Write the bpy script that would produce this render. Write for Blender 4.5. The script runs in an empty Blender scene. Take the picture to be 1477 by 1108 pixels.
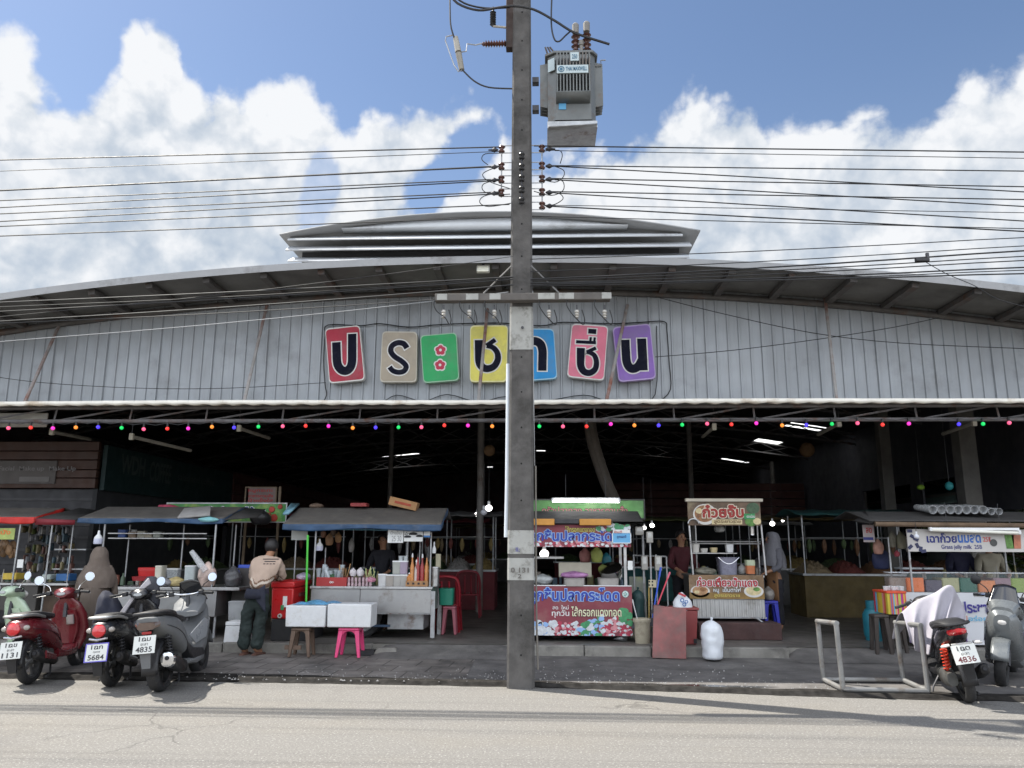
import bpy, bmesh, math, random
from mathutils import Vector, Matrix
S=bpy.context.scene; COL=S.collection
rnd=random.Random(7); PI=math.pi; rad=math.radians
# ---------- camera solve (world metres: X right, Y away from the camera, Z up) ----------
F=1130.; H=1.55
YAW,PITCH,ROLL=rad(2.3),rad(11.5),rad(.23)
_fw=Vector((-math.sin(YAW)*math.cos(PITCH),math.cos(YAW)*math.cos(PITCH),math.sin(PITCH)))
_r=Vector((math.cos(YAW),math.sin(YAW),0)); _u=_r.cross(_fw)
CR=_r*math.cos(ROLL)+_u*math.sin(ROLL); CU=_u*math.cos(ROLL)-_r*math.sin(ROLL); CF=_fw
def ray(px,py): return CF+CR*((px-738.5)/F)+CU*((554-py)/F)
def at(px,py,Y):
    d=ray(px,py); t=Y/d.y; return Vector((d.x*t,Y,H+d.z*t))
def gnd(px,py,z=0.):
    d=ray(px,py); t=(z-H)/d.z; return Vector((d.x*t,d.y*t,z))
def X(px,Y,py=780): return at(px,py,Y).x
def Z(py,Y,px=738): return at(px,py,Y).z
# ---------- materials ----------
MATS={}
def M(n,c=(.5,.5,.5),r=.6,m=0.,var=.12,sc=7.,bump=0.,em=0.,dirt=None,coat=0.,sp=.5,world=False,ecol=None):
    if n in MATS: return MATS[n]
    mt=bpy.data.materials.new(n); mt.use_nodes=True; MATS[n]=mt
    nt=mt.node_tree; N=nt.nodes; L=nt.links; b=N['Principled BSDF']
    b.inputs['Roughness'].default_value=r; b.inputs['Metallic'].default_value=m
    b.inputs['Coat Weight'].default_value=coat; b.inputs['Specular IOR Level'].default_value=sp
    if world: g=N.new('ShaderNodeNewGeometry').outputs['Position']
    else: g=N.new('ShaderNodeTexCoord').outputs['Object']
    def noise(s,d=5,ro=.6):
        t=N.new('ShaderNodeTexNoise'); t.inputs['Scale'].default_value=s; t.inputs['Detail'].default_value=d; t.inputs['Roughness'].default_value=ro
        L.new(g,t.inputs['Vector']); return t.outputs[0]
    def ramp(f,a,bb,p0=.3,p1=.7):
        q=N.new('ShaderNodeValToRGB'); q.color_ramp.elements[0].position=p0; q.color_ramp.elements[1].position=p1
        q.color_ramp.elements[0].color=(*a,1); q.color_ramp.elements[1].color=(*bb,1); L.new(f,q.inputs[0]); return q.outputs[0]
    out=None
    if var>0:
        out=ramp(noise(sc),[x*(1-var) for x in c],[min(1,x*(1+var)) for x in c])
    else: b.inputs['Base Color'].default_value=(*c,1)
    if dirt:
        dc,amt,ds=dirt
        mk=ramp(noise(ds,8,.7),(0,0,0),(1,1,1),.62-amt*.3,.78-amt*.2)
        mx=N.new('ShaderNodeMix'); mx.data_type='RGBA'; L.new(mk,mx.inputs[0])
        if out: L.new(out,mx.inputs[6])
        else: mx.inputs[6].default_value=(*c,1)
        mx.inputs[7].default_value=(*dc,1); out=mx.outputs[2]
    if out: L.new(out,b.inputs['Base Color'])
    if r>.12 and m<.99:
        rr=ramp(noise(sc*2.3,3),[max(.02,r-.1)]*3,[min(1,r+.12)]*3); L.new(rr,b.inputs['Roughness'])
    if bump>0:
        bp=N.new('ShaderNodeBump'); bp.inputs['Strength'].default_value=bump; bp.inputs['Distance'].default_value=.01
        L.new(noise(sc*5,6),bp.inputs['Height']); L.new(bp.outputs[0],b.inputs['Normal'])
    if em>0:
        b.inputs['Emission Color'].default_value=(*(ecol or c),1); b.inputs['Emission Strength'].default_value=em
    return mt
def clear(n,c=(.8,.85,.9),op=.35,r=.15):
    """thin clear plastic or glass"""
    if n in MATS: return MATS[n]
    mt=bpy.data.materials.new(n); mt.use_nodes=True; MATS[n]=mt; nt=mt.node_tree; N=nt.nodes; L=nt.links
    b=N['Principled BSDF']; b.inputs['Base Color'].default_value=(*c,1); b.inputs['Roughness'].default_value=r
    t=N.new('ShaderNodeBsdfTransparent'); mx=N.new('ShaderNodeMixShader'); mx.inputs[0].default_value=op
    nz=N.new('ShaderNodeTexNoise'); nz.inputs['Scale'].default_value=14
    mm=N.new('ShaderNodeMath'); mm.operation='MULTIPLY'; mm.inputs[1].default_value=op*2; L.new(nz.outputs[0],mm.inputs[0]); L.new(mm.outputs[0],mx.inputs[0])
    L.new(t.outputs[0],mx.inputs[1]); L.new(b.outputs[0],mx.inputs[2]); L.new(mx.outputs[0],N['Material Output'].inputs[0])
    return mt
# ---------- mesh builder ----------
class B:
    def __init__(s): s.v=[]; s.f=[]; s.mi=[]; s.m=0; s.T=None
    def add(s,vs,fs):
        o=len(s.v)
        s.v+=[tuple(s.T@Vector(p)) if s.T else tuple(p) for p in vs]
        for q in fs: s.f.append([i+o for i in q]); s.mi.append(s.m)
        return s
    def box(s,c,d,rz=0,rx=0,ry=0):
        R=Matrix.Rotation(rz,3,'Z')@Matrix.Rotation(ry,3,'Y')@Matrix.Rotation(rx,3,'X'); c=Vector(c)
        vs=[c+R@Vector((a*d[0]/2,b*d[1]/2,e*d[2]/2)) for a in(-1,1) for b in(-1,1) for e in(-1,1)]
        return s.add(vs,[(0,1,3,2),(4,6,7,5),(0,4,5,1),(2,3,7,6),(0,2,6,4),(1,5,7,3)])
    def bb(s,x0,x1,y0,y1,z0,z1): return s.box(((x0+x1)/2,(y0+y1)/2,(z0+z1)/2),(x1-x0,y1-y0,z1-z0))
    def frustum(s,c,a,b,h,rz=0):
        """box tapering from size a (bottom) to b (top)"""
        R=Matrix.Rotation(rz,3,'Z'); c=Vector(c)
        vs=[c+R@Vector((p*q[0]/2,r*q[1]/2,z)) for q,z in((a,0),(b,h)) for p,r in((-1,-1),(1,-1),(1,1),(-1,1))]
        return s.add(vs,[(3,2,1,0),(4,5,6,7)]+[(i,(i+1)%4,4+(i+1)%4,4+i) for i in range(4)])
    def cyl(s,p,q,r,r2=None,n=12,cap=True):
        p,q=Vector(p),Vector(q); r2=r if r2 is None else r2; a=(q-p).normalized()
        u=a.orthogonal().normalized(); w=a.cross(u)
        vs=[p+(u*math.cos(2*PI*i/n)+w*math.sin(2*PI*i/n))*r for i in range(n)]+[q+(u*math.cos(2*PI*i/n)+w*math.sin(2*PI*i/n))*r2 for i in range(n)]
        fs=[(i,(i+1)%n,n+(i+1)%n,n+i) for i in range(n)]
        if cap: fs+=[tuple(range(n))[::-1],tuple(range(n,2*n))]
        return s.add(vs,fs)
    def tube(s,pts,r,n=6,cap=True):
        pts=[Vector(p) for p in pts]; k=len(pts); vs=[]; u=None
        rs=r if isinstance(r,(list,tuple)) else [r]*k
        for i,p in enumerate(pts):
            a=(pts[min(i+1,k-1)]-pts[max(i-1,0)]).normalized()
            if u is None: u=a.orthogonal().normalized()
            u=(u-a*u.dot(a)).normalized(); w=a.cross(u)
            vs+=[p+(u*math.cos(2*PI*j/n)+w*math.sin(2*PI*j/n))*rs[i] for j in range(n)]
        fs=[(i*n+j,i*n+(j+1)%n,(i+1)*n+(j+1)%n,(i+1)*n+j) for i in range(k-1) for j in range(n)]
        if cap: fs+=[tuple(range(n))[::-1],tuple(range((k-1)*n,k*n))]
        return s.add(vs,fs)
    def lathe(s,prof,c=(0,0,0),n=20,axis=(0,0,1)):
        """profile of (radius, height) about axis"""
        a=Vector(axis).normalized(); u=a.orthogonal().normalized(); w=a.cross(u); c=Vector(c); k=len(prof)
        vs=[c+a*h+(u*math.cos(2*PI*j/n)+w*math.sin(2*PI*j/n))*max(r,1e-4) for r,h in prof for j in range(n)]
        return s.add(vs,[(i*n+j,i*n+(j+1)%n,(i+1)*n+(j+1)%n,(i+1)*n+j) for i in range(k-1) for j in range(n)])
    def sph(s,c,r,n=12,m=8,jit=0,rg=None):
        r=(r,r,r) if not isinstance(r,(tuple,list)) else r; c=Vector(c); vs=[]
        for i in range(m+1):
            th=PI*i/m
            for j in range(n):
                ph=2*PI*j/n; k=1+(rg.uniform(-jit,jit) if jit and 0<i<m else 0)
                vs.append(c+Vector((r[0]*math.sin(th)*math.cos(ph)*k,r[1]*math.sin(th)*math.sin(ph)*k,r[2]*math.cos(th)*k)))
        return s.add(vs,[(i*n+j,(i+1)*n+j,(i+1)*n+(j+1)%n,i*n+(j+1)%n) for i in range(m) for j in range(n)])
    def loft(s,secs,n=16,ax='x',e=2.6,cap=True):
        """superellipse rings; sec=(cx,cy,cz,half-width,half-height[,exp]); ax: normal axis of the rings"""
        vs=[]
        for q in secs:
            ee=q[5] if len(q)>5 else e
            for j in range(n):
                t=2*PI*j/n; a,b=math.cos(t),math.sin(t)
                a=math.copysign(abs(a)**(2/ee),a)*q[3]; b=math.copysign(abs(b)**(2/ee),b)*q[4]
                d={'x':(0,a,b),'z':(b,a,0),'y':(a,0,b)}[ax]
                vs.append((q[0]+d[0],q[1]+d[1],q[2]+d[2]))
        k=len(secs)
        fs=[(i*n+j,i*n+(j+1)%n,(i+1)*n+(j+1)%n,(i+1)*n+j) for i in range(k-1) for j in range(n)]
        if cap: fs+=[tuple(range(n))[::-1],tuple(range((k-1)*n,k*n))]
        return s.add(vs,fs)
    def slab(s,pts,dv):
        """closed prism: polygon pts pushed along dv"""
        pts=[Vector(p) for p in pts]; n=len(pts); dv=Vector(dv)
        return s.add(pts+[p+dv for p in pts],[tuple(range(n)),tuple(range(n,2*n))[::-1]]+[(i,n+i,n+(i+1)%n,(i+1)%n) for i in range(n)])
    def sheet(s,fn,nu,nv,th=0,closed=False):
        """grid surface fn(u,v) u,v in 0..1"""
        vs=[Vector(fn(i/nu,j/nv)) for i in range(nu+1) for j in range(nv+1)]
        return s.add(vs,[(i*(nv+1)+j,(i+1)*(nv+1)+j,(i+1)*(nv+1)+j+1,i*(nv+1)+j+1) for i in range(nu) for j in range(nv)])
    def o(s,name,mat,par=None,bev=0,sm=35,solid=0,sub=0):
        me=bpy.data.meshes.new(name); me.from_pydata(s.v,[],s.f); 
        for k in (mat if isinstance(mat,(list,tuple)) else [mat]): me.materials.append(k)
        if isinstance(mat,(list,tuple)): me.polygons.foreach_set('material_index',s.mi)
        bm=bmesh.new(); bm.from_mesh(me); bmesh.ops.recalc_face_normals(bm,faces=bm.faces); bm.to_mesh(me); bm.free()
        return link(name,me,par,bev,sm,solid,sub)
PM={}
def link(name,me,par=None,bev=0,sm=35,solid=0,sub=0):
    if sm:
        me.polygons.foreach_set('use_smooth',[True]*len(me.polygons)); me.set_sharp_from_angle(angle=rad(sm))
    o=bpy.data.objects.new(name,me); COL.objects.link(o)
    if par is not None:
        o.parent=par; o.matrix_parent_inverse=base_of(par).inverted()
    if solid:
        q=o.modifiers.new('solid','SOLIDIFY'); q.thickness=solid; q.offset=0
    if bev:
        q=o.modifiers.new('bev','BEVEL'); q.width=bev; q.segments=2; q.limit_method='ANGLE'; q.angle_limit=rad(40)
    if sub:
        q=o.modifiers.new('sub','SUBSURF'); q.levels=sub; q.render_levels=sub
    return o
def base_of(p): return PM.get(p.name,Matrix.Identity(4))
def thing(name,label,cat,loc=(0,0,0),group=None):
    o=bpy.data.objects.new(name,None); COL.objects.link(o); o.location=loc; o.empty_display_size=.1
    PM[o.name]=Matrix.Translation(loc); return tag(o,label,cat,group)
def tag(o,label,cat,group=None,kind=None):
    if label: o['label']=label
    if cat: o['category']=cat
    if group: o['group']=group
    if kind: o['kind']=kind
    return o
def struct(o): o['kind']='structure'; return o
def kids(o): return [c for c in COL.objects if c.parent==o]
def dup(root,loc,rz=0,label=None,group=None,sc=1):
    r=root.copy(); COL.objects.link(r); r.location=loc; r.rotation_euler=(0,0,rz); r.scale=(sc,sc,sc)
    if label: r['label']=label
    if group: r['group']=group
    for ch in kids(root):
        c=ch.copy(); COL.objects.link(c); c.parent=r
        for g in kids(ch):
            d=g.copy(); COL.objects.link(d); d.parent=c
    return r
# ---------- lettering ----------
def text_geo(s,bold=0.):
    cu=bpy.data.curves.new('t','FONT'); cu.body=s; cu.offset=bold; cu.resolution_u=4
    o=bpy.data.objects.new('t',cu); COL.objects.link(o)
    dg=bpy.context.evaluated_depsgraph_get(); me=bpy.data.meshes.new_from_object(o.evaluated_get(dg))
    vs=[v.co.copy() for v in me.vertices]; fs=[list(p.vertices) for p in me.polygons]
    bpy.data.objects.remove(o); bpy.data.curves.remove(cu); bpy.data.meshes.remove(me)
    pr=list(range(len(vs)))
    def find(a):
        while pr[a]!=a: pr[a]=pr[pr[a]]; a=pr[a]
        return a
    for f in fs:
        for a in f[1:]: pr[find(a)]=find(f[0])
    used={a for f in fs for a in f}; ids={}; 
    for a in used: ids.setdefault(find(a),len(ids))
    lay={a:ids[find(a)]%5 for a in used}
    return vs,fs,lay
def letters(par,s,org,ux,uy,w,h,mat,bold=.012,lift=.002,name='lettering',out=None,outw=.03):
    """text fitted to the w x h rectangle at org (lower left), along ux / uy"""
    org,ux,uy=Vector(org),Vector(ux),Vector(uy); nz=ux.cross(uy)
    def make(bd,mt,lf,nm,ref=None):
        vs,fs,lay=text_geo(s,bd); us=[vs[a] for a in lay]
        x0,x1=min(v.x for v in us),max(v.x for v in us); y0,y1=min(v.y for v in us),max(v.y for v in us)
        ref=ref or (x0,x1,y0,y1)
        b=B(); b.v=[tuple(org+ux*((v.x-ref[0])/(ref[1]-ref[0])*w)+uy*((v.y-ref[2])/(ref[3]-ref[2])*h)+nz*(lf+.0006*lay.get(i,0))) for i,v in enumerate(vs)]
        b.f=fs; b.mi=[0]*len(fs)
        me=bpy.data.meshes.new(nm); me.from_pydata(b.v,[],b.f); me.materials.append(mt); link(nm,me,par,sm=0); return ref
    ref=make(bold,mat,lift+(.004 if out else 0),name)
    if out: make(bold+outw,out,lift,'letter_outline',ref)
UX,UZ=(1,0,0),(0,0,1)
def sign_text(par,s,px0,px1,py0,py1,Y,mat,bold=.012,out=None,outw=.03,lift=.004,name='lettering'):
    a=at(px0,py1,Y); c=at(px1,py0,Y)
    letters(par,s,(a.x,Y,a.z),UX,UZ,c.x-a.x,c.z-a.z,mat,bold,lift,name,out,outw)
def stroke(b,pts,w,y,ext=0.,th=.01):
    """flat ribbon of width w through points (x,z) on the plane y, facing -Y"""
    P=[Vector((p[0],p[1])) for p in pts]; n=len(P); ws=w if isinstance(w,(list,tuple)) else [w]*n
    if ext:
        P[0]=P[0]-(P[1]-P[0]).normalized()*ext; P[-1]=P[-1]+(P[-1]-P[-2]).normalized()*ext
    L_,R_=[],[]
    for i,p in enumerate(P):
        t=(P[min(i+1,n-1)]-P[max(i-1,0)]).normalized(); q=Vector((-t.y,t.x))
        L_.append(p+q*(ws[i]/2+ext)); R_.append(p-q*(ws[i]/2+ext))
    vs=[(p.x,yy,p.y) for yy in (y,y+th) for side in (L_,R_) for p in side]
    fs=[]
    for i in range(n-1):
        fs+=[(i,n+i,n+i+1,i+1),(2*n+i,2*n+i+1,3*n+i+1,3*n+i),(i,i+1,2*n+i+1,2*n+i),(n+i,3*n+i,3*n+i+1,n+i+1)]
    fs+=[(0,2*n,3*n,n),(n-1,2*n-1,4*n-1,3*n-1)]
    b.add(vs,fs)
def smooth_pts(pts,k=4):
    """Catmull-Rom through points"""
    P=[Vector(p) for p in pts]; out=[]
    for i in range(len(P)-1):
        a,b_,c,d=P[max(i-1,0)],P[i],P[i+1],P[min(i+2,len(P)-1)]
        for j in range(k):
            t=j/k; out.append(.5*((2*b_)+(c-a)*t+(2*a-5*b_+4*c-d)*t*t+(3*b_-a-3*c+d)*t**3))
    out.append(P[-1]); return out
# ---------- shared materials ----------
steel=M('stainless',(.46,.46,.46),.38,.85,.1,5,dirt=((.2,.18,.16),.25,4))
galv=M('galvanised',(.36,.37,.38),.45,.8,.15,9,dirt=((.16,.1,.07),.25,5))
darkmetal=M('dark_steel',(.06,.06,.065),.5,.6,.2,8)
blackp=M('black_plastic',(.015,.015,.017),.45,0,.2,10)
whitep=M('white_plastic',(.72,.73,.74),.4,0,.05,6)
foam=M('foam_white',(.66,.67,.68),.8,0,.05,20,.15,dirt=((.5,.48,.44),.25,6))
rubber=M('rubber',(.02,.02,.021),.75,0,.25,25,.2,dirt=((.1,.09,.08),.25,7))
paper=M('paper_white',(.72,.73,.72),.8,0,.06,9)
ink=M('ink_black',(.012,.012,.016),.6,0,0)
navy=M('ink_navy',(.012,.02,.16),.5,0,0)
cardboard=M('cardboard',(.36,.2,.09),.8,0,.15,8)
chrome=M('chrome',(.75,.76,.78),.12,1,0)
mirror=M('mirror_glass',(.5,.53,.58),.05,1,0)
SUNDX,SUNDY=.62,.26; SUNE=4.2; SKYSTR=.10; EXPO=1.1; CLOUD=4.4; BEHIND=1.5; SKYTINT=(.67,.68,.70,1)
# ================= SETTING =================
# ---- ground sheets
ground=struct(B().add([(-300,-300,-.06),(300,-300,-.06),(300,500,-.06),(-300,500,-.06)],[(0,1,2,3)]).o('ground',M('earth',(.12,.1,.075),.95,0,.3,.4,.3,world=True)))
def road_mat():
    mt=M('road_concrete',(.165,.158,.146),.85,0,.10,55,.25,world=True)
    nt=mt.node_tree; N=nt.nodes; L=nt.links; b=N['Principled BSDF']
    src=b.inputs['Base Color'].links[0].from_socket
    g=N.new('ShaderNodeNewGeometry').outputs['Position']
    def fac(vec_scale,s,d,p0,p1):
        mp=N.new('ShaderNodeMapping'); mp.inputs['Scale'].default_value=vec_scale; L.new(g,mp.inputs[0])
        t=N.new('ShaderNodeTexNoise'); t.inputs['Scale'].default_value=s; t.inputs['Detail'].default_value=d; t.inputs['Roughness'].default_value=.65; L.new(mp.outputs[0],t.inputs[0])
        q=N.new('ShaderNodeValToRGB'); q.color_ramp.elements[0].position=p0; q.color_ramp.elements[1].position=p1; L.new(t.outputs[0],q.inputs[0]); return q.outputs[0]
    def mix(a,col,f,amt):
        m=N.new('ShaderNodeMath'); m.operation='MULTIPLY'; m.inputs[1].default_value=amt; L.new(f,m.inputs[0])
        x=N.new('ShaderNodeMix'); x.data_type='RGBA'; L.new(m.outputs[0],x.inputs[0]); L.new(a,x.inputs[6]); x.inputs[7].default_value=(*col,1); return x.outputs[2]
    c=mix(src,(.085,.082,.08),fac((.05,1.6,1),2.2,6,.52,.74),.75)      # streaks along the traffic
    c=mix(c,(.19,.168,.13),fac((.3,.5,1),.7,5,.45,.7),.45)             # sandy patches
    c=mix(c,(.05,.048,.046),fac((1,1,1),60,3,.57,.67),.75)               # dark chips
    c=mix(c,(.36,.35,.33),fac((1,1,1),48,3,.56,.66),.75)               # pale chips
    c=mix(c,(.14,.12,.1),fac((.6,1,1),.9,7,.66,.72),.4)               # stains
    vo=N.new('ShaderNodeTexVoronoi'); vo.feature='DISTANCE_TO_EDGE'; vo.inputs['Scale'].default_value=.75; wv=N.new('ShaderNodeTexNoise'); wv.inputs['Scale'].default_value=2.5; wv.inputs['Detail'].default_value=5; L.new(g,wv.inputs[0])
    wa=N.new('ShaderNodeVectorMath'); wa.operation='MULTIPLY_ADD'; L.new(wv.outputs[1],wa.inputs[0]); wa.inputs[1].default_value=(.5,.5,.5); L.new(g,wa.inputs[2]); L.new(wa.outputs[0],vo.inputs[0])
    q=N.new('ShaderNodeValToRGB'); q.color_ramp.elements[0].position=.003; q.color_ramp.elements[0].color=(1,1,1,1); q.color_ramp.elements[1].position=.012; q.color_ramp.elements[1].color=(0,0,0,1); L.new(vo.outputs[0],q.inputs[0])
    mm=N.new('ShaderNodeMath'); mm.operation='MULTIPLY'; L.new(q.outputs[0],mm.inputs[0]); L.new(fac((1,1,1),.35,3,.5,.6),mm.inputs[1])
    c=mix(c,(.06,.056,.052),mm.outputs[0],.6)
    c=mix(c,(.10,.094,.088),fac((.9,.5,1),.55,6,.58,.66),.45)         # old darker patches
    c=mix(c,(.075,.07,.066),fac((.012,2.6,1),3.1,3,.60,.70),.45)      # tyre lines
    L.new(c,b.inputs['Base Color']); return mt
EDGE=[(-60,9.6),(-9,9.36),(-6.29,9.33),(-3.27,9.29),(-1.43,9.2),(-.11,9.13),(1.2,9.0),(2.2,8.86),(3.25,8.74),(4.86,8.64),(8,8.55),(60,8.2)]
EDG=[]
for (a,b_) in zip(EDGE[:-1],EDGE[1:]):
    k=max(1,int(min(40,(b_[0]-a[0])/.12)))
    for i in range(k):
        t=i/k; EDG.append((a[0]+(b_[0]-a[0])*t,a[1]+(b_[1]-a[1])*t+(rnd.uniform(-.018,.018) if -9<a[0]<8 else 0)))
EDG.append(EDGE[-1])
b=B(); n=len(EDG); b.add([(x,-40,0) for x,y in EDG]+[(x,y+.1,0) for x,y in EDG],[(i,i+1,n+i+1,n+i) for i in range(n-1)])
road=struct(b.o('road',road_mat()))
PZ=.055; FZ=.18; KY=11.2
asph=M('old_asphalt',(.112,.105,.10),.95,0,.35,3,.7,dirt=((.19,.18,.165),.22,1.2),world=True)
tile=M('paving_slabs',(.19,.172,.158),.85,0,.25,4,.3,dirt=((.075,.07,.066),.55,1.3),world=True)
def slab_mat():
    nt=tile.node_tree; N=nt.nodes; L=nt.links; b=N['Principled BSDF']; src=b.inputs['Base Color'].links[0].from_socket
    g=N.new('ShaderNodeNewGeometry').outputs['Position']; mp=N.new('ShaderNodeMapping'); mp.inputs['Rotation'].default_value=(0,0,rad(4)); L.new(g,mp.inputs[0])
    br=N.new('ShaderNodeTexBrick'); br.inputs['Scale'].default_value=1; br.inputs['Brick Width'].default_value=.42; br.inputs['Row Height'].default_value=.42
    br.inputs['Mortar Size'].default_value=.012; br.inputs['Mortar Smooth'].default_value=.4; br.offset=.5
    br.inputs['Color1'].default_value=(1,1,1,1); br.inputs['Color2'].default_value=(.78,.76,.74,1); br.inputs['Mortar'].default_value=(.36,.35,.34,1)
    L.new(mp.outputs[0],br.inputs[0]); x=N.new('ShaderNodeMix'); x.data_type='RGBA'; x.blend_type='MULTIPLY'; x.inputs[0].default_value=1
    L.new(src,x.inputs[6]); L.new(br.outputs[0],x.inputs[7]); L.new(x.outputs[2],b.inputs['Base Color'])
slab_mat()
def strip(name,mat,x0,x1,ya,yb,z0,z1):
    """ground strip following the road edge at its near side (ya: offset from the edge) to yb"""
    pts=[(x,y) for x,y in EDG if x0<=x<=x1]; n=len(pts); bb_=B()
    rows=[[(x,y-.005,-.03) for x,y in pts],[(x,y+.03,z0) for x,y in pts],[(x,y+.5,(z0+z1)/2) for x,y in pts],[(x,yb,z1) for x,y in pts]]
    bb_.add([p for r in rows for p in r],[(k*n+i,k*n+i+1,(k+1)*n+i+1,(k+1)*n+i) for k in range(3) for i in range(n-1)])
    return struct(bb_.o(name,mat))
strip('pavement',tile,-60,-.9,0,KY+.06,.03,PZ)
strip('asphalt_pavement',asph,-1.05,60,0,KY+.06,.026,PZ-.004)
# wet black grime in the gutter where the pavement meets the road
def gutter(x0,x1,seed):
    g_=random.Random(seed); pts=[(x,y) for x,y in EDG if x0<=x<=x1]; n=len(pts); bb_=B(); w=[.02+.10*g_.random()+.11*max(0,math.sin(i*.11+seed)+math.sin(i*.043+1))**1.5*.6 for i in range(n)]
    w=[(w[max(0,i-1)]+w[i]+w[min(n-1,i+1)])/3*min(1,i/6,(n-1-i)/6) for i in range(n)]
    bb_.add([(x,y-.015-w[i]*.45,.004) for i,(x,y) in enumerate(pts)]+[(x,y+.0,.006) for x,y in pts]+[(x,y+.034,.036) for x,y in pts]+[(x,y+.06+w[i]*1.3,.04) for i,(x,y) in enumerate(pts)],[(k*n+i,k*n+i+1,(k+1)*n+i+1,(k+1)*n+i) for k in range(3) for i in range(n-1)])
    struct(bb_.o('gutter_path',M('gutter_grime',(.03,.028,.026),.95,0,.5,9,.5,sp=.05)))
gutter(-9,8,3)
# gravel crumbs along the edge
b=B(); gr=random.Random(3)
for i in range(620):
    x=gr.uniform(-4.2,3.6); y0=9.0-.09*max(0,x) ; y=y0+.2+abs(gr.gauss(0,.5)); z=.03+.022*min(1,(y-y0)/2)
    if gr.random()<.45 and not (-1.6<x<2.6): continue
    r=gr.uniform(.004,.014); q=[(x+gr.uniform(-r,r),y+gr.uniform(-r,r),z+gr.uniform(-.002,r*1.2)) for _ in range(5)]
    b.add([(x-r,y-r*.7,z-.003),(x+r,y-r*.6,z-.003),(x+r*.8,y+r,z-.003),(x-r*.7,y+r*.8,z-.003),(x,y,z+r)],[(0,1,4),(1,2,4),(2,3,4),(3,0,4)])
o=b.o('gravel',M('pale_gravel',(.3,.29,.28),.9,0,.3,30),sm=0); tag(o,'pale gravel crumbs scattered on the dark pavement edge','gravel',kind='stuff')
# kerb of the market floor: separate stones with gaps for the aisle ramps
conc=M('kerb_concrete',(.22,.21,.19),.9,0,.25,4,.5,dirt=((.08,.075,.07),.35,2.5),world=True)
b=B(); x=-14.
kr=random.Random(5)
while x<14:
    w=kr.uniform(.85,1.05)
    if not (-2.0<x+w/2<-.6 or 3.6<x+w/2<5.2): b.box((x+w/2,KY+.07,(FZ+.0)/2),(w-.012,.14,FZ+.004+kr.uniform(-.006,.006)),rz=kr.uniform(-.008,.008))
    x+=w
b.bb(-14,14,KY+.142,KY+.17,0,FZ-.003)
struct(b.o('kerb',conc,bev=.012))
b=B()
for xa,xb in((-2.35,-.3),(3.3,5.4)):
    b.sheet(lambda u,v:(xa+(xb-xa)*u,KY-.42+.6*v,PZ-.003+(FZ-PZ+.001)*v*min(1,(1-abs(2*u-1))*6)),14,6)
struct(b.o('ramp_path',asph))
floor_m=M('market_floor',(.125,.115,.105),.5,0,.25,1.5,.2,dirt=((.05,.047,.045),.35,.8),world=True)
struct(B().add([(-16,KY+.13,FZ),(30,KY+.13,FZ),(30,46,FZ),(-16,46,FZ)],[(0,1,2,3)]).o('market_floor',floor_m))
# shallow puddle by the road edge
b=B(); pr=random.Random(2); c=Vector((1.75,9.12)); pts=[(c.x+.75*math.cos(t)*pr.uniform(.75,1.1),c.y-.03*math.cos(t)+.07*math.sin(t)*pr.uniform(.7,1.2),.034) for t in [2*PI*i/26 for i in range(26)]]
b.add(pts,[tuple(range(26))]); struct(b.o('puddle_water',M('wet_mud',(.012,.011,.01),.12,0,.2,5)))

# ================= MARKET HALL =================
hall=thing('market_hall','large grey metal market hall with arched roof and ribbed front cladding','market hall',(-.7,12.,FZ))
AX=-.7
def arch(x): return 5.637-.00943*(x-AX)**2
WY,EY=12.,10.783
clad=M('sheet_cladding',(.305,.325,.348),.42,.2,.06,1.2,0,dirt=((.2,.21,.22),.25,.7))
def clad_extra():
    nt=clad.node_tree; N=nt.nodes; L=nt.links; b=N['Principled BSDF']; src=b.inputs['Base Color'].links[0].from_socket
    g=N.new('ShaderNodeTexCoord').outputs['Object']; sp=N.new('ShaderNodeSeparateXYZ'); L.new(g,sp.inputs[0])
    def m(op,a,v):
        q=N.new('ShaderNodeMath'); q.operation=op; L.new(a,q.inputs[0]); q.inputs[1].default_value=v; return q.outputs[0]
    wn=N.new('ShaderNodeTexWhiteNoise'); wn.noise_dimensions='1D'; L.new(m('FLOOR',m('DIVIDE',sp.outputs[0],.87),0),wn.inputs['W'])
    k=m('ADD',m('MULTIPLY',wn.outputs[0],.10),.96)
    mp=N.new('ShaderNodeMapping'); mp.inputs['Scale'].default_value=(7,1,.45); L.new(g,mp.inputs[0]); t=N.new('ShaderNodeTexNoise'); t.inputs['Scale'].default_value=1.6; t.inputs['Detail'].default_value=7; t.inputs['Roughness'].default_value=.7; L.new(mp.outputs[0],t.inputs[0])
    r=N.new('ShaderNodeValToRGB'); r.color_ramp.elements[0].position=.5; r.color_ramp.elements[1].position=.78; L.new(t.outputs[0],r.inputs[0])
    x=N.new('ShaderNodeMix'); x.data_type='RGBA'; L.new(m('MULTIPLY',r.outputs[0],.28),x.inputs[0]); L.new(src,x.inputs[6]); x.inputs[7].default_value=(.17,.155,.14,1)
    v=N.new('ShaderNodeVectorMath'); v.operation='SCALE'; L.new(x.outputs[2],v.inputs[0]); L.new(k,v.inputs[3]); L.new(v.outputs[0],b.inputs['Base Color'])
clad_extra()
raft=M('rafter_dark',(.075,.07,.068),.7,.1,.25,4,dirt=((.1,.045,.025),.3,3))
roofm=M('roof_sheet',(.33,.335,.34),.5,.35,.1,2,dirt=((.2,.19,.18),.3,1))
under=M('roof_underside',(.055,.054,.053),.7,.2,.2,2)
fasc=M('fascia_metal',(.26,.265,.27),.65,0,.1,1.5,dirt=((.2,.19,.185),.3,1.5))
truss_m=M('truss_paint',(.15,.145,.15),.6,.3,.25,5,dirt=((.12,.05,.025),.3,4))
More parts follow.
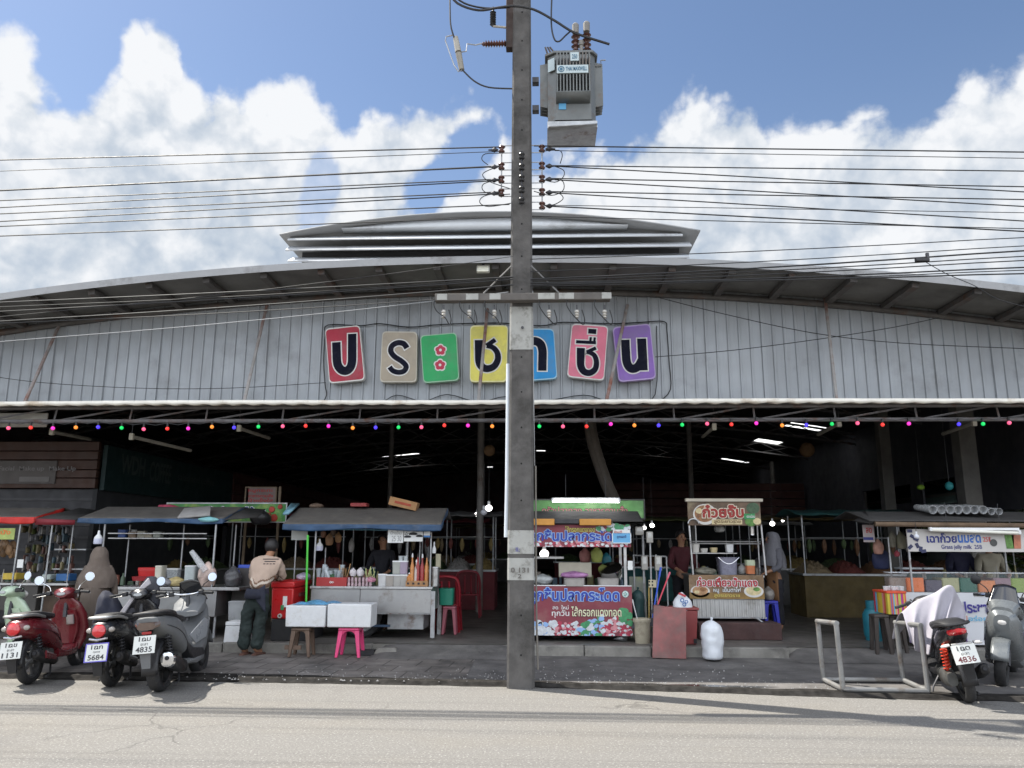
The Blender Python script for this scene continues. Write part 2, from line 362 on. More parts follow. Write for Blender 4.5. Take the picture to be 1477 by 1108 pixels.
# front cladding with vertical ribs, screws
b=B(); x=-15.; zb=lambda x:3.66; top=lambda x:arch(x)-.03
prof=[]
k=0
while x<14.2:
    seam=.012 if k%5==0 else 0
    prof+=[(x,0),(x+.132,0),(x+.141,.02+seam),(x+.164,.02+seam)]; x+=.174; k+=1
n=len(prof)
b.add([(px_,WY-d,zb(px_)) for px_,d in prof]+[(px_,WY-d,top(px_)) for px_,d in prof],[(i,i+1,n+i+1,n+i) for i in range(n-1)])
for zz in (3.87,4.79):
    xx=-14.93
    while xx<14:
        if zz<top(xx)-.05: b.add([(xx-.008,WY-.006,zz),(xx,WY-.012,zz+.009),(xx+.008,WY-.006,zz),(xx,WY-.012,zz-.009)],[(0,1,2,3)])
        xx+=.174
o=b.o('cladding',[clad],hall,sm=20)
# barrel roof sheet, front overhang to Y=12.4, back to 45
# skylight strips: translucent sheets let into the roof
def roof_hit(px,py):
    d=ray(px,py); t=12.
    for _ in range(60):
        p=Vector((0,0,H))+d*t; t+=(arch(p.x)-.05-p.z)/max(d.z,.03)*.5
    return Vector((0,0,H))+d*t
SKY_=[]
for (pa,pb,wd) in (((1130,612),(1180,620),.8),((1086,636),(1121,641),.8),((1310,601),(1372,610),.55),((942,640),(958,639),.5),((775,651),(782,651),.6),((642,671),(652,671),.6),((702,674),(710,674),.6),((1040,662),(1075,668),.6),((535,664),(600,654),.35),((812,594),(842,596),.35),((715,595),(732,595),.3)):
    p,q=roof_hit(*pa),roof_hit(*pb); SKY_.append((min(p.x,q.x),max(p.x,q.x)+.1,(p.y+q.y)/2-wd/2,(p.y+q.y)/2+wd/2))
NU,NV=300,86
def roof_grid(dz,y0,y1):
    bb_=B(); vs=[]; 
    for i in range(NU+1):
        for j in range(NV+1):
            x=AX-15+30*i/NU; vs.append((x,y0+(y1-y0)*j/NV,arch(x)+dz+(.006 if i%4==0 else 0)))
    fs=[]
    for i in range(NU):
        for j in range(NV):
            x=AX-15+30*(i+.5)/NU; y=y0+(y1-y0)*(j+.5)/NV
            if any(q[0]<x<q[1] and q[2]<y<q[3] for q in SKY_): continue
            fs.append((i*(NV+1)+j,(i+1)*(NV+1)+j,(i+1)*(NV+1)+j+1,i*(NV+1)+j+1))
    return bb_.add(vs,fs)
roof_grid(0,EY,45).o('roof',roofm,hall,sm=0)
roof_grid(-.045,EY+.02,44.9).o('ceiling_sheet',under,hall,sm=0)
skm=bpy.data.materials.new('skylight_sheet'); skm.use_nodes=True; _n=skm.node_tree.nodes; _l=skm.node_tree.links
_t=_n.new('ShaderNodeBsdfTranslucent'); _t.inputs[0].default_value=(.85,.87,.85,1); _m=_n.new('ShaderNodeMixShader'); _m.inputs[0].default_value=.85
_l.new(_n['Principled BSDF'].outputs[0],_m.inputs[1]); _l.new(_t.outputs[0],_m.inputs[2]); _l.new(_m.outputs[0],_n['Material Output'].inputs[0])
for q in SKY_:
    B().sheet(lambda u,v:(q[0]-.12+(q[1]-q[0]+.24)*u,q[2]-.4+(q[3]-q[2]+.8)*v,arch(q[0]-.12+(q[1]-q[0]+.24)*u)-.02),8,1).o('skylight_panel',skm,hall)
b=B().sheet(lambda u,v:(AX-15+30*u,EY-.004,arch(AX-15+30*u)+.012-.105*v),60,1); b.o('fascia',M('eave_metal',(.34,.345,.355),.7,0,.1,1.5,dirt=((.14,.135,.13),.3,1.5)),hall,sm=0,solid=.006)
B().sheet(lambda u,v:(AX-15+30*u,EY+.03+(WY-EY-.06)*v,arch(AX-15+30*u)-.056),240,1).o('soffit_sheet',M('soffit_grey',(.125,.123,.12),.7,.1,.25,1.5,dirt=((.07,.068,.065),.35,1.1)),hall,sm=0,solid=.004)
# rafters under the overhang
xs=[-11.83+.857*i for i in range(28)]
for xx in xs:
    z=arch(xx)-.05
    tl=math.atan(-.0189*(xx-AX))
    B().box((xx,(EY+WY)/2+.03,z-.066),(.10,WY-EY-.1,.08),ry=-tl).o('rafter',raft,hall)
B().sheet(lambda u,v:(AX-15+30*u,WY-.09+.07*v,arch(AX-15+30*u)-.055-.10),60,1).o('wall_beam',raft,hall,solid=.09)
# awning under the cladding
AY=11.08
cream=M('awning_sheet',(.62,.58,.5),.5,.1,.15,3,dirt=((.32,.26,.18),.35,1.3))
b=B()
b.sheet(lambda u,v:(-14.8+29*u,WY-(WY-AY)*v,3.70-.175*v+.02*math.cos(2*PI*29*u/.29)),800,3)
b.o('awning',cream,hall,sm=60,solid=.012)
B().sheet(lambda u,v:(-14.8+29*u,AY-.03+.006*math.sin(u*190),3.572+.02*math.sin(u*23)*.3-.054*v-(.016*abs(math.sin(u*314)) if v>.5 else 0)),700,1).o('awning_edge',M('awning_flashing',(.74,.71,.64),.45,.1,.1,2,dirt=((.4,.3,.2),.25,1.5)),hall,solid=.006)
rust=M('rusty_steel',(.3,.29,.28),.7,.3,.2,3,.2,dirt=((.2,.055,.025),.6,1.6))
for (a,c) in (((385,440),(352,582)),((85,470),(35,585)),((703,446),(690,582)),((905,440),(875,583)),((1190,430),(1207,578))):
    p=at(*a,WY-.04); q=at(*c,AY); q=Vector((q.x,AY,3.56)); B().cyl(p,q,.025,n=8).o('tie_rod',rust,hall)
# front truss under the awning
b=B()
for z,y in ((3.31,11.3),(3.52,11.35)):
    b.cyl((-14.5,y,z),(14,y,z),.03,n=8)
x=-14.2
while x<13.6:
    b.cyl((x,11.3,3.31),(x,11.35,3.52),.014,n=5); b.cyl((x,11.3,3.31),(x+1.15,11.35,3.52),.014,n=5); x+=1.15
b.o('front_truss',truss_m,hall)
# interior arched lattice trusses
for ty in (12.8,15.6,18.6,22.6,26.6,30.6,34.6,38.6):
    b=B(); pts=[(AX-14+28*i/28,) for i in range(29)]; up=[(p[0],ty,arch(p[0])-.12) for p in pts]; lo=[(p[0],ty,arch(p[0])-.62+.3*abs(p[0]-AX)/14) for p in pts]
    b.tube(up,.035,5); b.tube(lo,.035,5)
    for i in range(28): b.cyl(up[i],lo[i+1],.015,n=4); b.cyl(lo[i],up[i+1],.015,n=4)
    b.o('roof_truss',truss_m,hall)
b=B()
for i in range(15):
    xx=AX-13.5+1.93*i; b.bb(xx-.03,xx+.03,12.1,44.5,arch(xx)-.12,arch(xx)-.052)
b.o('purlins',truss_m,hall)
# columns
pcol=M('column_pipe',(.2,.19,.18),.6,.2,.2,4,dirt=((.1,.06,.04),.3,3)); ccol=M('column_concrete',(.14,.135,.125),.85,0,.2,3,.3)
for px_,y,r in ((692,16.5,.075),(1000,22,.07),(560,22,.07),(1120,28,.08)):
    xx=X(px_,y); B().cyl((xx,y,FZ),(xx,y,arch(xx)-.5),r,n=14).o('column',pcol,hall)
for px0,px1,y in ((1400,1425,14.6),(1282,1298,17.5),(1236,1256,24.5)):
    x0,x1=X(px0,y),X(px1,y); B().bb(x0,x1,y,y+(x1-x0),FZ,arch(x0)-.1).o('column',ccol,hall,bev=.015)
# back and side walls
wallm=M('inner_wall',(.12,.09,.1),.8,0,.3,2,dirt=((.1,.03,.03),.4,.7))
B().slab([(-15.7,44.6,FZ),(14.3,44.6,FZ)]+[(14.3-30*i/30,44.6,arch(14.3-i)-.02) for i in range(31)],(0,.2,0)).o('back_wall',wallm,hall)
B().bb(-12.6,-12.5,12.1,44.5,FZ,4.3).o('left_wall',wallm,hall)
RX=8.9
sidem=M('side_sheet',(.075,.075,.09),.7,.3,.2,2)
b=B()
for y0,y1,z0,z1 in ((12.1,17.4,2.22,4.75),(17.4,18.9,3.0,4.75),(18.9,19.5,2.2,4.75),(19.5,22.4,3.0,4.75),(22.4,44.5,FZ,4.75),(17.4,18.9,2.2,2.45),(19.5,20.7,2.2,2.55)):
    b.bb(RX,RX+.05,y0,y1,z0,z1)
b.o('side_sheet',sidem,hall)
# roof monitor with louvres
MY=13.91
lv=M('louvre_sheet',(.56,.58,.6),.5,.1,.08,1.2,dirt=((.24,.235,.23),.25,.9))
mon=B().bb(-4.65,2.6,MY+.3,30,5.4,7.07).o('roof_monitor',M('monitor_dark',(.03,.03,.032),.8,0,.1,3),hall)
MF=MY-.2; mA=at(700,304,MF); mL=at(403,340,MF); mR=at(1010,328,MF)
_k=((mA.z-mL.z)/(mL.x-mA.x)**2+(mA.z-mR.z)/(mR.x-mA.x)**2)/2
mz=lambda x:mA.z-_k*(x-mA.x)**2
def child(o): return o
b=B().sheet(lambda u,v:(mL.x+(mR.x-mL.x)*u,MF+14*v,mz(mL.x+(mR.x-mL.x)*u)-.02),40,1); ro=b.o('monitor_roof',fasc,mon,solid=.03); 
for (pa,pb,y0,y1,topc) in ((495,905,None,330,1),(420,982,335,346,0),(418,994,349,361,0),(422,990,366,377,0)):
    x0,x1=X(pa,MY,330),X(pb,MY,330); z1=Z(y1,MY)
    if topc:
        bb_=B().sheet(lambda u,v:(x0+(x1-x0)*u,MY-.02-.1*(1-v),z1+(mz(x0+(x1-x0)*u)-.06-z1)*v),30,1)
        bb_.add([(x0,MY-.12,z1),(x1,MY-.12,z1),(x1,MY+.1,z1-.02),(x0,MY+.1,z1-.02)],[(0,1,2,3)])
    else:
        z0=Z(y0,MY); bb_=B().add([(x0,MY-.16,z1),(x1,MY-.16,z1),(x1,MY+.1,z0),(x0,MY+.1,z0),(x0,MY-.16,z1-.03),(x1,MY-.16,z1-.03)],[(0,1,2,3),(0,4,5,1)])
    bb_.o('louvre',lv,mon,solid=.012)
# slanting downpipe inside, red-brown shop boards
p=[at(850,606,14.2),at(856,640,14.2),at(872,690,14.4),at(886,722,14.6)]
tag(B().tube(smooth_pts(p),.115,10).o('cloth_duct',M('duct_cloth',(.095,.082,.07),.9,0,.2,6,.3)),'grey slanting fabric tube hanging from the hall roof right of the pole','hanging tube')
# grey sheet hung behind the awning at far left
o=B().bb(X(-40,11.45,605),X(68,11.45,605),11.45,11.47,Z(616,11.45,30),Z(596,11.45,30)).o('hanging_board',M('grey_board',(.3,.29,.26),.8,0,.15,4)); tag(o,'plain grey board hung under the awning at its left end','board')

# ---- bulb string
bulbs=thing('string_lights','string of small coloured round bulbs hung below the awning truss','string lights',(0,11.25,3.3))
seq=[(39,616,'p'),(138,0,'r'),(238,0,'m'),(340,0,'o'),(437,0,'b'),(541,0,'g'),(640,0,'p'),(744,0,'r'),(838,0,'m'),(942,0,'o'),(1041,0,'b'),(1149,0,'g'),(1257,0,'p'),(1357,0,'r'),(1460,0,'m')]
cols='promrmobgprmobgprmo'
bcol={'p':(1,.12,.25),'r':(1,.05,.04),'m':(.9,.04,.5),'o':(1,.28,.04),'b':(.08,.05,.9),'g':(.01,.6,.12)}
bxs=[(13,'p'),(45,'r'),(77,'m'),(110,'o'),(142,'b'),(176,'g'),(208,'p'),(242,'r'),(272,'m'),(306,'o'),(338,'b'),(373,'g'),(408,'p'),(441,'r'),(474,'m'),(509,'o'),(542,'b'),(575,'g'),(608,'p'),(641,'r'),(675,'m'),(710,'o'),(778,'g'),(812,'p'),(846,'r'),(881,'m'),(915,'o'),(950,'b'),(984,'g'),(1020,'p'),(1055,'r'),(1091,'m'),(1128,'o'),(1163,'b'),(1200,'g'),(1237,'p'),(1273,'r'),(1311,'m'),(1383,'b'),(1418,'g'),(1456,'p')]
br=random.Random(4); wp=[(-10,11.25,3.35)]
for px_,c in bxs:
    y=11.25; pz=Z(615+br.uniform(-2.5,1.5)-(px_-700)*.006,y,px_); xx=X(px_,y,612); wp+=[(xx,y,pz+.085)]
    B().cyl((xx,y,pz+.03),(xx,y,pz+.085),.016,n=8).o('socket',blackp,bulbs)
    B().sph((xx,y,pz),.028,10,7).o('bulb',M('bulb_'+{'p':'pink','r':'red','m':'magenta','o':'orange','b':'blue','g':'green'}[c],bcol[c],.3,0,0,em=.42 if c!='r' else .32),bulbs)
wp+=[(10,11.25,3.38)]; w2=[]
for a,c in zip(wp[:-1],wp[1:]): w2+=[a,((a[0]+c[0])/2,11.25,(a[2]+c[2])/2-.03)]
B().tube(w2+[wp[-1]],.005,4).o('wire',blackp,bulbs)
# ================= LETTER BOARDS =================
BY=11.88
ltr=M('letter_black',(.008,.009,.02),.8,0,.2,5,dirt=((.03,.03,.038),.3,4),sp=.12); lwh=M('letter_white',(.66,.66,.65),.55,0,.06,5,dirt=((.42,.4,.37),.35,5))
def q3(u,v): p=at(440+u/4.923,440+v/4.923,BY); return (p.x,p.z)
def q4(u,v): p=at(680+u/4.923,440+v/4.923,BY); return (p.x,p.z)
def rounded(c,r):
    P=[Vector(p) for p in c]; out=[]
    for i in range(4):
        p,a,b_=P[i],P[i-1],P[(i+1)%4]; p1=p+(a-p).normalized()*r; p2=p+(b_-p).normalized()*r
        for k in range(5):
            t=k/4; out.append(p1*(1-t)**2+p*2*t*(1-t)+p2*t*t)
    return out
def board(q,corners,col,label,rim,draw):
    C_=[Vector(q(*c)) for c in corners]; c=sum(C_,Vector((0,0)))/4
    t=thing('letter_board',label,'letter sign',(c.x,BY,c.y-.4),'coloured letter boards on the market front')
    R_=rounded(C_,.07); B().slab([(p.x,BY-.05,p.y) for p in R_],(0,.1,0)).o('board',rim,t)
    I=[c+(p-c)*.955 for p in R_]; B().slab([(p.x,BY-.0535,p.y) for p in I],(0,.02,0)).o('face',col,t)
    draw(t,q)
    for p in (C_[0]*.8+c*.2,C_[1]*.8+c*.2): B().cyl((p.x,BY+.05,p.y),(p.x,WY,p.y),.012,n=6).o('bracket',darkmetal,t)
def glyph(t,q,strokes,y0=None):
    y=BY-.056
    bw,bk=B(),B()
    for i,(pts,w) in enumerate(strokes):
        sm=smooth_pts([q(*p) for p in pts],5) if len(pts)>2 else [Vector(q(*p)) for p in pts]
        k=Vector(q(0,0)); sc=(Vector(q(100,0))-k).length/100
        ww=[x*sc for x in w] if isinstance(w,(list,tuple)) else w*sc
        if isinstance(ww,list) and len(ww)!=len(sm): ww=[ww[0]+(ww[-1]-ww[0])*j/(len(sm)-1) for j in range(len(sm))]
        stroke(bw,sm,ww if isinstance(ww,list) else [ww+2*11*sc-0]*len(sm) if False else ww,y-.001-.0007*i,ext=8.5*sc,th=.004)
        stroke(bk,sm,ww,y-.008-.0007*i,th=.006)
    bw.o('letter_outline',lwh,t,sm=0); bk.o('letter',ltr,t,sm=0)
red_b=M('board_red',(.36,.02,.045),.55,0,.12,3,dirt=((0.283,0.072,0.088),.42,2.6)); wrim=M('board_rim',(.6,.6,.58),.5,0,.05,5)
beige_b=M('board_beige',(.36,.31,.24),.55,0,.12,3,dirt=((0.283,0.252,0.209),.42,2.6)); green_b=M('board_green',(.015,.33,.10),.55,0,.12,3,dirt=((0.069,0.265,0.122),.42,2.6)); yel_b=M('board_yellow',(.68,.62,.12),.55,0,.12,3,dirt=((0.482,0.444,0.134),.42,2.6))
blue_b=M('board_blue',(.01,.25,.58),.55,0,.12,3,dirt=((0.066,0.215,0.420),.42,2.6)); pink_b=M('board_pink',(.68,.17,.26),.55,0,.12,3,dirt=((0.482,0.165,0.221),.42,2.6)); purp_b=M('board_purple',(.22,.11,.42),.55,0,.12,3,dirt=((0.196,0.128,0.320),.42,2.6))
board(q3,[(147,175),(393,148),(430,538),(178,563)],red_b,'dark red board with a white-edged black letter, first on the market front','',None) if False else None
board(q3,[(147,175),(393,148),(430,538),(178,563)],red_b,'tilted dark red letter board with a tall black hooked letter on the grey cladding',wrim,
  lambda t,q:glyph(t,q,[([(229,272),(231,340),(236,420),(258,460),(288,474),(318,462),(338,420),(341,340),(341,212)],58)]))
board(q3,[(553,193),(800,196),(795,553),(535,553)],beige_b,'beige letter board with a black curving letter on the grey cladding',M('rim_pale',(.5,.47,.4),.5,0,.1,5),
  lambda t,q:glyph(t,q,[([(728,312),(705,282),(664,275),(624,296),(614,335),(640,372),(690,405),(722,440),(708,474),(668,484),(628,472),(606,446)],[38,44,46,50,54,56,56,54,46,44,42,34])]))
def flowers(t,q):
    for (u,v) in ((965,327),(962,432)):
        for r1,r2,dy,mt,nm in ((27,24,0,lwh,'flower_outline'),(21,19,.004,M('flower_red',(.45,.02,.06),.5,0,.1,5),'flower')):
            b=B()
            for k in range(5):
                a=PI/2+2*PI*k/5; c=q(u+r2*math.cos(a),v-r2*math.sin(a)); rr=(Vector(q(r1,0))-Vector(q(0,0))).length*.82
                b.slab([(c[0]+rr*math.cos(s*PI/8),BY-.0545-dy-.0006*k,c[1]+rr*math.sin(s*PI/8)) for s in range(16)],(0,.003,0))
            b.o(nm,mt,t,sm=0)
        c=q(u,v); B().slab([(c[0]+.022*math.cos(s*PI/6),BY-.064,c[1]+.022*math.sin(s*PI/6)) for s in range(12)],(0,.003,0)).o('flower_centre',lwh,t)
board(q3,[(820,223),(1078,200),(1097,540),(843,560)],green_b,'green board with two red flowers one above the other on the grey cladding',M('rim_green',(.3,.5,.35),.5,0,.1,5),flowers)
board(q3,[(1175,152),(1442,150),(1432,551),(1172,552)],yel_b,'yellow letter board with a black letter just left of the concrete pole',M('rim_yellow',(.7,.66,.35),.5,0,.1,5),
  lambda t,q:glyph(t,q,[([(1238,256),(1238,330),(1240,410),(1262,448),(1302,458),(1345,440),(1370,395),(1366,345),(1335,308),(1292,296)],[60,58,54,50,46,50,56,56,46,32]),([(1290,296),(1352,254)],30)]))
board(q4,[(335,172),(585,175),(610,528),(325,550)],blue_b,'blue letter board with a black arched letter partly behind the concrete pole',M('rim_blue',(.3,.5,.62),.5,0,.1,5),
  lambda t,q:glyph(t,q,[([(388,300),(415,272),(455,264),(490,285),(504,330),(504,400),(503,472)],58)]))
board(q4,[(712,138),(970,155),(940,543),(678,515)],pink_b,'pink letter board with a black letter under two stacked marks on the cladding',lwh,
  lambda t,q:glyph(t,q,[([(776,312),(774,380),(776,440),(798,478),(838,488),(876,462),(886,412),(872,366),(840,345),(815,340)],[56,54,52,48,44,48,54,52,40,26]),([(816,342),(882,312)],24),([(742,268),(882,275)],22),([(846,236),(843,262)],16),([(874,238),(871,264)],16),([(828,193),(884,197)],34)]))
board(q4,[(1000,165),(1265,138),(1308,527),(1045,552)],purp_b,'tilted purple letter board with a black letter, at the end of the row',M('rim_purple',(.4,.3,.55),.5,0,.1,5),
  lambda t,q:glyph(t,q,[([(1090,254),(1093,330),(1100,410),(1122,452),(1152,458),(1182,440),(1205,400)],58),([(1205,246),(1216,470)],62)]))
# cable looping round the boards
wl=M('cable_black',(.012,.012,.013),.5,0,.1,5)
def cable(label,pts,r=.006,name='cable',mat=None,cat='cable',group=None,k=4,n=5):
    o=B().tube(smooth_pts(pts,k),r,n).o(name,mat or wl); return tag(o,label,cat,group)
def pc(pl,Y): return [at(x,y,Y) for x,y in pl]
cable('thin black cable looping round the coloured letter boards on the cladding',pc([(463,585),(471,570),(469,555),(467,520),(469,485),(473,469),(520,470),(548,467),(590,472),(640,468),(720,466),(780,470),(812,465),(880,467),(925,465),(958,464),(962,478),(965,520),(967,562),(950,580)],WY-.05),.009)
cable('thin black wire drooping in scallops along the cladding bottom',pc([(547,585),(572,570),(610,579),(645,569),(690,580),(730,572),(775,580),(842,570),(880,581),(910,582),(945,569),(947,470)],WY-.05),.007)
# floodlight on the soffit
fl=thing('flood_light','pale square flood light fixed under the roof overhang left of the pole','flood light',tuple(at(697,384,10.87)))
c=at(697,388,10.87); B().box(c,(.19,.055,.13),rx=rad(-20)).o('housing',M('lamp_grey',(.5,.5,.46),.5,0,.05,6),fl,bev=.01)
B().box(c+Vector((0,-.032,-.012)),(.155,.01,.095),rx=rad(-20)).o('lens',M('lens_pale',(.75,.74,.62),.25,0,.05,6),fl)
B().box(c+Vector((0,.04,.09)),(.04,.1,.1)).o('bracket',darkmetal,fl)

# ================= POLE AND TRANSFORMER =================
PY=9.13
pole=thing('utility_pole','weathered grey concrete utility pole standing at the road edge in the middle','utility pole',(-.255,PY,0))
poleM=M('pole_concrete',(.088,.083,.079),.88,0,.28,5,.45,dirt=((.035,.033,.03),.45,2.2))
def pw(z): return .305-.0085*z
b=B(); rows=[0.0,1,2.5,4,5.5,7,8.5,10.2,11.6]
vs=[]; 
for z in rows:
    w=pw(z)/2; d=w*.86; ch=.025
    vs+=[(-.255+x,PY+y,z) for x,y in ((-w+ch,-d),(w-ch,-d),(w,-d+ch),(w,d-ch),(w-ch,d),(-w+ch,d),(-w,d-ch),(-w,-d+ch))]
k=len(rows); b.add(vs,[(i*8+j,i*8+(j+1)%8,i*8+8+(j+1)%8,i*8+8+j) for i in range(k-1) for j in range(8)]+[tuple(range(8))[::-1],tuple(range((k-1)*8,k*8))])
b.o('shaft',poleM,pole,sm=20)
b=B()
for z in [.35+.42*i for i in range(24)]:
    y=PY-pw(z)/2*.86; b.cyl((-.25,y+.002,z),(-.25,y-.0025,z),.011,n=8)
b.o('bolt_holes',M('hole_black',(.004,.004,.004),.9,0,0),pole)
def band(z0,z1,mat,name='painted_band',grow=.004):
    b=B(); vs=[]
    for z in (z0,z1):
        w=pw(z)/2+grow; d=pw(z)/2*.86+grow; ch=.02
        vs+=[(-.255+x,PY+y,z) for x,y in ((-w+ch,-d),(w-ch,-d),(w,-d+ch),(w,d-ch),(w-ch,d),(-w+ch,d),(-w,d-ch),(-w,-d+ch))]
    b.add(vs,[(j,(j+1)%8,8+(j+1)%8,8+j) for j in range(8)]); return b.o(name,mat,pole,sm=20)
wpaint=M('pole_white_paint',(.34,.34,.32),.75,0,.12,5,.2,dirt=((.12,.115,.1),.35,7))
def pz(py): return Z(py,PY-.13,750)
band(pz(837),pz(805),wpaint); band(pz(799),pz(765),wpaint); band(pz(504),pz(442),wpaint)
yf=PY-.135
letters(pole,'0 131',(X(737,yf),yf-.0,pz(826)),UX,UZ,.2,.055,M('faded_ink',(.12,.11,.1),.8,0,.2,9),.02,.012)
letters(pole,'2',(X(747,yf),yf,pz(834)),UX,UZ,.04,.045,MATS['faded_ink'],.02,.012)
letters(pole,'II:',(X(744,yf),yf,pz(796)),UX,UZ,.045,.05,M('blue_scrawl',(.06,.06,.25),.7,0,0),.01,.012)
B().cyl((-.24,PY-.14,pz(473)),(-.24,PY-.15,pz(473)),.018,n=7).o('bolt',darkmetal,pole)
# long pale pipe strapped on the left, thin conduit on the right
b=B().tube([at(733,525,PY-.02),at(732.5,600,PY-.02),at(731.5,700,PY-.02),at(730,775,PY-.02)],.024,8)
b.o('pipe',M('pvc_pale',(.7,.75,.8),.4,0,.05,4),pole)
B().tube([at(772.5,672,PY-.05),at(773,800,PY-.05),at(774,900,PY-.05),at(776,966,PY-.05)],.011,8).o('conduit',M('conduit_grey',(.17,.155,.135),.6,0,.15,5),pole)
B().tube([at(768.5,420,PY-.09),at(769.5,560,PY-.1),at(771,672,PY-.05)],.006,6).o('ground_wire',M('wire_grey',(.3,.3,.3),.5,.4,.1,5),pole)
# crossarm with hanging dead-ends
arm=thing('crossarm','concrete crossarm with six hanging wire clamps bolted across the pole','crossarm',tuple(at(752,432,PY-.2)))
a0,a1=at(628,431,PY-.2),at(880,431,PY-.2)
B().bb(a0.x,a1.x,PY-.26,PY-.14,a0.z-.045,a0.z+.045).o('beam',M('arm_concrete',(.11,.10,.092),.85,0,.2,5,.3),arm,bev=.008)
for p_ in ((630,645),(672,690),(706,722),(776,800),(806,828),(868,882)):
    xa,xb=X(p_[0],PY-.26,431),X(p_[1],PY-.26,431)
    B().bb(xa,xb,PY-.2645,PY-.255,a0.z-.035,a0.z+.04).o('white_mark',wpaint,arm)
for px_ in (640,677,713,792,832,872):
    p=at(px_,447,PY-.24); b=B(); b.lathe([(0,0),(.022,-.005),(.03,-.03),(.018,-.045),(.03,-.06),(.018,-.08),(.026,-.095),(0,-.11)],p,10); b.o('insulator',M('porcelain_grey',(.42,.4,.36),.3,0,.1,8),arm)
    B().cyl(p+Vector((0,0,.06)),p,.008,n=6).o('pin',darkmetal,arm)
    s_=1 if px_<740 else -1
    B().tube(smooth_pts([p+Vector((-.09,0,.16)),p+Vector((-.12,0,.07)),p+Vector((-.08,-.01,-.02)),p+Vector((.02*s_,-.02,-.1)),p+Vector((.07,0,-.18)),p+Vector((.09,0,-.12)),p+Vector((.06,.0,.0))],4),.007,5).o('jumper',wl,arm)
for sgn in(-1,1): B().tube([(-.255+sgn*.12,PY-.15,a0.z+.42),(-.255+sgn*.45,PY-.2,a0.z+.06)],.010,6).o('brace',M('brace_dull',(.16,.155,.15),.6,.3,.2,6),arm)
# insulator racks on the two sides and the front
porc=M('porcelain_brown',(.10,.045,.035),.25,0,.15,8)
ZR=[215.5,240,259,278,297.5]
for sgn in (-1,1):
    xx=-.255+sgn*.255; 
    rk=thing('insulator_rack','rack of brown spool insulators on the %s side of the concrete pole'%('left' if sgn<0 else 'right'),'insulator rack',(xx,PY,pz(278)),'spool insulator racks on the pole')
    zs=[Z(v,PY,738) for v in ZR]
    if sgn<0: zs=zs[:4]
    B().cyl((xx,PY,zs[0]+.06),(xx,PY,zs[-1]-.06),.009,n=6).o('rod',galv,rk)
    for z in zs:
        B().lathe([(.012,-.045),(.035,-.042),(.042,-.025),(.024,-.008),(.024,.008),(.042,.025),(.035,.042),(.012,.045)],(xx,PY,z),12).o('spool',porc,rk)
        b=B(); 
        for dz in(-.05,.05): b.tube([(xx+sgn*.015,PY,z+dz),(-.255+sgn*.12,PY,z+dz)],.007,5)
        b.o('bracket',galv,rk)
        for j in (0,):
            B().lathe([(0,-.06),(.012,-.05),(.032,-.01),(.03,.0),(.012,.03),(.008,.07)],(xx+sgn*.1,PY,z-.005),10,axis=(sgn,0,0)).o('wire_grip',darkmetal,rk)
fr=thing('insulator_rack','rod of stacked dark insulators on the front face of the pole','insulator rack',(-.25,PY-.2,pz(260)))
xf=-.25; yf2=PY-.2; zt,zb_=pz(226),pz(300)
B().cyl((xf,yf2,zt),(xf,yf2,zb_),.008,n=6).o('rod',darkmetal,fr)
for i in range(5):
    z=zt+(zb_-zt)*(i+.2)/4.6; B().lathe([(.012,-.04),(.034,-.036),(.04,-.02),(.022,0),(.04,.02),(.034,.036),(.012,.04)],(xf,yf2,z),12).o('spool',M('porcelain_dark',(.03,.03,.032),.3,0,.1,6),fr)
    B().box((xf,PY-.16,z+.06),(.03,.1,.008)).o('bracket',darkmetal,fr)
# ---- wires
def wire(label,pl,pr,r=.008,sag=0.,Y=PY,xr=None):
    """straight span from pixel pl to pr on the plane Y, carried on beyond the frame on the open side"""
    a,c=at(*pl,Y),at(*pr,Y)
    if pl[0]<=5: a=a+(a-c)*.9
    if pr[0]>=1470: c=c+(c-a)*.9
    pts=[a+(c-a)*(i/10)+Vector((0,0,-sag*4*(i/10)*(1-i/10))) for i in range(11)]
    o=B().tube(pts,r,5).o('power_line',wl); return tag(o,label,'wire')
LW=[((0,231),(729,212),'topmost wire reaching the pole from the left',.009),((0,247),(722,218.5),'thin second wire from the top, left of the pole',.005),((0,275),(722,240),'thick dark wire below the two top ones, left of the pole',.012),
 ((0,289.5),(722,258.5),'wire meeting the second left spool of the pole rack from above',.008),((0,299.6),(722,260.5),'wire meeting the second left spool of the pole rack from below',.008),((0,308.6),(722,277),'wire meeting the third left spool of the pole rack from above',.008),((0,319.6),(722,279.5),'wire meeting the third left spool of the pole rack from below',.008),
 ((0,326.7),(735,295),'wire passing just over the roof monitor, left of the pole',.008),((0,340.7),(738,313),'lowest left wire, crossing in front of the monitor louvres',.008)]
for a,c,l,r in LW: wire('black '+l,a,c,r)
RW=[((770,210.6),(1477,219.6),'topmost wire leaving the pole to the right',.009),((800,217.5),(1477,228.5),'thin second wire from the top, right of the pole',.005),((790,239),(1477,247),'wire from the second right spool running nearly level',.008),((800,240),(1477,277),'wire from the second right spool sloping down',.008),((790,257.5),(1477,269.5),'wire from the third right spool running nearly level',.008),((800,259.5),(1477,298),'wire from the third right spool sloping down',.008),((790,276.5),(1477,288),'wire from the fourth right spool running nearly level',.008),((800,278.5),(1477,319),'wire from the fourth right spool sloping down',.008),((785,296),(1477,307),'thin wire from the lowest right spool running nearly level',.005),((790,297.5),(1477,334),'wire from the lowest right spool sloping down',.009),((765,312),(1477,330),'wire crossing in front of the monitor, right of the pole',.006)]
for a,c,l,r in RW: wire('black '+l,a,c,r,.0)
TY=PY-.2
